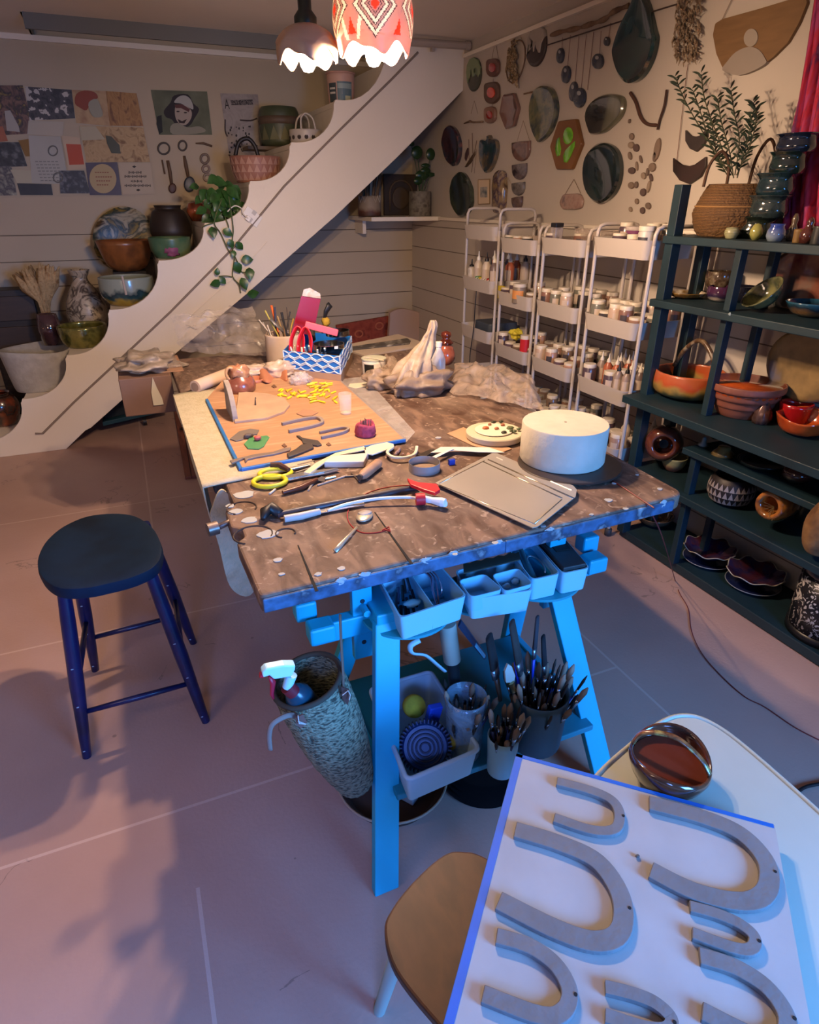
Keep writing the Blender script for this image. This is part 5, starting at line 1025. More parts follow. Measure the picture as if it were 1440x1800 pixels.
mk('handle', tube(bez(hp_, 6), .0065, 10, flat=.6), N(['#7a6a34', '#8c5a34', '#5a3a26', '#a59a5a'], 40, .2, coat=.8), bp_, smooth=True, world=False)
# brown topped stool
ZB = .45
bs_ = T('brown_stool', 'low stool with a brown wooden seat and pale legs under the clay board', 'stool', (.36, .50, 0))
so_ = bez([oz(px, py, ZB) for px, py in ((676,1635),(690,1595),(730,1545),(780,1502),(815,1496),(860,1510),(1000,1600),(1060,1760),(980,1900),(850,1880),(770,1800),(695,1705))], 5, closed=True)
mk('seat', prism([p-Vector((0, 0, .020)) for p in so_], (0, 0, .020)), N(['#452a18', '#50321d', '#3c2414'], 7, .5, stretch=(3, 1.3, 1), detail=7), bs_, bev=.004)
for tp2, ft in (((.235, .565), (.216, .665)), ((.40, .60), (.45, .72)), ((.30, .42), (.25, .33)), ((.50, .40), (.56, .30))): mk('leg', tube([(tp2[0], tp2[1], ZB-.02), (ft[0], ft[1], 0)], [.016, .0125], 14), P('#9db0a6', .5), bs_, smooth=True, auto=True)
# clay board
ZP = .575
cbT = T('plaster_board', 'white plasterboard sheet edged with blue tape carrying clay arches', 'board', oz(1100, 1600, ZP))
TL, TRc, BL = oz(908, 1325, ZP+.012), oz(1362, 1450, ZP+.012), oz(780, 1800, ZP+.012)
ux = (TRc-TL).normalized(); uy = (BL-TL).normalized(); Wd = (TRc-TL).length
BRr = oz(1425, 1800, ZP+.012); uyr = (BRr-TRc).normalized()
c4 = [TL, TRc, TRc+uyr*.62, TL+uy*.62]
mk('sheet', prism([p-Vector((0, 0, .012)) for p in c4], (0, 0, .012)), N(['#97928d', '#a19c97'], 10, .85, bump=.1), cbT)
def btape(a, b, inw, nm='blue_tape'):
    d = (b-a).normalized(); mk(nm, prism([a+Vector((0, 0, .0003)), b+Vector((0, 0, .0003)), b+inw+Vector((0, 0, .0003)), a+inw+Vector((0, 0, .0003))], (0, 0, .0008)), P('#1058a6', .5), cbT)
    mk(nm, prism([a-inw*.06, b-inw*.06, b-inw*.06-Vector((0, 0, .0125)), a-inw*.06-Vector((0, 0, .0125))], inw*.05), P('#1058a6', .5), cbT)
btape(TL, TL+uy*.62, ux*.012); btape(TL, TRc-ux*.002, uy*.007)
zc = ZP+.012+.0012
mclay = N(['#625f5e', '#6d6a69'], 20, .8, bump=.15, bscale=80)
arches = [([(978,1378),(1040,1395),(1075,1412),(1088,1436),(1080,1462),(1040,1464),(973,1442)], .0175, 'narrow clay arch nearest the top left corner of the board', (1096,1434)),
 ([(1140,1416),(1230,1440),(1300,1470),(1345,1520),(1346,1570),(1305,1590),(1220,1572),(1143,1534)], .0285, 'long clay arch nearest the bowl at the right of the board', (1363,1532)),
 ([(905,1463),(985,1488),(1050,1520),(1090,1580),(1090,1640),(1050,1660),(980,1640),(876,1588)], .0285, 'largest clay arch at the left of the board', (1107,1596)),
 ([(1211,1598),(1260,1612),(1300,1630),(1324,1652),(1320,1672),(1290,1672),(1215,1645)], .0170, 'small closed clay arch below the long right hand one', (1335,1654)),
 ([(872,1650),(930,1668),(975,1700),(1000,1745),(990,1782),(950,1790),(848,1752)], .0215, 'clay arch at the lower left of the board', (1012,1748)),
 ([(1228,1685),(1290,1705),(1345,1740),(1380,1790),(1375,1830),(1330,1830),(1232,1782)], .0225, 'clay arch at the lower right of the board cut by the frame', (1397,1790)),
 ([(1063,1740),(1110,1752),(1150,1768),(1178,1795),(1170,1815),(1130,1812),(1063,1790)], .0160, 'small clay arch at the bottom centre cut by the frame', (1186,1797))]
for pts, w_, lb, hole in arches:
    u_piece(pts, zc, w_, .0085, 'clay_arch', lb, 'clay arch', mclay, hole=(hole[0], hole[1], .0024))
one('clay_crumb', blob(oz(1121, 1505, zc+.002), (.004, .003, .002), .3, 3, 8, 5), P('#4d4a48', .8), 'dark speck of clay between the arches on the plasterboard', 'crumb')
# ================================================================ white trolleys with glaze jars
mtr = P('#b9aea6', .4)
def rrect(x0, x1, y0, y1, r=.03): return rnd([(x0, y0), (x1, y0), (x1, y1), (x0, y1)], r, 4)
def trolley(label, y0, y1, tiers, x0=1.95, x1=2.25, hd=.07, arch=True):
    t = T('trolley', label, 'trolley', ((x0+x1)/2, (y0+y1)/2, 0))
    for z in tiers:
        a = rrect(x0, x1, y0, y1); b = rrect(x0+.012, x1-.012, y0+.012, y1-.012); n = len(a); zb_ = z-.075
        V = [Vector((x, y, zb_)) for x, y in b]+[Vector((x, y, z)) for x, y in a]+[Vector((x, y, z)) for x, y in rrect(x0+.004, x1-.004, y0+.004, y1-.004)]+[Vector((x, y, z-.045)) for x, y in rrect(x0+.015, x1-.015, y0+.015, y1-.015)]
        Fc = [tuple(reversed(range(n)))]+[(r*n+i, r*n+(i+1) % n, (r+1)*n+(i+1) % n, (r+1)*n+i) for r in range(3) for i in range(n)]+[tuple(3*n+i for i in range(n))]
        tr = mk('tray', (V, Fc), mtr, t, smooth=True, auto=True)
        mk('rim', tube([Vector((x, y, z)) for x, y in a], .0035, 6, closed=True), mtr, tr, smooth=True, world=True) if False else None
    zt = tiers[0]
    for y in (y0-.004, y1+.004):
        for x in (x0+.035, x1-.035):
            mk('leg', tube([(x, y, 0.04), (x, y, zt-.02)], .0085, 8), mtr, t, smooth=True, auto=True)
            mk('castor', lathe([(0, 0), (.018, .004), (.018, .036), (0, .04)], 12, (x, y, 0)), P('#3c3a3a', .6), t, smooth=True)
        pts = [(x0+.035, y, zt-.03), (x0+.035, y, zt+hd-.03), (x0+.045, y, zt+hd-.008), (x0+.07, y, zt+hd), (x1-.07, y, zt+hd), (x1-.045, y, zt+hd-.008), (x1-.035, y, zt+hd-.03), (x1-.035, y, zt-.03)]
        mk('handle', tube(pts, .0085, 8), mtr, t, smooth=True)
    return t
TRO = [('nearest', 2.137, 2.49, (1.35, 1.025, .73, .455)), ('second', 2.555, 2.90, (1.33, 1.03, .74, .455)), ('third', 2.955, 3.30, (1.31, 1.03, .74, .455)), ('farthest', 3.36, 3.74, (1.36, 1.07, .78, .50))]
names_t = {'nearest': 'the white trolley next to the dark shelves', 'second': 'the second white trolley from the dark shelves', 'third': 'the third white trolley from the dark shelves', 'farthest': 'the farthest white trolley'}
trolley('white four-tier trolley full of glaze jars right beside the dark shelves', *TRO[0][1:3], TRO[0][3], hd=.05)
trolley('white four-tier trolley of jars, second from the dark shelves', *TRO[1][1:3], TRO[1][3], hd=.05)
trolley('white four-tier trolley of jars, third from the dark shelves', *TRO[2][1:3], TRO[2][3], hd=.07)
trolley('farthest white trolley with squeeze bottles and a grey tub, nearest the stairs', *TRO[3][1:3], TRO[3][3], hd=.09)
JC = ['#7d5a4e', '#5e4a52', '#8c6a58', '#3e3a3e', '#9a7f70', '#6c6a60', '#a8836e', '#4f3f48', '#b39a88', '#75604f']
mlid = P('#cfc3b2', .5); mlab = P('#b8a594', .6)
JP = {}
def jar_proto(kind, ci):
    """returns meshes of body, lid, label"""
    k = (kind, ci)
    if k in JP: return JP[k]
    t = T('glaze_jar' if kind != 'bottle' else 'squeeze_bottle', 'x', 'jar' if kind != 'bottle' else 'bottle', (0, 0, -9))
    bm = P(JC[ci], .25, coat=.4)
    if kind in ('jar', 'low'):
        R, H = (.033, .100) if kind == 'jar' else (.034, .062)
        mk('body', lathe([(0, 0), (R*.94, 0), (R, .004), (R, H*.80), (R*.86, H*.88), (0, H*.88)], 20), bm, t, smooth=True, auto=True, world=False)
        mk('lid', lathe([(0, H*.86), (R*.92, H*.86), (R*.92, H), (R*.86, H*1.03), (0, H*1.03)], 20), mlid, t, smooth=True, auto=True, world=False)
        a0 = PI+.1
        mk('paper_label', ([Vector((R*1.012*math.cos(a), R*1.012*math.sin(a), z)) for z in (H*.15, H*.66) for a in [a0-.05+.95*i/8 for i in range(9)]], [(i, i+1, i+10, i+9) for i in range(8)]), mlab if ci % 3 else P('#3a3238', .6), t, world=False)
    elif kind == 'bottle':
        mk('body', lathe([(0, 0), (.021, 0), (.022, .004), (.022, .095), (.011, .112), (.009, .116), (0, .116)], 16), P(['#b9a898', '#a85a3c', '#8c7a70', '#c2b2a0', '#6d5c58'][ci % 5], .35), t, smooth=True, world=False)
        mk('nozzle', lathe([(.010, .113), (.010, .124), (.004, .134), (.002, .155), (0, .155)], 12), P(['#d9d2c6', '#d9d2c6', '#17161a'][ci % 3], .4), t, smooth=True, auto=True, world=False)
        mk('paper_label', ([Vector((.0225*math.cos(a), .0225*math.sin(a), z)) for z in (.025, .08) for a in [PI-.3+1.6*i/6 for i in range(7)]], [(i, i+1, i+8, i+7) for i in range(6)]), mlab, t, world=False)
    JP[k] = t; return t
used_p = set()
CN = ['rust', 'plum', 'tan', 'black', 'beige', 'grey green', 'peach', 'dark violet', 'pale brown', 'olive brown']
ORD = ['first', 'second', 'third', 'fourth', 'fifth', 'sixth', 'seventh', 'eighth']
def put(kind, ci, loc, label, group=None, rz=0, sc=None):
    p = jar_proto(kind, ci)
    if (kind, ci) not in used_p:
        used_p.add((kind, ci)); p.location = loc; p.rotation_euler = (0, 0, rz); p['label'] = label
        if group: p['group'] = group
        if sc: p.scale = (sc, sc, sc)
        return p
    return dup(p, loc, rz, label, group, sc)
TN = ['top', 'second', 'third', 'bottom']
def fill(tro, tier, nx, ny, kinds, seed, skip=0, sc=1.0, dz=.006):
    nm, y0, y1, tiers = TRO[tro]; z = tiers[tier]-.0448
    rs = random.Random(seed)
    for i in range(nx):
        for j in range(ny):
            if rs.random() < skip: continue
            x = 1.95+.045+i*(.30-.09)/max(1, nx-1)+rs.uniform(-.003, .003); y = y1-.045-j*((y1-y0)-.09)/max(1, ny-1)+rs.uniform(-.003, .003)
            kd = rs.choice(kinds); ci = rs.randrange(10)
            row = ['front', 'second', 'back', 'rearmost'][i]
            short = {'nearest': 'of nearest trolley', 'second': 'of second trolley', 'third': 'of third trolley', 'farthest': 'of farthest trolley'}[nm]
            what = {'jar': f'white lidded {CN[ci]} jar', 'low': f'low lidded {CN[ci]} pot', 'bottle': 'small nozzle bottle'}[kd]
            put(kd, ci, (x, y, z), f'{what}, {ORD[j]} from left in {row} row, {TN[tier]} tray {short}', f'jars on the {TN[tier]} tray {short}', rs.uniform(-.3, .5), sc)
fill(0, 0, 3, 4, ['jar', 'low'], 1, .45)
fill(0, 1, 3, 5, ['jar', 'jar', 'low'], 2, .08)
fill(0, 2, 4, 6, ['bottle', 'bottle', 'jar'], 3, .1)
fill(0, 3, 3, 5, ['jar', 'low', 'bottle'], 4, .05, 1.05)
fill(1, 0, 3, 4, ['low', 'jar'], 5, .5)
fill(1, 1, 3, 4, ['jar'], 6, .2)
fill(1, 2, 3, 4, ['jar', 'jar', 'low'], 7, .02)
fill(1, 3, 3, 4, ['low', 'jar'], 8, .05)
fill(2, 0, 2, 4, ['low'], 9, .3, .9)
fill(2, 1, 3, 4, ['low', 'low', 'jar'], 10, .25)
fill(2, 2, 3, 4, ['low', 'jar'], 11, .1)
fill(2, 3, 3, 4, ['low'], 12, .15)
fill(3, 1, 3, 4, ['bottle'], 13, .35, 1.25)
# special things on the trolleys
oj = T('orange_label_jar', 'large white lidded jar with an orange label on the third trolley', 'jar', (1.985, 3.10, .986)); R = .040
mk('body', lathe([(0, 0), (R, 0), (R, .075), (R*.9, .085), (0, .085)], 24), P('#7d6f62', .4), oj, smooth=True, auto=True, world=False)
mk('lid', lathe([(0, .083), (R*.96, .083), (R*.96, .10), (0, .102)], 24), mlid, oj, smooth=True, auto=True, world=False)
mk('orange_label', ([Vector((R*1.012*math.cos(a), R*1.012*math.sin(a), z)) for z in (.022, .066) for a in [PI-.7+2.2*i/10 for i in range(11)]], [(i, i+1, i+12, i+11) for i in range(10)]), P('#cf8a4c', .6), oj, world=False)
one('yellow_cloth', blob((2.02, 3.16, .80), (.035, .04, .03), .6, 5, 12, 7, 2), P('#c2b22e', .7), 'folded yellow sponge cloth on the third tray of the third trolley', 'cloth')
rj2 = T('red_jar', 'bright red jar with a white lid on the third tray of the third trolley', 'jar', (1.98, 3.0, .736)); mk('body', lathe([(0, 0), (.028, 0), (.028, .07), (0, .075)], 20), P('#b8262c', .3), rj2, smooth=True, auto=True, world=False); mk('lid', lathe([(0, .07), (.027, .07), (.027, .09), (0, .092)], 20), mlid, rj2, smooth=True, auto=True, world=False)
one('grey_tub', prism([(x, y, .715) for x, y in rrect(1.99, 2.2, 3.42, 3.62)], (0, 0, .10)), P('#3c4450', .5), 'dark grey plastic tub on the third tray of the farthest trolley', 'tub', bev=.006)
one('black_cable', tube(bez([Vector((1.945, 3.52, 1.0)), Vector((1.94, 3.52, .9)), Vector((1.943, 3.53, .78)), Vector((1.93, 3.54, .60)), Vector((1.945, 3.55, .45))], 5), .003, 6), P('#1a1718', .5), 'thin black cable hanging down the farthest trolley', 'cable', smooth=True)
for i, (y, h) in enumerate(((3.665, .13), (3.50, .14))):
    t = T('squeeze_bottle', ['clear squeeze bottle with a black nozzle at the left of the farthest trolley', 'clear squeeze bottle with a black nozzle, right of its twin on the farthest trolley'][i], 'bottle', (1.985+.04*i, y, 1.026)); mk('body', lathe([(0, 0), (.024, 0), (.026, h*.7), (.015, h*.78), (0, h*.78)], 18), film('#d6cabc', .8), t, smooth=True, world=False); mk('nozzle', lathe([(.015, h*.76), (.015, h*.84), (.006, h*.88), (.003, h*1.1), (0, h*1.1)], 12), P('#15131a', .4), t, smooth=True, auto=True, world=False)
for i in range(6): one('plastic_loop', tube([Vector((1.97+.0*i, 3.60-.03*i, 1.028)), Vector((1.96, 3.58-.028*i, 1.06)), Vector((1.975, 3.565-.03*i, 1.075))], .003, 6), P('#d8cfc0', .4), 'thin white plastic tool standing at the front of the farthest trolley', 'tool', 'white tools on the farthest trolley')
for i, (y, c) in enumerate(((3.58, '#2f7a3c'), (3.54, '#b7a31f'), (3.44, '#a82a24'), (3.40, '#5e1f24'))): one('small_pot', lathe([(0, 0), (.022, 0), (.022, .05), (0, .055)], 16, (1.99, y, 1.027)), P(c, .5), ['small green pot', 'small yellow pot', 'small bright red pot', 'small dark red pot'][i]+' on the second tray of the farthest trolley', 'pot', smooth=True, auto=True)
one('yellow_pack', box((1.975, 3.34-.06, 1.02), (.02, .045, .07)), P('#b9a12a', .6), 'small yellow and brown packet beside the orange labelled jar', 'packet', bev=.002)
for k, (tr, y, z, lb, s) in enumerate(((0, 2.36, 1.306, 'clear plastic tub with purple contents on the top tray beside the dark shelves', (.12, .17, .085)), (1, 2.70, 1.286, 'clear plastic storage box on the top tray of the second trolley', (.14, .20, .085)), (2, 3.12, 1.266, 'flat clear storage box on the top tray of the third trolley', (.14, .18, .055)))):
    one('clear_box', prism([(x, yy, z) for x, yy in rrect(2.08, 2.08+s[0], y-s[1]/2, y+s[1]/2, .01)], (0, 0, s[2])), film('#cbb6a8', .35), lb, 'box')
pt = T('purple_tub', 'round clear tub of purple glaze with a pale lid on the nearest trolley', 'tub', (2.06, 2.335, 1.306)); mk('body', lathe([(0, 0), (.036, 0), (.042, .075), (0, .075)], 24), P('#6d3a5e', .3, coat=.3), pt, smooth=True, auto=True, world=False); mk('lid', lathe([(0, .074), (.045, .074), (.045, .088), (0, .092)], 24), film('#c8bcb8', .8), pt, smooth=True, auto=True, world=False)
ob = T('stacked_tubs', 'stack of orange and white tubs at the front right of the top tray', 'tub', (1.99, 2.265, 1.306)); 
for k in range(3): mk('tub', lathe([(0, .022*k), (.026, .022*k), (.028, .022*k+.018), (0, .020+.022*k)], 20), P('#c27a5a' if k < 2 else '#d2c6b4', .5), ob, smooth=True, auto=True, world=False)
wj = T('white_jar', 'fat white jar with a dark printed label at the right end of the top tray', 'jar', (1.99, 2.19, 1.306)); mk('body', lathe([(0, 0), (.034, 0), (.034, .07), (.03, .08), (0, .08)], 24), P('#b5afa8', .4), wj, smooth=True, auto=True, world=False); mk('lid', lathe([(0, .078), (.034, .078), (.034, .096), (0, .098)], 24), mlid, wj, smooth=True, auto=True, world=False); mk('label', ([Vector((.0345*math.cos(a), .0345*math.sin(a), z)) for z in (.03, .055) for a in [PI-.4+1.4*i/8 for i in range(9)]], [(i, i+1, i+10, i+9) for i in range(8)]), P('#35313a', .5), wj, world=False)
bj = T('black_lid_bottle', 'square clear bottle with a black lid on the second trolley top tray', 'bottle', (2.0, 2.83, 1.286)); mk('body', box((0, 0, .045), (.045, .045, .09)), film('#a89c98', .75), bj, world=False, bev=.004); mk('lid', box((0, 0, .10), (.046, .046, .02)), P('#161418', .4), bj, world=False, bev=.003)
# ================================================================ dark shelf unit
msh = N(['#0f262e', '#122c35', '#0d2027'], 4, .55, bump=.05)
su = T('shelf_unit', 'dark teal painted shelf unit of pottery along the right wall', 'shelf', (2.17, 1.4, 0))
YL = 2.085; YR = .35
for nm, z, x0, y1, th in (('shelf', 1.37, 2.0, YL+.024, .028), ('shelf', 1.13, 1.985, YL+.024, .028), ('shelf', .73, 1.92, YL+.024, .032), ('shelf', .58, 2.0, 1.80, .026), ('shelf', .385, 1.985, YL+.024, .030), ('shelf', .045, 2.035, YL+.024, .04)):
    mk(nm, box(((x0+2.325)/2, (y1+YR)/2, z-th/2), (2.325-x0, y1-YR, th)), msh, su, bev=.003)
for y in (YL, 1.75, .95):
    for x, w_ in ((2.035, .045), (2.205, .040)):
        z1 = 1.55 if y == YL and x < 2.1 else 1.35
        if y == YL:
            mk('post', box((x, y-.0, z1/2+.02), (w_, .042, z1-.04)), msh, su, bev=.002)
        else:
            for a, b in ((1.13, 1.342), (.73, 1.102), (.385, .554), (.045, .355)):
                mk('post', box((x+.0, y, (a+b)/2), (w_*.75, .028, b-a)), msh, su, bev=.002)
for i, (px, py) in enumerate(((1283, 552),)): mk('paint_chip', blob(ox(px, py, 1.984), (.002, .006, .006), .3, i, 8, 5), P('#7d8d92', .7), su)
# pottery
def P_(name, label, cat, px, py, z, wpx, hpx, prof, mat, **k): return pot(name, label, cat, px, py, z, wpx, hpx, prof, mat, **k)
g_ = lambda cols, sc=14, ro=.12: N(cols, sc, ro, coat=1.0)
# top shelf: basket with plant
bc_ = oz(1258, 402, 1.371); s = mpp(bc_)
bsk = T('wicker_basket', 'round brown wicker basket with loop handles holding a leafy plant on the top shelf', 'basket', (2.16, bc_.y if bc_.y < 2.0 else 1.98, 1.371))
bsk.location = (2.165, 1.945, 1.371); bc_ = Vector(bsk.location); s = mpp(bc_); 
HB = hgt(bc_, 92)
prb = [(0, 0), (48*s, 0), (56*s, HB*.12), (64*s, HB*.42), (62*s, HB*.55), (54*s, HB*.8), (46*s, HB)]
prb = [(v.x, v.y) for v in bez([(r, z, 0) for r, z in prb[1:]], 6)]
mwk = N(['#3c2610', '#5e3f1c', '#704e26'], 60, .8, kind='wave', dist=1.5, bump=.8, bscale=90, lo=.1, hi=.9)
mk('woven_body', lathe([(0, 0)]+prb+[(r-.005, z) for r, z in reversed(prb) if z > .01]+[(0, .01)], 44, (0, 0, 0), lambda r, z, a, j: (r+.0016*math.sin(z*420), z)), mwk, bsk, smooth=True, world=False)
mk('fold_band', tube([(61*s*math.cos(a), 61*s*math.sin(a), HB*.58) for a in [i*2*PI/36 for i in range(36)]], .004, 6, closed=True), P('#8a6436', .8), bsk, smooth=True, world=False)
vr = Vector((rt.x, rt.y, 0)).normalized()
for sg, hh in ((-1, 48), (1, 66)):
    cc = vr*(38*s*sg); pts = [cc-vr*(20*s)+Vector((0, 0, HB*.95)), cc-vr*(16*s)+Vector((0, 0, HB+hh*s*.6)), cc+Vector((0, 0, HB+hh*s)), cc+vr*(16*s)+Vector((0, 0, HB+hh*s*.6)), cc+vr*(19*s)+Vector((0, 0, HB*.95))]
    mk('loop_handle', tube(bez(pts, 6), .0055, 8), P('#4a2f1a', .8), bsk, smooth=True, world=False)
pl = T('potted_plant', 'tall plant with narrow dark leaves growing out of the wicker basket', 'plant', bc_+Vector((0, 0, HB*.8)))
mleaf = N(['#18241a', '#25331f', '#131c14'], 20, .6)
def leafblade(base, d, L, w, nrm=None):
    d = Vector(d).normalized(); sdir = d.cross(Vector((0, 0, 1))); sdir = sdir.normalized() if sdir.length > .01 else Vector((1, 0, 0)); sdir = (sdir*math.cos(1.0)+d.cross(sdir)*math.sin(1.0))
    V, Fc = [], []; n = 5
    for i in range(n+1):
        t = i/n; ww = w*math.sin(PI*min(.98, max(.04, t)))**.8; p = Vector(base)+d*(L*t)+Vector((0, 0, -L*.25*t*t)); V += [p-sdir*ww, p+sdir*ww]
    for i in range(n): Fc.append((2*i, 2*i+1, 2*i+3, 2*i+2))
    return V, Fc
stems = [((1285,300),(1230,215),(1200,160),(1188,128)), ((1288,300),(1265,240),(1240,170),(1233,122)), ((1292,300),(1300,240),(1292,195),(1285,150)), ((1295,300),(1318,250),(1330,200),(1325,172)), ((1284,300),(1250,250),(1235,200),(1218,150)), ((1290,305),(1282,255),(1268,205),(1262,165)), ((1296,305),(1308,262),(1318,225),(1322,195)), ((1282,305),(1262,270),(1256,235),(1250,200))]
for si, st_ in enumerate(stems):
    xx = 2.14+.02*math.sin(si*2.1); P3 = bez([ox(px, py+8, xx) for px, py in st_], 5); mk('stem', tube(P3, [.0022]*(len(P3)-1)+[.0008], 5), P('#3a3a22', .7), pl)
    lv = []
    for i in range(2, len(P3)):
        d = (P3[i]-P3[i-1]).normalized()
        for sgn in (-1, 1):
            o = Vector((rt.x, rt.y, 0))*sgn*1.0+Vector((-.4*math.cos(i*2+si), .3*math.sin(i*3), .35)); lv.append(leafblade(P3[i]+d*.006*sgn, d*.8+o, .040+.008*math.sin(i*1.7), .0042))
    mk('foliage', join(*lv), mleaf, pl)
# small pots on top shelf front, y px base
TS = 1.371
P_('pebble_pot', 'small pale green striped round pot on the top shelf in front of the basket', 'pot', 1286, 411, TS, 24, 20, [(0, 0), (.7, 0), (.75, .12), (1, .4), (1, .65), (.8, .95), (0, 1)], N(['#b7b08c', '#5c6240', '#8c8a60'], 60, .35, kind='wave', lo=.1, hi=.9), c=(2.06, ox(1286, 412, 2.06).y, TS))
P_('olive_egg', 'small glossy olive egg-shaped pot on the top shelf', 'pot', 1329, 412, TS, 22, 30, [(0, 0), (.5, 0), (1, .35), (.95, .6), (.55, .92), (0, 1)], g_(['#7d7d3e', '#9a9650', '#55582e']), c=(2.06, ox(1329, 412, 2.06).y, TS))
P_('blue_pot', 'small blue and pale grey lidded pot on the top shelf', 'pot', 1364, 414, TS, 31, 31, [(0, 0), (.75, 0), (1, .3), (.95, .6), (.72, .85), (.8, 1), (0, 1)], N(['#8796a0', '#31468c'], 24, .12, kind='height', coat=1), c=(2.06, ox(1364, 412, 2.06).y, TS))
P_('bead_tower', 'tiny dark stacked ornament behind the blue pot', 'ornament', 1392, 406, TS, 16, 48, [(0, 0), (.9, 0), (1, .2), (.6, .3), (.9, .45), (.55, .6), (.7, .8), (.3, 1), (0, 1)], g_(['#4a3c30', '#6b5a44']), c=(2.14, ox(1392, 412, 2.14).y, TS))
P_('tan_cup', 'small tan egg cup on the top shelf', 'cup', 1404, 416, TS, 17, 24, TUMB, P('#75592f', .5), c=(2.06, ox(1404, 412, 2.06).y, TS))
P_('brown_bottle', 'small shiny reddish brown bottle on the top shelf', 'bottle', 1420, 416, TS, 26, 55, [(0, 0), (.8, 0), (1, .2), (.95, .35), (.55, .5), (.4, .62), (.5, .68), (.3, .8), (0, .86)], g_(['#3c1c18', '#52281f', '#2a1412']), c=(2.06, ox(1420, 412, 2.06).y, TS))
P_('dark_pot', 'small dark pot at the right end of the top shelf', 'pot', 1440, 415, TS, 22, 30, CYL, P('#2c2c2a', .4), c=(2.06, ox(1440, 412, 2.06).y, TS))
# stack of dark glazed pots
zk = TS
for i, (px, wpx, hpx, cl, lb) in enumerate([(1346, 66, 38, ['#141a1c', '#20281f', '#0f1416'], 'bottom dark green pot of the glazed stack on the top shelf'), (1362, 66, 40, ['#1b2426', '#2f3b3c', '#121719'], 'second pot up in the dark glazed stack on the top shelf'), (1366, 64, 42, ['#15242a', '#1e3339', '#0f181d'], 'third pot up in the dark glazed stack, grey blue'), (1378, 60, 40, ['#1a302c', '#121e22', '#3a3828'], 'fourth pot up in the dark glazed stack, teal and brown'), (1385, 66, 34, ['#0a1222', '#141e34', '#2a2618'], 'topmost navy pot with a rolled rim in the glazed stack')]):
    c = Vector((2.16-.0*i, 1.665, 1.371)) if i == 0 else c; s = mpp(c); cc = Vector((2.17, ox(px+6, 300, 2.17).y, zk)); H = hgt(cc, hpx); R = wpx*mpp(cc)/2
    t = T('glazed_pot', lb, 'pot', cc); mk('body', lathe([(v.x*R, v.y*H) for v in bez([(.82, 0, 0), (.98, .3, 0), (.9, .75, 0), (1.08, .97, 0), (1.06, 1.0, 0), (.9, .96, 0), (.8, .5, 0)], 4)]+[(0, H*.3)], 30, (0, 0, 0), lambda r, z, a, j: (r*(1+.05*math.sin(3*a+j*.1)), z)), g_(cl, 18, .1), t, smooth=True, world=False); zk += H*.93
# pink hanging textile at right edge
pk1 = N(['#7d1a4a', '#a63a6e', '#b0203a', '#5a1a4e', '#8c5a86'], 9, .8, stretch=(1, 3, .6), detail=8, dist=1.2)
def textile(u, v):
    p = ox(1384+46*v**1.3+75*u, 400-420*v, 2.285); return (2.285-.018*math.sin(u*16+v*2)-.012*math.sin(u*37+v*5)-.01*math.sin(v*9), p.y, 1.40+1.0*v)
one('pink_textile', sheet(textile, 60, 24), pk1, 'crumpled pink, purple and red felted textile hanging at the right edge of the wall', 'textile', solid=.012, smooth=True)
# second shelf
S2 = 1.131
P_('shell_dish', 'shallow white dish with a gold brown glaze on the second shelf', 'dish', 1205, 523, S2, 66, 10, vessel([(.5, 0), (.8, .3), (1, 1)], .05, .2), g_(['#5a3a1a', '#8c6a30', '#c9bda8'], 20, .15), fn=lambda r, z, a, j: (r*(1+.05*math.sin(4*a)), z))
P_('ribbed_cup', 'dark brown ribbed cup with pale drips stacked on a purple bowl', 'cup', 1263, 505, S2+.03, 50, 34, vessel([(.6, 0), (.9, .3), (1, .7), (.95, 1)], .06, .06), g_(['#2e211a', '#4a3a2c', '#8a7d66'], 30, .12), fn=lambda r, z, a, j: (r*(1+.03*math.sin(14*a)), z))
P_('purple_bowl', 'plum purple bowl with a pale foot under the ribbed cup', 'bowl', 1264, 529, S2, 46, 26, BOWLR, N(['#cfc0b0', '#2a2140', '#43203c'], 30, .12, kind='height', coat=1))
P_('navy_bowl', 'dark navy bowl behind the shelf post on the second shelf', 'bowl', 1300, 530, S2, 50, 28, BOWLR, g_(['#14141f', '#20202e']))
def tilted(name, label, cat, px, py, x, wpx, prof, mat, ax, ang, fn=None, hpx=30):
    c = ox(px, py, x); s = mpp(c); R = wpx*s/2; H = hpx*s; t = T(name, label, cat, c)
    M_ = Matrix.Rotation(ang, 4, Vector(ax)) if ang is not None else Vector(ax).to_track_quat('Z', 'Y').to_matrix().to_4x4(); mk('body', tf(lathe([(r*R, h*H) for r, h in prof], 32, (0, 0, 0), fn), M_), mat, t, smooth=True, world=False); return t
tilted('green_bowl', 'green glazed oval bowl tipped forward on the second shelf', 'bowl', 1352, 532, 2.14, 72, vessel([(.3, 0), (.7, .3), (1, 1)], .04, .08), g_(['#55583a', '#7d7a4e', '#3a4030', '#8f8a66'], 12, .12), (0.4, 1, 0), -.75, hpx=26)
P_('blue_bowl', 'dark bowl with a wooden outside and shiny blue edge on the second shelf', 'bowl', 1422, 556, S2, 84, 26, vessel([(.35, 0), (.75, .3), (1, 1)], .05, .1), N(['#8c6a42', '#6d5030', '#1c2c38', '#2a5a74'], 22, .12, kind='height', coat=1))
def disc_on(label, pxs, x, th, mat, name='platter', cat='platter', lv=((1, 0), (1, .3), (.9, .5), (.8, .35), (0, .25))):
    g = pillow([ox(px, py, x) for px, py in pxs], (-th, 0, 0), lv); t = one(name, g, mat, label, cat, smooth=True); return t
disc_on('large round red, brown and grey platter leaning at the back of the second shelf', ell(1425, 500, 74, 68, 36), 2.29, .03, g_(['#5a1f26', '#7d4a38', '#6b6257', '#3c4440'], 7, .25))
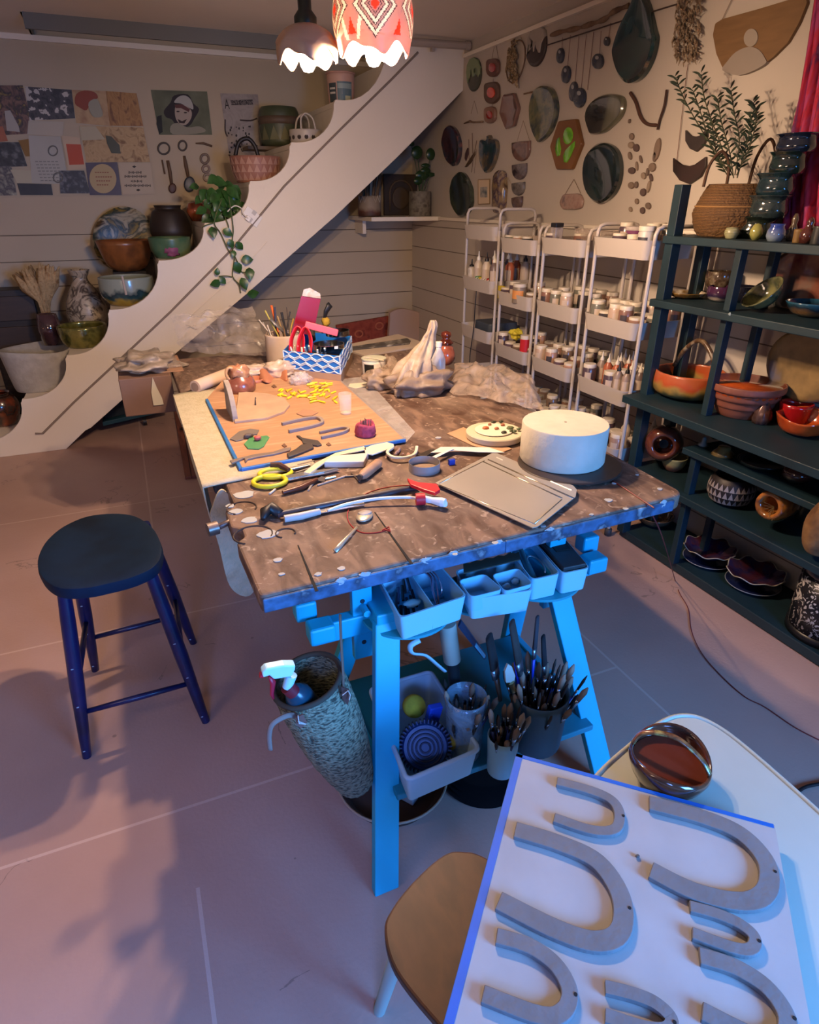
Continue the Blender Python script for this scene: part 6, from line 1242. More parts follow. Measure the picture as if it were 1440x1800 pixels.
disc_on('large round tan platter with a blue patch leaning at the back of the third shelf', ell(1425, 642, 75, 66, 36), 2.29, .03, N(['#7d6642', '#94794e', '#6e5a3c', '#5a5e78'], 6, .35))
# third shelf
S3 = .731
ba = pot('handled_basket_bowl', 'wide oval bowl banded orange and green with an arched handle on the third shelf', 'bowl', 1208, 683, S3, 118, 44, vessel([(.62, 0), (.92, .2), (1, .55), (.97, 1)], .035, .06), N(['#4a4a30', '#4f5034', '#a08040', '#b5502a', '#b8603a'], 9.5, .3, kind='height', coat=.5))
R, H = ba['R'], ba['H']; mk('arched_handle', tube(bez([vr*(R*.12)+Vector((0, -R*.8, H*.95)), vr*(R*.12)+Vector((0, -R*.5, H*1.7)), vr*(R*.12)+Vector((0, 0, H*2.15)), vr*(R*.12)+Vector((0, R*.5, H*1.7)), vr*(R*.12)+Vector((0, R*.8, H*.95))], 6), .010, 10), N(['#b5a588', '#4a3020', '#8c7454'], 20, .3), ba, smooth=True, world=False)
pot('ridged_bowl', 'large terracotta bowl with horizontal ridges and a glossy orange inside on the third shelf', 'bowl', 1302, 722, S3, 124, 56, [(r, z) for r, z in vessel([(.60, 0), (.68, .12), (.75, .28), (.80, .34), (.83, .5), (.90, .58), (.92, .75), (1, .82), (.99, 1)], .04, .06)], N(['#8a5240', '#7a4534', '#9c6250'], 8, .55))
bi_ = bpy.data.objects[-1] if False else None
cc = oz(1302, 722, S3); s = mpp(cc); R = 62*s; H = hgt(cc, 56)
mk('glossy_lining', lathe([(R*.95, H*.97), (R*.88, H*.6), (R*.6, H*.18), (0, H*.10)], 36, (0, 0, 0)), g_(['#8c3a16', '#a84a1c', '#5e2410'], 8, .08), [o for o in bpy.data.objects if o.name.startswith('ridged_bowl') and o.type == 'EMPTY'][0], smooth=True, world=False)
P_('incense_cone', 'small dark metallic ribbed bell-shaped bottle on the third shelf', 'bottle', 1337, 743, S3, 32, 44, [(0, 0), (.9, 0), (1, .2), (.85, .5), (.45, .75), (.3, .85), (.3, 1), (0, 1)], N(['#4a3634', '#6d5450', '#2c1f20'], 20, .25, metal=.5), fn=lambda r, z, a, j: (r*(1+.05*math.sin(10*a)), z))
mg = P_('red_mug', 'bright red mug behind the orange oval bowl on the third shelf', 'mug', 1398, 722, S3, 54, 36, TUMB, P('#a11518', .2, coat=.8))
R, H = mg['R'], mg['H']; mk('handle', tube(bez([vr*(R*.9)+Vector((0, 0, H*.8)), vr*(R*1.5)+Vector((0, 0, H*.7)), vr*(R*1.5)+Vector((0, 0, H*.3)), vr*(R*.85)+Vector((0, 0, H*.2))], 5), .005, 8), P('#a11518', .2, coat=.8), mg, smooth=True, world=False)
P_('orange_bowl', 'glossy orange oval bowl with a wavy rim at the front of the third shelf', 'bowl', 1408, 760, S3, 98, 30, vessel([(.45, 0), (.8, .25), (1, 1)], .04, .1), g_(['#a03a14', '#b8521e', '#7a2a10'], 9, .1), fn=lambda r, z, a, j: (r*(1+.06*math.sin(2*a+.5)), z*(1+.10*math.sin(3*a))))
# fourth (short) shelf
S4 = .581
P_('white_stopper', 'tiny pale conical stopper at the left end of the fourth shelf', 'stopper', 1236, 783, S4, 18, 16, [(0, 0), (1, 0), (.9, .15), (.45, .35), (.4, .8), (0, 1)], P('#8c9490', .4))
tilted('brown_bowl', 'dark lustrous bowl propped on its side on the fourth shelf', 'bowl', 1268, 770, 2.12, 40, vessel([(.3, 0), (.75, .35), (1, 1)], .05, .08), g_(['#4a3a24', '#6d5a38', '#2a2018'], 14, .1), (.5, 1, 0), -.45, hpx=18)
P_('bronze_pot', 'small bronze upturned pot under the propped dark bowl', 'pot', 1271, 799, S4, 40, 14, [(0, 0), (1, 0), (.85, .35), (.55, .7), (.5, 1), (0, 1)], g_(['#6d5630', '#8c7444', '#3c2e1c']))
for k in range(2): P_('black_plate', ['lower of two flat black plates on the fourth shelf', 'upper of two flat black plates on the fourth shelf'][k], 'plate', 1340, 818, S4+.012*k, 84-8*k, 8, vessel([(.5, 0), (.9, .4), (1, 1)], .03, .2), P('#101314', .2, coat=.6))
P_('green_cup', 'small dark red and green glazed round pot at the right of the fourth shelf', 'pot', 1398, 846, S4, 50, 26, [(0, 0), (.6, 0), (1, .4), (.9, .8), (.6, 1), (0, 1)], N(['#2a4038', '#3a1f1c', '#4a2a22'], 22, .12, kind='height', coat=1))
# fifth shelf
S5 = .386
th = tilted('round_vase', 'glossy brown round vase lying with its dark mouth facing out on the fifth shelf', 'vase', 1168, 778, 2.12, 64, [(.0, -1.0), (.6, -.9), (.95, -.3), (1, .2), (.9, .6), (.66, .8), (.5, .78), (.5, .5), (.6, .0), (0, -.2)], g_(['#4a2218', '#6d3a28', '#30150f'], 14, .1), (-.85, -.75, .12), None, hpx=34)
mk('dark_mouth', tf(lathe([(0, .026), (.020, .026), (.020, .029), (0, .029)], 24), Vector((-.85, -.75, .12)).to_track_quat('Z', 'Y').to_matrix().to_4x4()), P('#090a0a', .2, coat=.5), th, world=False)
P_('small_bowl', 'small pinkish bowl with a pale green inside on the fifth shelf', 'bowl', 1182, 826, S5, 44, 24, BOWL, N(['#7d4a40', '#8c6a5a', '#9a9a74'], 26, .3, kind='height'))
P_('green_dish', 'small dark green dish behind the little pinkish bowl', 'dish', 1215, 806, S5, 30, 10, BOWL, P('#1f4a38', .2, coat=.6))
bwv = P_('triangle_bowl', 'dark bowl patterned with rows of pale triangles on the fifth shelf', 'bowl', 1280, 882, S5, 76, 46, [(r, z) for r, z in vessel([(.55, 0), (.85, .15), (1, .45), (.95, .8), (.80, 1)], .05, .06)], P('#241c1c', .5))
R, H = bwv['R'], bwv['H']
def rad_at(h, tab=((0, .55), (.15, .85), (.45, 1), (.8, .95), (1, .80))):
    for (a, ra), (b, rb) in zip(tab, tab[1:]):
        if h <= b: return ra+(rb-ra)*(h-a)/(b-a)
    return tab[-1][1]
def tri_rows(t, R, H, rows, n, mat, tab, nm='triangle_row'):
    for (h0, h1) in rows:
        V, Fc = [], []
        for i in range(n):
            a = 2*PI*i/n; w_ = PI/n*.92; k = len(V)
            V += [Vector((R*(rad_at(h0, tab)*1.035)*math.cos(a-w_), R*(rad_at(h0, tab)*1.035)*math.sin(a-w_), h0*H)), Vector((R*rad_at(h0, tab)*1.035*math.cos(a+w_), R*rad_at(h0, tab)*1.035*math.sin(a+w_), h0*H)), Vector((R*rad_at(h1, tab)*1.035*math.cos(a), R*rad_at(h1, tab)*1.035*math.sin(a), h1*H))]; Fc.append((k, k+1, k+2))
        mk(nm, (V, Fc), mat, t, world=False, solid=.001)
tri_rows(bwv, R, H, ((.14, .36), (.38, .62), (.64, .86)), 26, P('#8f8684', .6), ((0, .55), (.15, .85), (.45, 1), (.8, .95), (1, .80)))
ow = tilted('owl_pot', 'orange brown glazed pot with a dark opening and dry twigs on the fifth shelf', 'pot', 1366, 886, 2.08, 58, [(0, -1.3), (.7, -1.2), (.95, -.5), (1, .2), (.85, .6), (.6, .65), (.52, .3), (.4, -.3), (0, -.5)], g_(['#8c4a1c', '#b07030', '#4a2414'], 16, .15), (-.95, -.1, .1), None, hpx=40)
for i in range(7): mk('twig', tube([ow.location+Vector((-.02, -.005, -.005)), ow.location+Vector((-.055-.006*(i % 3), .012-.008*i, .012-.009*i))], .001, 5), P('#7d6a44', .8), ow)
P_('small_black_jar', 'small dark jar with a pale lid under the fourth shelf at the right', 'jar', 1418, 905, S5, 34, 30, CYL, P('#1d2624', .3))
mbg = N(['#5a3c24', '#7a5634', '#8f6c46'], 16, .8, bump=.5)
bgp = tilted('paper_pot', 'crumpled brown papery vase at the right edge of the fifth shelf', 'vase', 1452, 930, 2.02, 70, vessel([(.5, -.8), (.8, -.5), (1, .2), (.6, 1)], .05, .06), mbg, (1, .2, 0), .1, hpx=60)
# floor board pots
S0 = .046
def flower(label, px, py, wpx):
    c = oz(px, py, S0+.0); s = mpp(c); R = wpx*s/2
    pt_ = T('saucer', 'dark blue saucer with a pale edge under the '+label[1], 'saucer', c); mk('body', lathe([(0, 0), (R*.6, 0), (R*.97, .014), (R*.93, .016), (R*.55, .005), (0, .005)], 44), g_(['#141a34', '#1c2444']), pt_, smooth=True, world=False); mk('edge', tube([(R*.96*math.cos(a), R*.96*math.sin(a), .0155) for a in [i*2*PI/44 for i in range(44)]], .002, 6, closed=True), P('#7d8288', .4), pt_, smooth=True, world=False)
    t = T('fluted_bowl', label[0], 'bowl', c+Vector((0, 0, .018)))
    H = .050; fnn = lambda r, z, a, j: (r*(1+.04*math.sin(8*a)*(z/H)), z+.007*math.sin(8*a)*(z/H)**2)
    pr = [(v.x*R, v.y*H) for v in bez([(.35, 0, 0), (.55, .25, 0), (.75, .6, 0), (1.0, 1, 0)], 5)]
    mk('body', lathe([(0, 0)]+pr+[(r-.004, z+.001) for r, z in reversed(pr) if z > .006]+[(0, .006)], 64, (0, 0, 0), fnn), g_(['#2c1422', '#4a1c2c', '#22204a', '#5a2a30'], 12, .08), t, smooth=True, world=False)
    mk('pale_rim', tube([Vector((R*(1+.04*math.sin(8*a))*math.cos(a), R*(1+.04*math.sin(8*a))*math.sin(a), H+.007*math.sin(8*a))) for a in [i*2*PI/96 for i in range(96)]], .0024, 6, closed=True), P('#a8a090', .3), t, smooth=True, world=False)
flower(('dark red and purple fluted bowl on the bottom board, left of its twin', 'left fluted bowl'), 1243, 985, 84)
flower(('dark red and purple fluted bowl on the bottom board, right of its twin', 'right fluted bowl'), 1322, 1028, 92)
P_('shallow_dish', 'dark shallow dish on the bottom board under the table corner', 'dish', 1150, 912, S0, 66, 16, BOWL, g_(['#2c2622', '#5a4a40', '#1c1816']))
bk2 = pot('patterned_jar', 'black and white floral canister with a black lid at the right edge, bottom board', 'canister', 1462, 1075, S0, 122, 104, [(0, 0), (1, 0), (1, .98), (0, 1)], N(['#b5b0ac', '#17161a', '#b5b0ac', '#17161a'], 22, .35, detail=3, dist=2.2, const=True, lo=.2, hi=.8))
R, H = bk2['R'], bk2['H']; mk('lid', lathe([(R*1.02, H*.98), (R*1.04, H*1.02), (R*1.02, H*1.1), (R*.5, H*1.16), (0, H*1.17)], 40), P('#121214', .25, coat=.6), bk2, smooth=True, auto=True, world=False)
mk('base_band', lathe([(R*1.015, 0), (R*1.015, H*.12)], 40), P('#101014', .4), bk2, smooth=True, world=False)
mk('plain_panel', ([Vector((R*1.008*math.cos(a), R*1.008*math.sin(a), H*z)) for z in (.3, .8) for a in [-2.35+.7*i/8 for i in range(9)]], [(i, i+1, i+10, i+9) for i in range(8)]), P('#bdb9b8', .5), bk2, world=False)
# ================================================================ things hanging on the right wall
def hang(name, pxs, th, mat, label, cat, lv=((1, 0), (1, .5), (.94, .9), (.8, 1), (0, 1.0)), parent=None, x=None):
    x = XW-.002 if x is None else x
    g = pillow([ox(px, py, x) for px, py in pxs], (-th, 0, 0), lv)
    if parent is not None: return mk(name, g, mat, parent, smooth=True, auto=True)
    return one(name, g, mat, label, cat, smooth=True, auto=True)
FLAT = ((1, 0), (1, .8), (.97, 1), (0, 1))
DISH = ((1, 0), (1, .7), (.93, 1.0), (.82, .75), (0, .6))
def blobpx(cx, cy, rx, ry, tilt=0, n=32, wob=0, sd=0):
    return [(cx+(x-cx)*(1+wob*mn.noise(Vector((x*.05, y*.05, sd)))), cy+(y-cy)*(1+wob*mn.noise(Vector((y*.05, x*.05, sd))))) for x, y in ell(cx, cy, rx, ry, n, tilt)]
def string(pts, parent, r=.0014, c='#8a7560', x=XW-.008): mk('string', tube([ox(px, py, x) for px, py in pts], r, 5), P(c, .8), parent)
# two dripped ovals
t = T('dipped_oval', 'small oval plaque with pale green drips, at the top left of the wall', 'wall plaque', ox(835, 160, XW)); hang('body', blobpx(835, 131, 12.5, 30, .06), .014, N(['#38382c', '#4a4a38'], 9, .3), '', '', parent=t)
hang('drip', [(823,128),(824,115),(829,104),(836,101),(843,105),(847,118),(847,130),(844,136),(842,120),(840,119),(838,134),(834,136),(831,122),(828,121),(827,146),(825,146)], .016, P('#7c8a62', .25), '', '', lv=FLAT, parent=t)
t = T('dipped_oval', 'dark brown oval plaque with grey white drips, beside the driftwood mobile', 'wall plaque', ox(945, 118, XW)); hang('body', blobpx(945, 81, 17, 37, .14), .016, P('#3c302c', .35), '', '', parent=t)
hang('drip', [(929,96),(930,75),(936,58),(946,48),(955,47),(961,53),(962,64),(957,76),(954,93),(951,93),(949,70),(947,68),(944,90),(942,92),(941,78),(938,90),(936,66),(933,80),(931,97)], .019, P('#a59a8e', .35), '', '', lv=FLAT, parent=t)
# chain of three red-centred plaques
t = T('wall_hanging', 'string of three rounded brown plaques with glossy red centres', 'wall hanging', ox(868, 220, XW))
string([(871, 70), (865, 103)], t); string([(871, 70), (876, 102)], t)
for (cx, cy, rx, ry, c1_, c2_) in ((869, 119, 11, 17, '#6d4a40', '#a8403c'), (867, 163, 13, 20, '#5e4638', '#d2452a'), (864, 202, 10, 15.5, '#8c6a58', '#9a2e26')):
    p_ = hang('plaque', rnd([(cx-rx, cy-ry*.8), (cx+rx*.6, cy-ry), (cx+rx, cy-ry*.6), (cx+rx, cy+ry*.5), (cx+rx*.3, cy+ry), (cx-rx*.6, cy+ry*.95), (cx-rx, cy+ry*.5)], 5), .018, P(c1_, .45), '', '', parent=t, lv=DISH)
    hang('red_centre', blobpx(cx-.5, cy, rx*.55, ry*.5, 0, 20), .019, g_([c2_, c2_], 8, .08), '', '', parent=p_)
string([(867, 138), (867, 143)], t); string([(866, 183), (865, 187)], t)
# woven feather ring
t = T('fibre_ring', 'oval twig hoop wound with shaggy pale fibre', 'wall hanging', ox(905, 145, XW))
string([(912, 54), (903, 74)], t); string([(912, 54), (918, 72)], t)
mk('hoop', tube([ox(x, y, XW-.012) for x, y in ell(907, 108, 15, 38, 36, .2)], .004, 6, closed=True), P('#6d5442', .8), t, smooth=True)
mfib = N(['#a8906c', '#8f7858', '#bfa988'], 40, .95, bump=.6)
fib = []
for i in range(90):
    a = random.uniform(1.0, 5.0); k = random.uniform(.1, 1.0); p = (905+14*k*math.cos(a), 106+36*k*math.sin(a)); q = (p[0]+random.uniform(-5, 5), p[1]+random.uniform(2, 16)); fib.append(tube([ox(p[0], p[1], XW-.012), ox((p[0]+q[0])/2+random.uniform(-2, 2), (p[1]+q[1])/2, XW-.03), ox(q[0], q[1], XW-.016)], [.007, .006, .002], 5))
mk('shaggy_fibre', join(*fib), mfib, t)
# driftwood mobile of blue drops on a long rod
t = T('driftwood_mobile', 'knobbly driftwood branch hung with dark blue pottery drops on thin cords', 'mobile', ox(1030, 180, XW))
mdw = N(['#6d5440', '#7f6650', '#5a4434'], 12, .9, bump=.4)
mk('driftwood', tube(bez([ox(968, 62, XW-.02), ox(990, 55, XW-.022), ox(1015, 50, XW-.02), ox(1040, 42, XW-.02), ox(1062, 34, XW-.02), ox(1080, 20, XW-.02), ox(1105, 10, XW-.02)], 4), [.006+.007*abs(math.sin(i*.7)) for i in range(25)], 8), mdw, t, smooth=True)
mk('rod', tube([ox(960, 80, XW-.012), ox(1102, 34, XW-.012), ox(1195, 6, XW-.012)], .003, 6), P('#3c2a26', .6), t)
mdrop = N(['#3e4350', '#2e3340', '#55565c'], 14, .25, coat=.4)
for (x0, y0, x1, y1, rx, ry) in ((989,66,987,98,6,14), (1003,62,997,131,7.5,16), (1018,64,1010,161,7,18), (1031,60,1021,172,10.5,18), (1057,54,1053,108,9.5,14), (1074,40,1069,73,4.5,8.5)):
    d = hang('drop', [(x1+(x-x1), y) for x, y in ell(x1, y1, rx, ry, 22, .1)], .014, mdrop, '', '', parent=t)
    hang('pale_spot', ell(x1+.5, y1-ry*.45, rx*.38, ry*.26, 12), .0155, P('#9a9a98', .2, coat=.6), '', '', parent=d)
    string([(x0, y0), (x1+1, y1-ry+2)], t, .0012, '#6a3e34')
string([(1044, 56), (1033, 158)], t, .0014, '#6a3e34')
# teardrop, blobs, ovals
tear = bez([(1134,-14,0),(1146,8,0),(1156,50,0),(1160,70,0),(1152,105,0),(1135,135,0),(1112,147,0),(1094,132,0),(1084,100,0),(1086,80,0),(1098,45,0),(1115,12,0),(1126,-12,0)], 4, closed=True)
hang('teardrop_platter', [(v.x, v.y) for v in tear], .035, g_(['#16282a', '#1c3a3c', '#101c22', '#2a4a44'], 5, .1), 'large dark teal teardrop-shaped platter at the top of the wall', 'platter', lv=DISH)
hang('leaf_platter', [(v.x, v.y) for v in bez([(936,180,0),(944,158,0),(960,151,0),(975,157,0),(983,180,0),(982,205,0),(972,232,0),(957,248,0),(948,248,0),(938,225,0),(935,200,0)], 3, closed=True)], .026, g_(['#3c4a3a', '#6d6a48', '#24343a', '#5a5c3c'], 9, .2), 'pointed oval platter in mottled olive green and blue', 'platter', lv=DISH)
hang('pebble_platter', [(v.x, v.y) for v in bez([(1033,205,0),(1040,185,0),(1058,170,0),(1080,165,0),(1098,170,0),(1102,185,0),(1096,205,0),(1080,222,0),(1064,234,0),(1044,236,0),(1038,226,0)], 3, closed=True)], .026, N(['#2c2820', '#1c1a16', '#5c5a48', '#77745e'], 4.5, .2, coat=.8, stretch=(1, 1.0, .2)), 'rounded triangular platter striped in dark brown and grey green', 'platter', lv=DISH)
hang('oval_platter', [(v.x, v.y) for v in bez([(1031,305,0),(1036,275,0),(1052,256,0),(1070,251,0),(1088,262,0),(1096,285,0),(1095,315,0),(1085,340,0),(1066,356,0),(1050,354,0),(1036,335,0)], 3, closed=True)], .034, g_(['#1a2424', '#223030', '#121a1c', '#2e3e38'], 4, .12), 'large oval dark green platter in the middle of the wall', 'platter', lv=DISH)
# brown hexagon
hang('hexagon_platter', rnd([(888,167),(908,163),(916,190),(908,222),(893,228),(882,200)], 3), .022, g_(['#6d4c42', '#7d5a4c', '#5a3e38'], 7, .15), 'brownish pink glazed hexagonal platter', 'platter', lv=DISH)
t = T('hexagon_plaque', 'brown wooden coloured hexagon plaque with three bright green glazed ovals', 'wall plaque', ox(1000, 295, XW)); hang('body', rnd([(987,213),(1018,209),(1028,253),(1010,298),(983,298),(972,258)], 2.5), .022, N(['#6d4522', '#7f542c'], 8, .45), '', '', lv=FLAT, parent=t)
mgr = g_(['#5a9a1e', '#6fb02a', '#3c7a16'], 14, .06)
for p_ in (blobpx(1005, 239, 9, 16, .12), [(982,262),(985,244),(990,240),(991,252),(993,262),(991,274),(986,276),(983,270)], [(996,274),(1000,264),(1010,254),(1018,247),(1017,258),(1010,275),(1003,287),(997,286)]): hang('green_glaze', p_, .027, mgr, '', '', parent=t)
# left big mottled ovals
hang('mottled_oval', blobpx(797, 256, 15.5, 36, -.08, wob=.1, sd=1), .028, g_(['#2e2a38', '#4a2a30', '#24303c', '#7a4a44'], 12, .12), 'glossy dark purple and pink mottled oval platter at the far left of the wall', 'platter', lv=DISH)
hang('mottled_oval', blobpx(814, 342, 19.5, 39, -.05, wob=.1, sd=4), .026, g_(['#26302a', '#1c2622', '#3a4434', '#343a2a'], 9, .25), 'dark green mottled oval platter low at the far left of the wall', 'platter', lv=DISH)
# twig mobile with feathers
t = T('twig_mobile', 'short knobbly twig with hanging slender pottery feathers', 'mobile', ox(830, 300, XW)); mk('twig', tube([ox(816, 217, XW-.01), ox(826, 213, XW-.012), ox(832, 215, XW-.01), ox(849, 214, XW-.01)], [.004, .007, .005, .006], 8), mdw, t, smooth=True)
string([(834,177),(828,200)], t, .001); string([(834,177),(840,200)], t, .001)
for a, b, r in (((830,234),(831,270),.0022), ((824,245),(825,280),.0018), ((838,247),(833,275),.002), ((832,275),(829,303),.0018), ((838,262),(834,305),.001)): mk('slender_feather', tube([ox(*a, XW-.01), ox(*b, XW-.01)], r, 6), P('#6d5646', .7), t)
hang('feather', [(818,279),(819,270),(823,260),(825,262),(824,272),(820,283)], .008, P('#4a3434', .5), '', '', parent=t); hang('feather', [(818,294),(824,284),(832,272),(836,266),(836,272),(829,286),(821,294)], .008, P('#51402e', .5), '', '', parent=t)
# owl/tulip shaped dish
hang('tulip_platter', [(v.x, v.y) for v in bez([(847,250,0),(851,245,0),(858,247,0),(861,243,0),(861,238,0),(865,238,0),(867,243,0),(872,244,0),(877,248,0),(879,260,0),(875,280,0),(867,298,0),(858,304,0),(850,294,0),(846,275,0)], 3, closed=True)], .024, g_(['#1c4040', '#2a3c48', '#6a5a40', '#33404a'], 10, .15), 'scalloped teal and gold tulip-shaped dish hanging on the wall', 'platter', lv=DISH)
# chain of four half-moon plaques
t = T('half_moon_chain', 'chain of four brown half-moon plaques getting smaller downwards', 'wall hanging', ox(914, 372, XW)); string([(920,212),(909,248)], t, .001); string([(920,212),(931,247)], t, .001)
for (cx, cy, rx, ry, cl) in ((918,266,16,19,['#5e4a44', '#7a5a50', '#4a3a38']), (915,302,12.5,15,['#3e3438', '#6a5e5e', '#2e262c']), (913,332,11,12.5,['#3a3034', '#77706c', '#2a2226']), (911,357,9,12,['#4a3434', '#6d5a54', '#382828'])):
    hang('half_moon', [(cx-rx, cy-ry*.8), (cx, cy-ry*.95), (cx+rx, cy-ry)]+[(cx+rx*math.cos(a)*1.0, cy-ry*.3+ry*1.25*math.sin(a)) for a in [i*PI/10 for i in range(11)]], .016, N(cl, 16, .2, coat=.6), '', '', parent=t)
# framed picture, vase ornament with grass
t = T('picture_frame', 'small pale framed picture of a grey landscape', 'picture', ox(852, 358, XW)); fr = [(841,316),(861,315),(861,358),(841,359)]
hang('mount', fr, .006, P('#cbb69c', .8), '', '', lv=((1, 0), (1, 1), (0, 1)), parent=t)
for a, b in zip(fr, fr[1:]+fr[:1]): mk('frame_bar', tube([ox(*a, XW-.008), ox(*b, XW-.008)], .0035, 4), P('#8c7254', .6), t)
hang('photo', [(846,329),(858,328),(858,347),(846,347)], .0075, N(['#4c5a62', '#a8a39a', '#8c7a70'], 20, .5), '', '', lv=((1, 0), (1, 1), (0, 1)), parent=t)
t = T('bottle_ornament', 'tall rounded brown and cream pottery wall vase with dry grass', 'wall vase', ox(882, 372, XW)); hang('body', rnd([(872,374),(872,325),(875,303),(884,298),(891,303),(893,330),(890,374)], 4), .045, N(['#3a241c', '#8c7452', '#4a3a48', '#b59c74', '#2a1c18'], 9, .2, coat=.6), '', '', lv=((1, 0), (1, .5), (.8, .9), (.5, 1), (0, 1)), parent=t)
gr = []
for i in range(40):
    a = random.uniform(-1, 1); b = random.uniform(.3, 1); gr.append(tube([ox(880+a*2, 335, XW-.02), ox(880+a*14, 318-b*8, XW-.02), ox(880+a*26*b, 322-b*20+20*a*a, XW-.015)], [.0008, .0008, .0004], 4))
mk('dry_grass', join(*gr), P('#a8926c', .9), t)
# hanging purse shaped plaque, small bars
t = T('purse_plaque', 'small pinkish mottled purse-shaped plaque hanging on a cord', 'wall plaque', ox(1006, 365, XW)); hang('body', rnd([(992,341),(1022,340),(1028,352),(1025,366),(1013,369),(990,368),(985,356)], 5), .014, N(['#8c6a62', '#a08478', '#6d5a5a'], 26, .4), '', '', parent=t); string([(1009,315),(993,342)], t); string([(1009,315),(1021,340)], t)
for i, (a, b) in enumerate((((921,165),(939,161)), )): one('wall_bar', tube([ox(*a, XW-.006), ox(*b, XW-.006)], .004, 6), mdw, 'short pale twig fixed to the wall above the brown hexagonal platter', 'twig')
# right group: angled branch, stone mobile, fibre hanging, big half moon
t = T('branch', 'forked dark brown branch hanging like a broken triangle', 'branch', ox(1140, 225, XW)); mk('limb', tube(bez([ox(1108,163,XW-.015), ox(1118,180,XW-.015), ox(1126,205,XW-.015), ox(1138,218,XW-.015), ox(1156,220,XW-.015)], 5), [.007]*20+[.004], 8), P('#4a2e22', .8), t, smooth=True); mk('limb', tube(bez([ox(1172,158,XW-.012), ox(1168,185,XW-.015), ox(1160,210,XW-.012), ox(1156,228,XW-.012)], 5), .005, 8), P('#3c241c', .8), t, smooth=True)
t = T('stone_mobile', 'mobile of many small grey brown pebbles and slivers on invisible threads', 'mobile', ox(1130, 372, XW))
stn = [(1112,240,4,6),(1108,213,1.5,4),(1111,255,5,6),(1120,260,5,7),(1109,274,3,7),(1128,280,1.8,7),(1121,292,1.8,8),(1112,300,6,6),(1148,294,6,8),(1140,302,2,7),(1133,309,4,6),(1146,312,2.5,7),(1111,326,5,6),(1120,325,3,6),(1142,328,2.5,11),(1132,338,5,7),(1121,354,3,5),(1141,362,4.5,6),(1110,368,2.5,4.5),(1131,370,4,6),(1157,262,5,20),(1153,275,3,10)]
for i, (cx, cy, rx, ry) in enumerate(stn): hang('pebble', blobpx(cx, cy, rx, ry, .2*math.sin(i), 12), .010, P(['#7d6a5c', '#6d5c52', '#8c7a6a', '#5a4844'][i % 4], .8), '', '', parent=t)
string([(1163,8),(1170,120)], t, .0008, '#7d6a5c') if False else None
string([(1210,112),(1207,130),(1188,300)], t, .0013, '#6a4438')
t = T('fibre_hanging', 'long shaggy beige woven fibre hanging at the top right of the wall', 'wall hanging', ox(1215, 110, XW)); fb_ = []
for i in range(150):
    u = random.random(); v = random.random(); px = 1190+45*u+(-6*v); py = -10+120*v*(1-.25*abs(u-.4)); q = (px+random.uniform(-5, 4), py+random.uniform(6, 20)); fb_.append(tube([ox(px, py, XW-.006), ox((px+q[0])/2+random.uniform(-3, 3), (py+q[1])/2, XW-.03-.02*random.random()), ox(q[0], q[1], XW-.012)], [.004, .0035, .001], 4))
mk('shaggy_fibre', join(*fb_), N(['#a08c74', '#b5a088', '#8c7860'], 30, .95), t)
t = T('half_moon_hanging', 'large brown half-moon board with a pale circle and dome cut-out', 'wall hanging', ox(1320, 130, XW)); ol_ = [(1262,42),(1275,34),(1340,16),(1420,-8),(1424,5),(1410,40),(1390,75),(1365,100),(1345,116),(1320,128),(1300,133),(1277,124),(1264,95),(1258,62)]
hang('board', rnd(ol_, 3), .014, N(['#6d5030', '#7a5a38'], 8, .6, stretch=(1, 1, 6)), '', '', lv=((1, 0), (1, 1), (0, 1)), parent=t)
hang('pale_dome', [(v.x, v.y) for v in bez([(1276,124,0),(1285,108,0),(1300,92,0),(1322,83,0),(1340,88,0),(1351,103,0),(1352,112,0),(1330,125,0),(1303,133,0)], 3, closed=True)], .018, P('#8e8278', .7), '', '', lv=((1, 0), (1, 1), (0, 1)), parent=t); hang('pale_circle', blobpx(1326, 67, 12, 16, .2), .018, P('#94887c', .7), '', '', lv=((1, 0), (1, 1), (0, 1)), parent=t)
string([(1269,36),(1300,-30)], t)
def crescent(px0, py0, w, h): return [(px0, py0), (px0+w*.25, py0+h*.25), (px0+w*.5, py0+h*.3), (px0+w*.75, py0+h*.22), (px0+w, py0-h*.05), (px0+w, py0+h*.3), (px0+w*.85, py0+h*.7), (px0+w*.5, py0+h), (px0+w*.2, py0+h*.85), (px0, py0+h*.5)]
hang('crescent_plaque', crescent(1208, 229, 38, 38), .012, N(['#2e2624', '#3c3230'], 10, .5), 'upper dark crescent-shaped plaque behind the leafy plant', 'wall plaque', lv=FLAT)
hang('crescent_plaque', crescent(1186, 278, 58, 46), .012, N(['#3a2420', '#2a2220'], 10, .5), 'lower larger dark crescent plaque behind the wicker basket', 'wall plaque', lv=FLAT)
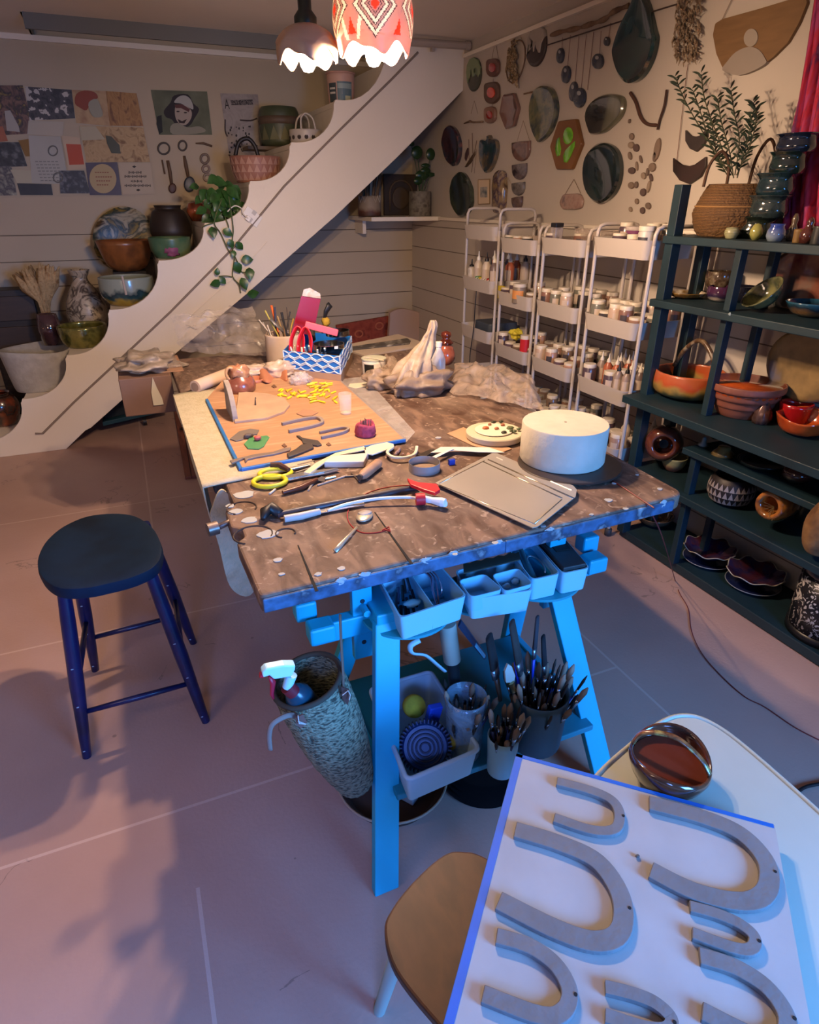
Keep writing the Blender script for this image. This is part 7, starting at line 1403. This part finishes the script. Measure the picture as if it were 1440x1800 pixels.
# ================================================================ back wall: collage board, posters, utensils
YP = YB-.004
def flatB(name, pxs, mat, parent=None, th=.003, y=YP, label=None, cat=None, k=0):
    g = prism([oy(px, py, y-.0012*k) for px, py in pxs], (0, -th, 0))
    return mk(name, g, mat, parent) if parent else one(name, g, mat, label, cat)
cb3 = T('collage_board', 'wide pinboard of overlapping photos, postcards and paper clippings on the back wall', 'pinboard', oy(130, 345, YB))
flatB('backing', [(-30,147),(240,158),(272,341),(-30,347)], P('#b5a58c', .8), cb3)
pieces = [('photo', [(-30,150),(40,150),(52,200),(50,235),(-30,240)], N(['#4a2a30', '#7d5a48', '#2a1c22', '#a88a3a'], 14, .5, dist=1)), ('orange_clipping', [(-30,225),(5,222),(14,248),(-30,252)], P('#a8654a', .7)),
 ('photo', [(44,152),(126,158),(132,208),(52,212)], N(['#1f1c1e', '#3a3436', '#b5aca0', '#6d645c'], 24, .5, const=True)), ('portrait_print', [(126,158),(188,160),(196,222),(134,216)], N(['#a8865a', '#b5956a', '#8a5a3c'], 8, .6)),
 ('wood_grain_print', [(186,160),(240,164),(252,222),(193,221)], N(['#8a5c2c', '#a87a42', '#6b4220'], 7, .6, stretch=(3, 1, 1), dist=2)), ('letter_sheet', [(50,212),(112,214),(110,240),(48,236)], P('#b5ab98', .7)),
 ('print', [(140,221),(252,224),(264,285),(152,285)], N(['#a8875a', '#b59668', '#7d5a34'], 16, .6, dist=1.5)), ('photo', [(-30,250),(34,250),(48,292),(-30,295)], N(['#151416', '#2c2b2e', '#6a6a68'], 30, .5)),
 ('newspaper', [(-30,292),(20,292),(30,343),(-30,345)], N(['#8c887a', '#4a4448', '#a8a48e'], 26, .6)), ('note', [(18,298),(55,300),(58,322),(30,322)], P('#b5ab90', .7)),
 ('brown_envelope', [(32,247),(78,240),(80,274),(45,275)], P('#8c6a3c', .8)), ('certificate', [(50,238),(106,240),(121,324),(56,322)], N(['#a9a598', '#b5b0a4'], 4, .7)), ('red_leaflet', [(108,238),(140,242),(152,296),(120,300)], P('#bfa88c', .7)),
 ('red_panel', [(116,253),(142,254),(148,289),(122,290)], P('#b5523a', .7)), ('photo', [(30,322),(90,324),(93,343),(36,343)], P('#1c1e26', .5)), ('photo', [(104,300),(148,300),(158,340),(106,340)], N(['#17171c', '#24242c', '#6a6a6e'], 30, .5)),
 ('purple_card', [(150,286),(206,285),(214,343),(158,343)], P('#3a2c3e', .5)), ('text_card', [(207,286),(264,286),(272,341),(215,342)], P('#b5a48c', .7)), ('small_card', [(139,222),(168,222),(185,245),(143,247)], P('#b0a488', .7))]
for k, (nm, q, m) in enumerate(pieces): flatB(nm, q, m, cb3, .0012, YP-.0025, k=k*.35+1)
hd_ = T('x', 'x', 'x', (0, 0, 0)); bpy.data.objects.remove(hd_)
flatB('red_hat', [(v.x, v.y) for v in bez([(132,182,0),(134,166,0),(148,159,0),(166,162,0),(172,172,0),(160,180,0),(152,194,0),(142,190,0)], 3, closed=True)], P('#8a3c22', .6), cb3, .001, YP-.014)
flatB('face', [(v.x, v.y) for v in bez([(156,180,0),(170,174,0),(178,190,0),(180,204,0),(166,206,0),(158,196,0)], 3, closed=True)], P('#96907a', .6), cb3, .001, YP-.0145)
flatB('seated_figure', [(186,238),(196,240),(210,255),(212,270),(196,269),(188,252)], P('#4a4a3a', .6), cb3, .001, YP-.014)
flatB('pale_figure', [(8,195),(18,194),(33,222),(35,232),(12,230)], P('#a8a094', .6), cb3, .001, YP-.014)
flatB('cream_circle', blobpx(181, 314, 23.5, 26, -.25, 28), P('#b09a72', .7), cb3, .001, YP-.014)
for cx, cy in ((93, 265), (102, 312)): mk('seal', tube([oy(x, y, YP-.013) for x, y in ell(cx, cy, 8, 8.5, 20)], .004, 6, closed=True), P('#6f6c66', .7), cb3)
def txt(s, px, py, hpx, mat, parent, y, shear=0): c = oy(px, py, y); letters('lettering', s, hpx*mpp(c)*1.25, wallm(c, 'B') , mat, parent)
mink = P('#2c2420', .7)
for s_, px, py, h in (('THE WAHINE', 237, 303, 3.6), ('WORKING WITH CLAY', 239, 310.5, 3.9), ('WORKSHOP & GALLERY', 241, 318.5, 3.1), ('HANDMADE CERAMICS', 243, 326, 4.0)):
    pass
for (px0, px1, py) in ((226,250,303),(219,260,310),(230,252,318.5),(219,266,326)):   # printed lines too small to read in the photo
    n_ = int((px1-px0)/2.6)
    for i in range(n_):
        a = px0+i*2.6; hh = 1.7+.5*math.sin(i*2.3+py)
        mk('printed_letter', prism([oy(a, py+hh, YP-.0125), oy(a+1.8, py+hh, YP-.0125), oy(a+1.8-.6*(i % 2), py-hh, YP-.0125), oy(a+.3, py-hh, YP-.0125)], (0, -.0008, 0)), mink, cb3)
for px, py in ((236,293),(243,334)): mk('ornament_mark', prism([oy(px-4, py, YP-.0125), oy(px, py+2.2, YP-.0125), oy(px+4, py, YP-.0125), oy(px, py-2.2, YP-.0125)], (0, -.0008, 0)), mink, cb3)
for i, py in enumerate((303, 311, 318, 325)):
    for k in range(7-abs(i-1)): a = 167+k*4.2+i*1.2; mk('printed_word', prism([oy(a, py+1, YP-.0155), oy(a+3, py+1, YP-.0155), oy(a+3, py-1, YP-.0155), oy(a, py-1, YP-.0155)], (0, -.0006, 0)), P('#8c5a44', .7), cb3)
for i in range(7):
    for k in range(6): a = 62+i*1.6+k*7; py = 284+i*5.6; mk('printed_word', prism([oy(a, py+.7, YP-.0125), oy(a+5, py+.7, YP-.0125), oy(a+5, py-.7, YP-.0125), oy(a, py-.7, YP-.0125)], (0, -.0006, 0)), P('#7c7a74', .7), cb3)
# portrait poster
t = T('portrait_poster', 'green toned painted portrait of a smiling person in a white cap', 'poster', oy(320, 238, YB))
flatB('sheet', [(265,158),(364,161),(373,237),(280,237)], N(['#4a4e3a', '#5e6048', '#74745c'], 5, .7), t)
flatB('dark_hair', [(v.x, v.y) for v in bez([(288,195,0),(300,180,0),(306,168,0),(330,166,0),(340,182,0),(350,192,0),(342,208,0),(332,222,0),(312,222,0),(302,210,0),(292,206,0)], 3, closed=True)], P('#241c1c', .7), t, .001, k=3)
flatB('white_cap', [(v.x, v.y) for v in bez([(306,180,0),(314,170,0),(326,168,0),(336,176,0),(340,192,0),(330,188,0),(318,182,0)], 3, closed=True)], P('#a8a49a', .7), t, .001, k=4)
flatB('face', [(v.x, v.y) for v in bez([(309,186,0),(322,184,0),(336,194,0),(336,208,0),(326,220,0),(314,216,0),(308,204,0)], 3, closed=True)], P('#a59484', .7), t, .001, k=5)
flatB('smile', [(312,209),(320,213),(329,209),(324,217),(315,216)], P('#33201e', .7), t, .001, k=6); flatB('hair_band', [(307,184),(320,183),(334,192),(332,197),(318,190),(309,190)], P('#5a2f28', .7), t, .001, k=6)
for a in ((311, 196), (324, 198)): flatB('eye', ell(a[0]+2, a[1], 3, 1.3, 10), P('#2a1c1a', .7), t, .001, k=6)
flatB('shoulders', [(v.x, v.y) for v in bez([(300,222,0),(312,216,0),(330,224,0),(350,222,0),(362,230,0),(345,235,0),(304,236,0)], 3, closed=True)], P('#8c8672', .7), t, .001, k=4); flatB('dark_bottle', [(276,205),(284,202),(286,232),(280,236),(275,218)], P('#1f201c', .7), t, .001, k=3)
# second poster
t = T('illustrated_poster', 'tall pale pencil-drawn poster with a dark title across the top', 'poster', oy(425, 275, YB))
flatB('sheet', [(387,164),(453,166),(466,279),(404,279)], N(['#8c8078', '#a0948a', '#7d726c'], 7, .7, detail=8, dist=1.5), t)
# dark title band: large first letter, heavy condensed capitals (letters read from the photo as far as they show)
c = oy(399, 184, YP-.006); flatB('title_band', [(405,176),(444,175),(445,184),(407,185)], P('#3a3230', .7), t, .0008, k=3)
letters('title_initial', 'A', 19*mpp(c)*1.1, wallm(c, 'B') @ Matrix.Diagonal((.62, 1, 1, 1)), mink, t)
c = oy(426, 180.5, YP-.0085); letters('title', 'LOVE GROWS', 7*mpp(c)*1.3, wallm(c, 'B') @ Matrix.Diagonal((.68, 1, 1, 1)), P('#8d8279', .7), t)
for i in range(46):
    px = random.uniform(402, 455); py = random.uniform(222, 268)
    if px > 445 and py < 240: continue
    flatB('dark_spot', ell(px, py, random.uniform(.8, 1.8), random.uniform(1.2, 2.6), 8), mink, t, .0008, k=3)
for pts in (((396,210),(396,230),(400,240)), ((455,212),(462,240),(460,258)), ((422,211),(440,212),(452,208)), ((402,272),(412,278),(424,276))): mk('ink_line', tube(bez([oy(px, py, YP-.006) for px, py in pts], 4), .005, 5), P('#4a3e3c', .8), t)
# utensils and rings on the wall
def hangB(label, cat, nm): return T(nm, label, cat, (0, 0, 0))
mwd = N(['#5e4634', '#6d543e'], 10, .7)
def spoonB(nm, label, pts, rs, headpx, hm):
    t = T(nm, label, 'utensil', oy(*pts[-1], YB-.02)); mk('handle', tube([oy(px, py, YB-.015) for px, py in pts], rs, 8), mwd, t, smooth=True)
    if headpx: mk('head', pillow([oy(px, py, YB-.008) for px, py in headpx], (0, -.02, 0)), hm, t, smooth=True)
spoonB('wooden_spoon', 'brown wooden ladle hanging on the back wall beside the blue one', [(295,282),(299,302),(302,325)], [.010, .012, .010], ell(303, 331, 7, 9, 18), P('#4a2a1e', .5))
spoonB('blue_spoon', 'large wooden spoon with a dark blue bowl hanging on the back wall', [(324,274),(327,290),(331,312)], [.008, .013, .010], ell(333, 324, 10, 14, 20), P('#2e3644', .4))
spoonB('thin_stick', 'thin dark stick hanging left of the wooden ladle', [(285,281),(290,306)], [.005, .006], None, None)
spoonB('curved_twig', 'short curved brown twig on the back wall under the portrait', [(344,252),(358,252),(373,257)], [.004, .008, .007], None, None)
for i, (cx, cy, rx, ry, c_) in enumerate(((288,261,10,10,'#4a4038'), (321,256,7,8.5,'#4e4238'), (360,279,7,8,'#7a6656'), (362,297,6,6,'#8a7464'), (364,312,5.5,6,'#94806e'))):
    one('wall_ring', tube([oy(x, y, YB-.012) for x, y in ell(cx, cy, rx, ry, 24)], .006 if i < 2 else .008, 6, closed=True), P(c_, .6), ['large dark wire ring hanging on the back wall', 'smaller dark wire ring right of the large one', 'uppermost of three small brown rings on the back wall', 'middle of three small brown rings on the back wall', 'lowest of three small brown rings behind the trailing plant'][i], 'ring', smooth=True)
# ================================================================ things on the stair treads
def stp(i): return tw[i].z-.004
def P2(name, label, cat, px, py, z, wpx, hpx, prof, mat, y=None, **k):
    """base at pixel column px on tread height z, at depth y"""
    c = oy(px, py, y); c = Vector((c.x, y, z)); return pot(name, label, cat, px, py, z, wpx, hpx, prof, mat, c=c, **k)
ya = 4.95
# tw indices: 0 z~.11, 1 z~.36, 2 .61, 3 .87, 4 1.12, 5 1.36, 6 1.6, 7 1.83, 8 2.07
P2('white_planter', 'rough white tapered trough on a lower stair', 'planter', 78, 670, stp(1), 108, 68, vessel([(.80, 0), (.86, .2), (1, 1)], .05, .06), N(['#a39c90', '#b5aea2'], 20, .9, bump=.4), y=4.85, fn=lambda r, z, a, j: (r*(1+.10*abs(math.sin(2*a))), z+.012*math.sin(a*2)*(z > .1)))
P2('orange_pot', 'dark round pot with an orange glaze at the left edge by the bottom stair', 'pot', 6, 735, stp(0), 62, 56, JARP, g_(['#8c3a1a', '#2e241c', '#a04a1e'], 8, .2), y=4.9)
P2('green_pot', 'dark green low pot behind the white trough', 'pot', 30, 700, stp(0), 60, 22, CYL, P('#163c38', .4), y=5.25)
P2('gold_bowl', 'glossy yellow green faceted bowl on the stairs', 'bowl', 150, 602, stp(2), 80, 36, vessel([(.75, 0), (.95, .4), (1, 1)], .05, .06), N(['#6d6a30', '#8c8540', '#4e4e26'], 16, .15, metal=.5, coat=.8), y=4.85)
P2('tall_vase', 'tall cream vase with dark brushed swirls and a flared square mouth', 'vase', 152, 540, stp(2), 66, 118, vessel([(.55, 0), (.9, .15), (1.0, .38), (.8, .62), (.36, .85), (.42, .93), (.52, 1.0)], .08, .04), N(['#a8957c', '#b5a48c', '#3a2c24', '#c2b298'], 9, .35, dist=2.5, lo=.35, hi=.68), y=5.15)
gz = stp(3)
pg = T('dried_grass', 'bunch of fluffy beige dried grasses at the left of the stairs', 'dried grass', oy(80, 590, 5.0))
gp = []
for i in range(34):
    a = random.uniform(-1, 1); b = random.uniform(.5, 1); base = oy(88+random.uniform(-6, 6), 590, 5.1); mid = oy(78+a*10, 530, 5.1+.05*a); tip = oy(68+a*52*b, 478-22*b*(1-a*a)+(8 if a < 0 else 0), 5.1+.1*random.uniform(-1, 1)); gp.append(tube([base, mid, mid*.5+tip*.5, tip], [.003, .008, .026*b+.008, .004], 8))
mk('plumes', join(*gp), N(['#9c8058', '#b8996c', '#805a34'], 30, .95, bump=.5), pg, smooth=True)
one('clear_vase', lathe([(0, 0), (.06, 0), (.075, .10), (.06, .20), (.055, .20), (.065, .1), (.05, .01), (0, .01)], 24, (oy(93, 600, 4.98).x, 4.98, stp(2)-.0)), g_(['#3a2426', '#55383c'], 10, .08), 'dark purplish glossy vase under the dried grasses', 'vase', smooth=True)
ds_ = T('drawer_unit', 'dark wooden drawer chest behind the lower stairs', 'chest', oy(10, 640, 5.25)); a, b = oy(-40, 512, 5.2), oy(68, 512, 5.2); zt_ = a.z
mk('body', box(((a.x+b.x)/2, 5.29, zt_/2+.0), (b.x-a.x, .2, zt_)), N(['#1f1612', '#2c1f18'], 6, .5, stretch=(1, 1, 8)), ds_, bev=.004)
for k in range(4): mk('drawer', box(((a.x+b.x)/2-.01, 5.182, zt_-.12-.20*k), (b.x-a.x-.06, .018, .16)), N(['#2c1e17', '#3a281e'], 8, .5, stretch=(1, 1, 8)), ds_, bev=.003)
# third tread: platter, boat bowl, yellow bowl
disc = [oy(x, y, 5.33) for x, y in ell(217, 420, 54, 57, 44)]
one('round_platter', pillow(disc, (0, -.03, 0), DISH), N(['#2c3420', '#8a7030', '#20302c', '#a89a7c', '#5a4220', '#1a1c18'], 6, .3, dist=1.5), 'large round painted platter in green, yellow and brown leaning on the back wall', 'platter', smooth=True, auto=True)
P2('boat_bowl', 'brown copper toned boat-shaped bowl in front of the painted platter', 'bowl', 228, 478, oy(228, 476, 5.1).z, 92, 54, vessel([(.4, 0), (.75, .25), (1, 1)], .05, .08), N(['#6d4020', '#8a5228', '#4a2a18'], 7, .3), y=5.1, fn=lambda r, z, a, j: (r*(1+.04*math.sin(2*a)), z))
one('dark_stand', box((oy(228, 478, 5.12).x, 5.16, (stp(3)+oy(228, 476, 5.1).z)/2), (.22, .2, oy(228, 476, 5.1).z-stp(3)-.004)), P('#1d1613', .7), 'dark block on the stairs holding the boat-shaped bowl', 'block', bev=.003)
yb2 = P2('striped_bowl', 'bowl with a teal band above a yellow base and a white stick over its rim', 'bowl', 228, 528, stp(3), 90, 48, vessel([(.7, 0), (.95, .3), (1, .6), (.98, 1)], .05, .06), N(['#8f7426', '#9c8230', '#2c4a50', '#1c343c', '#8c9488'], 9, .25, kind='height', coat=.5), y=4.80)
R, H = yb2['R'], yb2['H']; mk('white_stick', tube([(-R*.1, -R*1.0, H*1.1), (-R*.08, -R*1.02, H*.45)], .007, 6), P('#b5a498', .5), yb2, world=False)
# fourth tread
P2('dark_urn', 'large dark brown urn with small lugs on the stairs', 'urn', 304, 425, stp(4)+.0, 68, 84, vessel([(.55, 0), (.95, .35), (1.0, .55), (.8, .85), (.62, .92), (.66, 1.0)], .06, .05), N(['#241a14', '#2f2219'], 8, .5), y=5.2)
P2('green_planter', 'green glazed bowl with a pink flower in front of the dark urn', 'bowl', 303, 455, stp(4), 70, 36, vessel([(.75, 0), (.95, .4), (1, 1)], .05, .06), N(['#2c4a30', '#47664a', '#6a7a52', '#8a4a60'], 7, .3, lo=.3, hi=.85), y=4.8)
one('pink_flower', blob(Vector((oy(303, 447, 4.66).x, 4.685, stp(4)+.05)), (.05, .02, .03), .6, 9, 16, 8, 4), P('#8c4a6a', .6), 'pinkish purple painted flower on the front of the green bowl', 'flower', smooth=True)
# fifth tread: trailing plant + copper pot
P2('copper_pot', 'small round shiny copper coloured pot behind the trailing plant', 'pot', 345, 368, stp(5)+.0, 34, 34, [(0, 0), (.6, 0), (1, .5), (.8, .9), (.4, 1), (0, 1)], g_(['#7d3418', '#a04e22', '#4a2012'], 8, .12), y=5.1)
tpn = T('trailing_plant', 'green heart-leaved trailing plant spilling down over the stair stringer', 'plant', oy(392, 385, 4.72))
mlf = N(['#24421c', '#35602a', '#1c3416'], 14, .35)
def heart(c, L, ang, tilt, toward=(0, -1, .25), fold=.2):
    V = []; pts = [(0, 0), (.18, -.28), (.42, -.42), (.70, -.34), (.95, -.15), (1.12, 0), (.95, .15), (.70, .34), (.42, .42), (.18, .28)]
    fz = Vector(toward).normalized(); ax = Vector((math.cos(ang), 0, math.sin(ang))); ax = (ax-fz*ax.dot(fz)).normalized(); ay = fz.cross(ax)
    V = [Vector(c)+ax*(x*L)+ay*(y*L)+fz*(abs(y)*fold*L+.10*L*math.sin(x*3)) for x, y in pts]+[Vector(c)+ax*(x*L)+fz*(.10*L*math.sin(x*3)) for x in (.3, .65)]
    return V, [(0, 1, 10), (1, 2, 10), (2, 3, 11, 10), (3, 4, 11), (4, 5, 11), (5, 6, 11), (6, 7, 11), (7, 8, 10, 11), (8, 9, 10), (9, 0, 10)]
mk('pot', lathe([(0, 0), (.055, 0), (.075, .12), (.068, .12), (.05, .02), (0, .02)], 24, (oy(392, 372, 4.8).x, 4.80, stp(5))), P('#5a3a2c', .6), tpn, smooth=True, auto=True)
vines = [[(390,350),(377,390),(388,410),(402,440),(411,447)], [(402,345),(410,400),(408,430),(412,455),(409,485),(420,500),(423,515)], [(395,380),(402,400),(392,405)], [(411,447),(420,465),(425,478),(435,478)], [(408,487),(398,485),(385,486)], [(375,392),(362,396),(356,400)]]
for vv in vines: mk('vine', tube(bez([oy(px, py, YS-.02-.012*(i % 2)) for i, (px, py) in enumerate(vv)], 5), .0035, 6), P('#4e5a30', .6), tpn, smooth=True)
lvs = [(372,398,19,-1.5),(392,403,17,-.6),(402,420,15,-1.2),(415,425,16,-.9),(413,460,20,-1.2),(424,456,19,-.05),(438,470,20,-1.6),(424,488,20,-1.3),(386,487,14,-.9),(388,494,18,3.5),(434,517,20,.05),(381,484,12,1.3),(412,440,12,-1.9)]
for i, (px, py, L, a) in enumerate(lvs): c = oy(px, py, YS-.045); mk('leaf', heart(c, L*mpp(c), a, 0, (.1*math.sin(i*2), -1, .3*math.cos(i))), mlf, tpn, smooth=True)
for i in range(64):
    a = random.random()*2*PI; r = math.sqrt(random.random()); px = 388+32*r*math.cos(a)+(0); py = 352+33*r*math.sin(a); c = oy(px, py, 4.70+.12*random.random()-.08*(1-r))
    mk('leaf', heart(c, random.uniform(14, 22)*mpp(c), random.uniform(-2.8, .2), 0, (random.uniform(-.5, .5), -1, random.uniform(-.1, .7))), mlf, tpn, smooth=True)
for px, py, L, a in ((350, 328, 16, 3.3), (372, 318, 24, -.2), (384, 312, 22, -2.6), (398, 330, 24, -.9)): c = oy(px, py, 4.68); mk('leaf', heart(c, L*mpp(c), a, 0, (.1, -1, .5)), mlf, tpn, smooth=True)
# sixth tread: pink patterned basket bowl with a black handle
cpb = P2('patterned_bucket', 'pink and cream triangle-patterned bowl with a thick black handle on the stairs', 'bowl', 452, 318, stp(6)+.0, 86, 46, vessel([(.78, 0), (.9, .3), (1, 1)], .04, .06), P('#9c6a58', .5), y=4.84)
R, H = cpb['R'], cpb['H']; tri_rows(cpb, R, H, ((.08, .36), (.38, .66), (.68, .95)), 22, P('#b58a76', .5), ((0, .78), (.3, .9), (1, 1)))
mk('black_handle', tube(bez([(-R*.8, -R*.2, H*1.0), (-R*.6, -R*.2, H*1.5), (-R*.25, -R*.2, H*1.65), (0, -R*.2, H*1.4), (R*.1, -R*.2, H*1.0)], 6), .013, 10), P('#1c1614', .5), cpb, smooth=True, world=False)
# seventh: white pierced basket + green rolled cushion
wb = P2('white_basket', 'white pottery basket with round holes and thin arched handles on the stairs', 'basket', 538, 246, stp(7)+.0, 56, 28, vessel([(.9, 0), (1, .5), (1, 1)], .06, .06), P('#b5a898', .4), y=4.75)
R, H = wb['R'], wb['H']
for k in range(14): a = k*2*PI/14; mk('hole', tf(lathe([(0, 0), (.013, 0), (.013, .002), (0, .002)], 12), TR(R*.985*math.cos(a), R*.985*math.sin(a), H*.5) @ RZ(a) @ RY(PI/2)), P('#3a2e26', .8), wb, world=False)
for s_ in (-1, 1): mk('arched_handle', tube(bez([(-R*.45, s_*R*.7, H), (-R*.35, s_*R*.5, H*1.7), (0, s_*R*.3, H*2.0), (R*.35, s_*R*.5, H*1.7), (R*.45, s_*R*.7, H)], 5), .006, 8), P('#c2b6a6', .4), wb, smooth=True, world=False)
rc = T('patterned_pot', 'olive green pot with pale triangles at the back of the stairs', 'pot', (oy(495, 258, 5.2).x, 5.2, stp(6)+.02)); c = rc.location; s = mpp(c); H = hgt(c, 66); R = 34*s
rc.location.z = oy(495, 258, 5.2).z
mk('body', lathe([(v.x*R, v.y*H) for v in bez([(.85, 0, 0), (1, .1, 0), (1, .5, 0), (.97, .85, 0), (.85, 1, 0)], 4)]+[(0, H)], 32), N(['#3c4430', '#55583e'], 7, .4), rc, smooth=True, auto=True, world=False)
tri_rows(rc, R, H, ((.15, .5),), 12, P('#6d6a48', .5), ((0, .85), (.1, 1), (.5, 1), (.85, .97), (1, .85)))
mk('brown_band', lathe([(R*1.01, H*.55), (R*1.01, H*.75)], 32), P('#5e4a38', .6), rc, smooth=True, world=False)
# stand under the olive pot
one('stair_shelf', box((rc.location.x, 5.27, rc.location.z-.012), (.5, .22, .022)), P('#6d5c4a', .7), 'narrow brown shelf behind the upper stairs holding the olive pot', 'shelf', bev=.002)
# eighth: bucket
bu = P2('plastic_bucket', 'pinkish white plastic bucket with a blue grey printed label on the stairs', 'bucket', 600, 170, stp(8)+.0, 48, 56, vessel([(.9, 0), (.95, .3), (1, 1)], .04, .04), P('#c29a86', .5), y=4.72)
R, H = bu['R'], bu['H']; aa = -PI/2-.25
def onb(a0, a1, z0, z1, k, m, nm): mk(nm, ([Vector((R*(.905+.09*z+k)*math.cos(a), R*(.905+.09*z+k)*math.sin(a), H*z)) for z in (z0, z1) for a in [a0+(a1-a0)*i/8 for i in range(9)]], [(i, i+1, i+10, i+9) for i in range(8)]), m, bu, world=False)
onb(aa-.35, aa+.85, .04, .68, .02, P('#5c7074', .5), 'label'); onb(aa-.30, aa+.8, .46, .62, .03, P('#8a9a94', .5), 'label_band'); onb(aa+.25, aa+.7, .10, .24, .03, P('#b5b088', .5), 'label_panel'); onb(aa-1.1, aa-.42, .04, .64, .02, P('#3c4444', .5), 'side_label'); onb(aa-1.0, aa-.5, .30, .36, .03, P('#c2baa8', .5), 'label_stripe'); onb(aa-1.0, aa-.5, .44, .50, .03, P('#c2baa8', .5), 'label_stripe')
mk('rim', tube([(R*1.01*math.cos(a), R*1.01*math.sin(a), H*.97) for a in [i*2*PI/36 for i in range(36)]], .006, 8, closed=True), P('#b58a78', .5), bu, smooth=True, world=False)
# ================================================================ corner ledge under the stairs
zl = 1.381
cbk = P2('pierced_basket', 'brown and white basket with a zigzag white rim holding sticks on the corner ledge', 'basket', 650, 376, zl, 40, 36, vessel([(1, 0), (1, .4), (.9, 1)], .06, .06), N(['#3c2418', '#5a3424', '#8c7a66'], 16, .6, kind='height'), y=5.02)
R, H = cbk['R'], cbk['H']; zz = [Vector((R*.93*math.cos(a), R*.93*math.sin(a), H*(.68 if i % 2 else 1.0))) for i, a in enumerate([k*2*PI/24 for k in range(24)])]
mk('zigzag_rim', tube(zz, .004, 6, closed=True), P('#a89a88', .5), cbk, world=False); mk('white_band', lathe([(R*.97, H*.52), (R*.95, H*.66)], 32), P('#9c8f7e', .5), cbk, smooth=True, world=False)
for i in range(8): a = i*.8; one('dark_stick', tube([Vector((cbk.location.x+R*.4*math.cos(a), 5.02+R*.4*math.sin(a), zl+.02)), Vector((cbk.location.x+R*.9*math.cos(a)+.02, 5.02+R*.6*math.sin(a), zl+.28+.03*math.sin(i*2)))], [.008, .013], 8), N(['#6a543e', '#50402e'], 12, .8), 'thick dark stick standing in the zigzag rimmed basket', 'stick', 'sticks in the zigzag rimmed basket', smooth=True)
tq_ = T('carved_panel', 'dark carved wooden panel with an arch leaning on the corner ledge', 'panel', oy(703, 377, 5.3)); a, b = oy(676, 378, 5.3), oy(733, 378, 5.3); h = hgt(Vector(((a.x+b.x)/2, 5.3, zl)), 72)
mk('frame', box(((a.x+b.x)/2, 5.31, zl+h/2), (b.x-a.x, .03, h)), N(['#2c2018', '#3a2b20'], 9, .7), tq_, bev=.004)
ar = [Vector(((a.x+b.x)/2+(b.x-a.x)*.34*math.cos(k), 5.29, zl+h*.55+h*.30*math.sin(k))) for k in [i*PI/12 for i in range(13)]]; mk('arch', tube([Vector((ar[0].x, 5.29, zl+.03))]+ar+[Vector((ar[-1].x, 5.29, zl+.03))], .008, 6), P('#55432f', .7), tq_, smooth=True)
mk('round_relief', pillow([oy(x, y, 5.295) for x, y in ell(704, 348, 15, 20, 22)], (0, -.012, 0)), P('#4a3a2a', .7), tq_, smooth=True)
gp_ = P2('grey_planter', 'grey mottled cylindrical planter with a round-leaved plant on the corner ledge', 'planter', 738, 378, zl, 38, 42, CYL, N(['#5a5042', '#787060', '#463c30'], 22, .7), y=4.98)
R, H = gp_['R'], gp_['H']; rp2 = T('round_leaf_plant', 'dark green plant with two big round leaves growing from the grey planter', 'plant', gp_.location+Vector((0, 0, H)))
for px, py, rx, ry in ((733,268,10,12), (757,271,8,11), (723,253,6,4), (748,300,9,6), (756,307,10,4), (742,308,12,9), (735,318,8,7), (748,291,8,4)):
    c = oy(px, py, 4.96); mk('leaf', pillow([oy(x, y, 4.96+.01*math.sin(px)) for x, y in ell(px, py, rx, ry, 16)], (0, -.004, 0), ((1, 0), (.95, 1), (0, 1.3))), P('#1f3a1a', .35), rp2, smooth=True); mk('stem', tube(bez([Vector((gp_.location.x, 4.98, zl+H*.8)), (c+gp_.location)/2+Vector((.01, 0, .06)), c], 4), .003, 6), P('#3a4a28', .6), rp2, smooth=True)
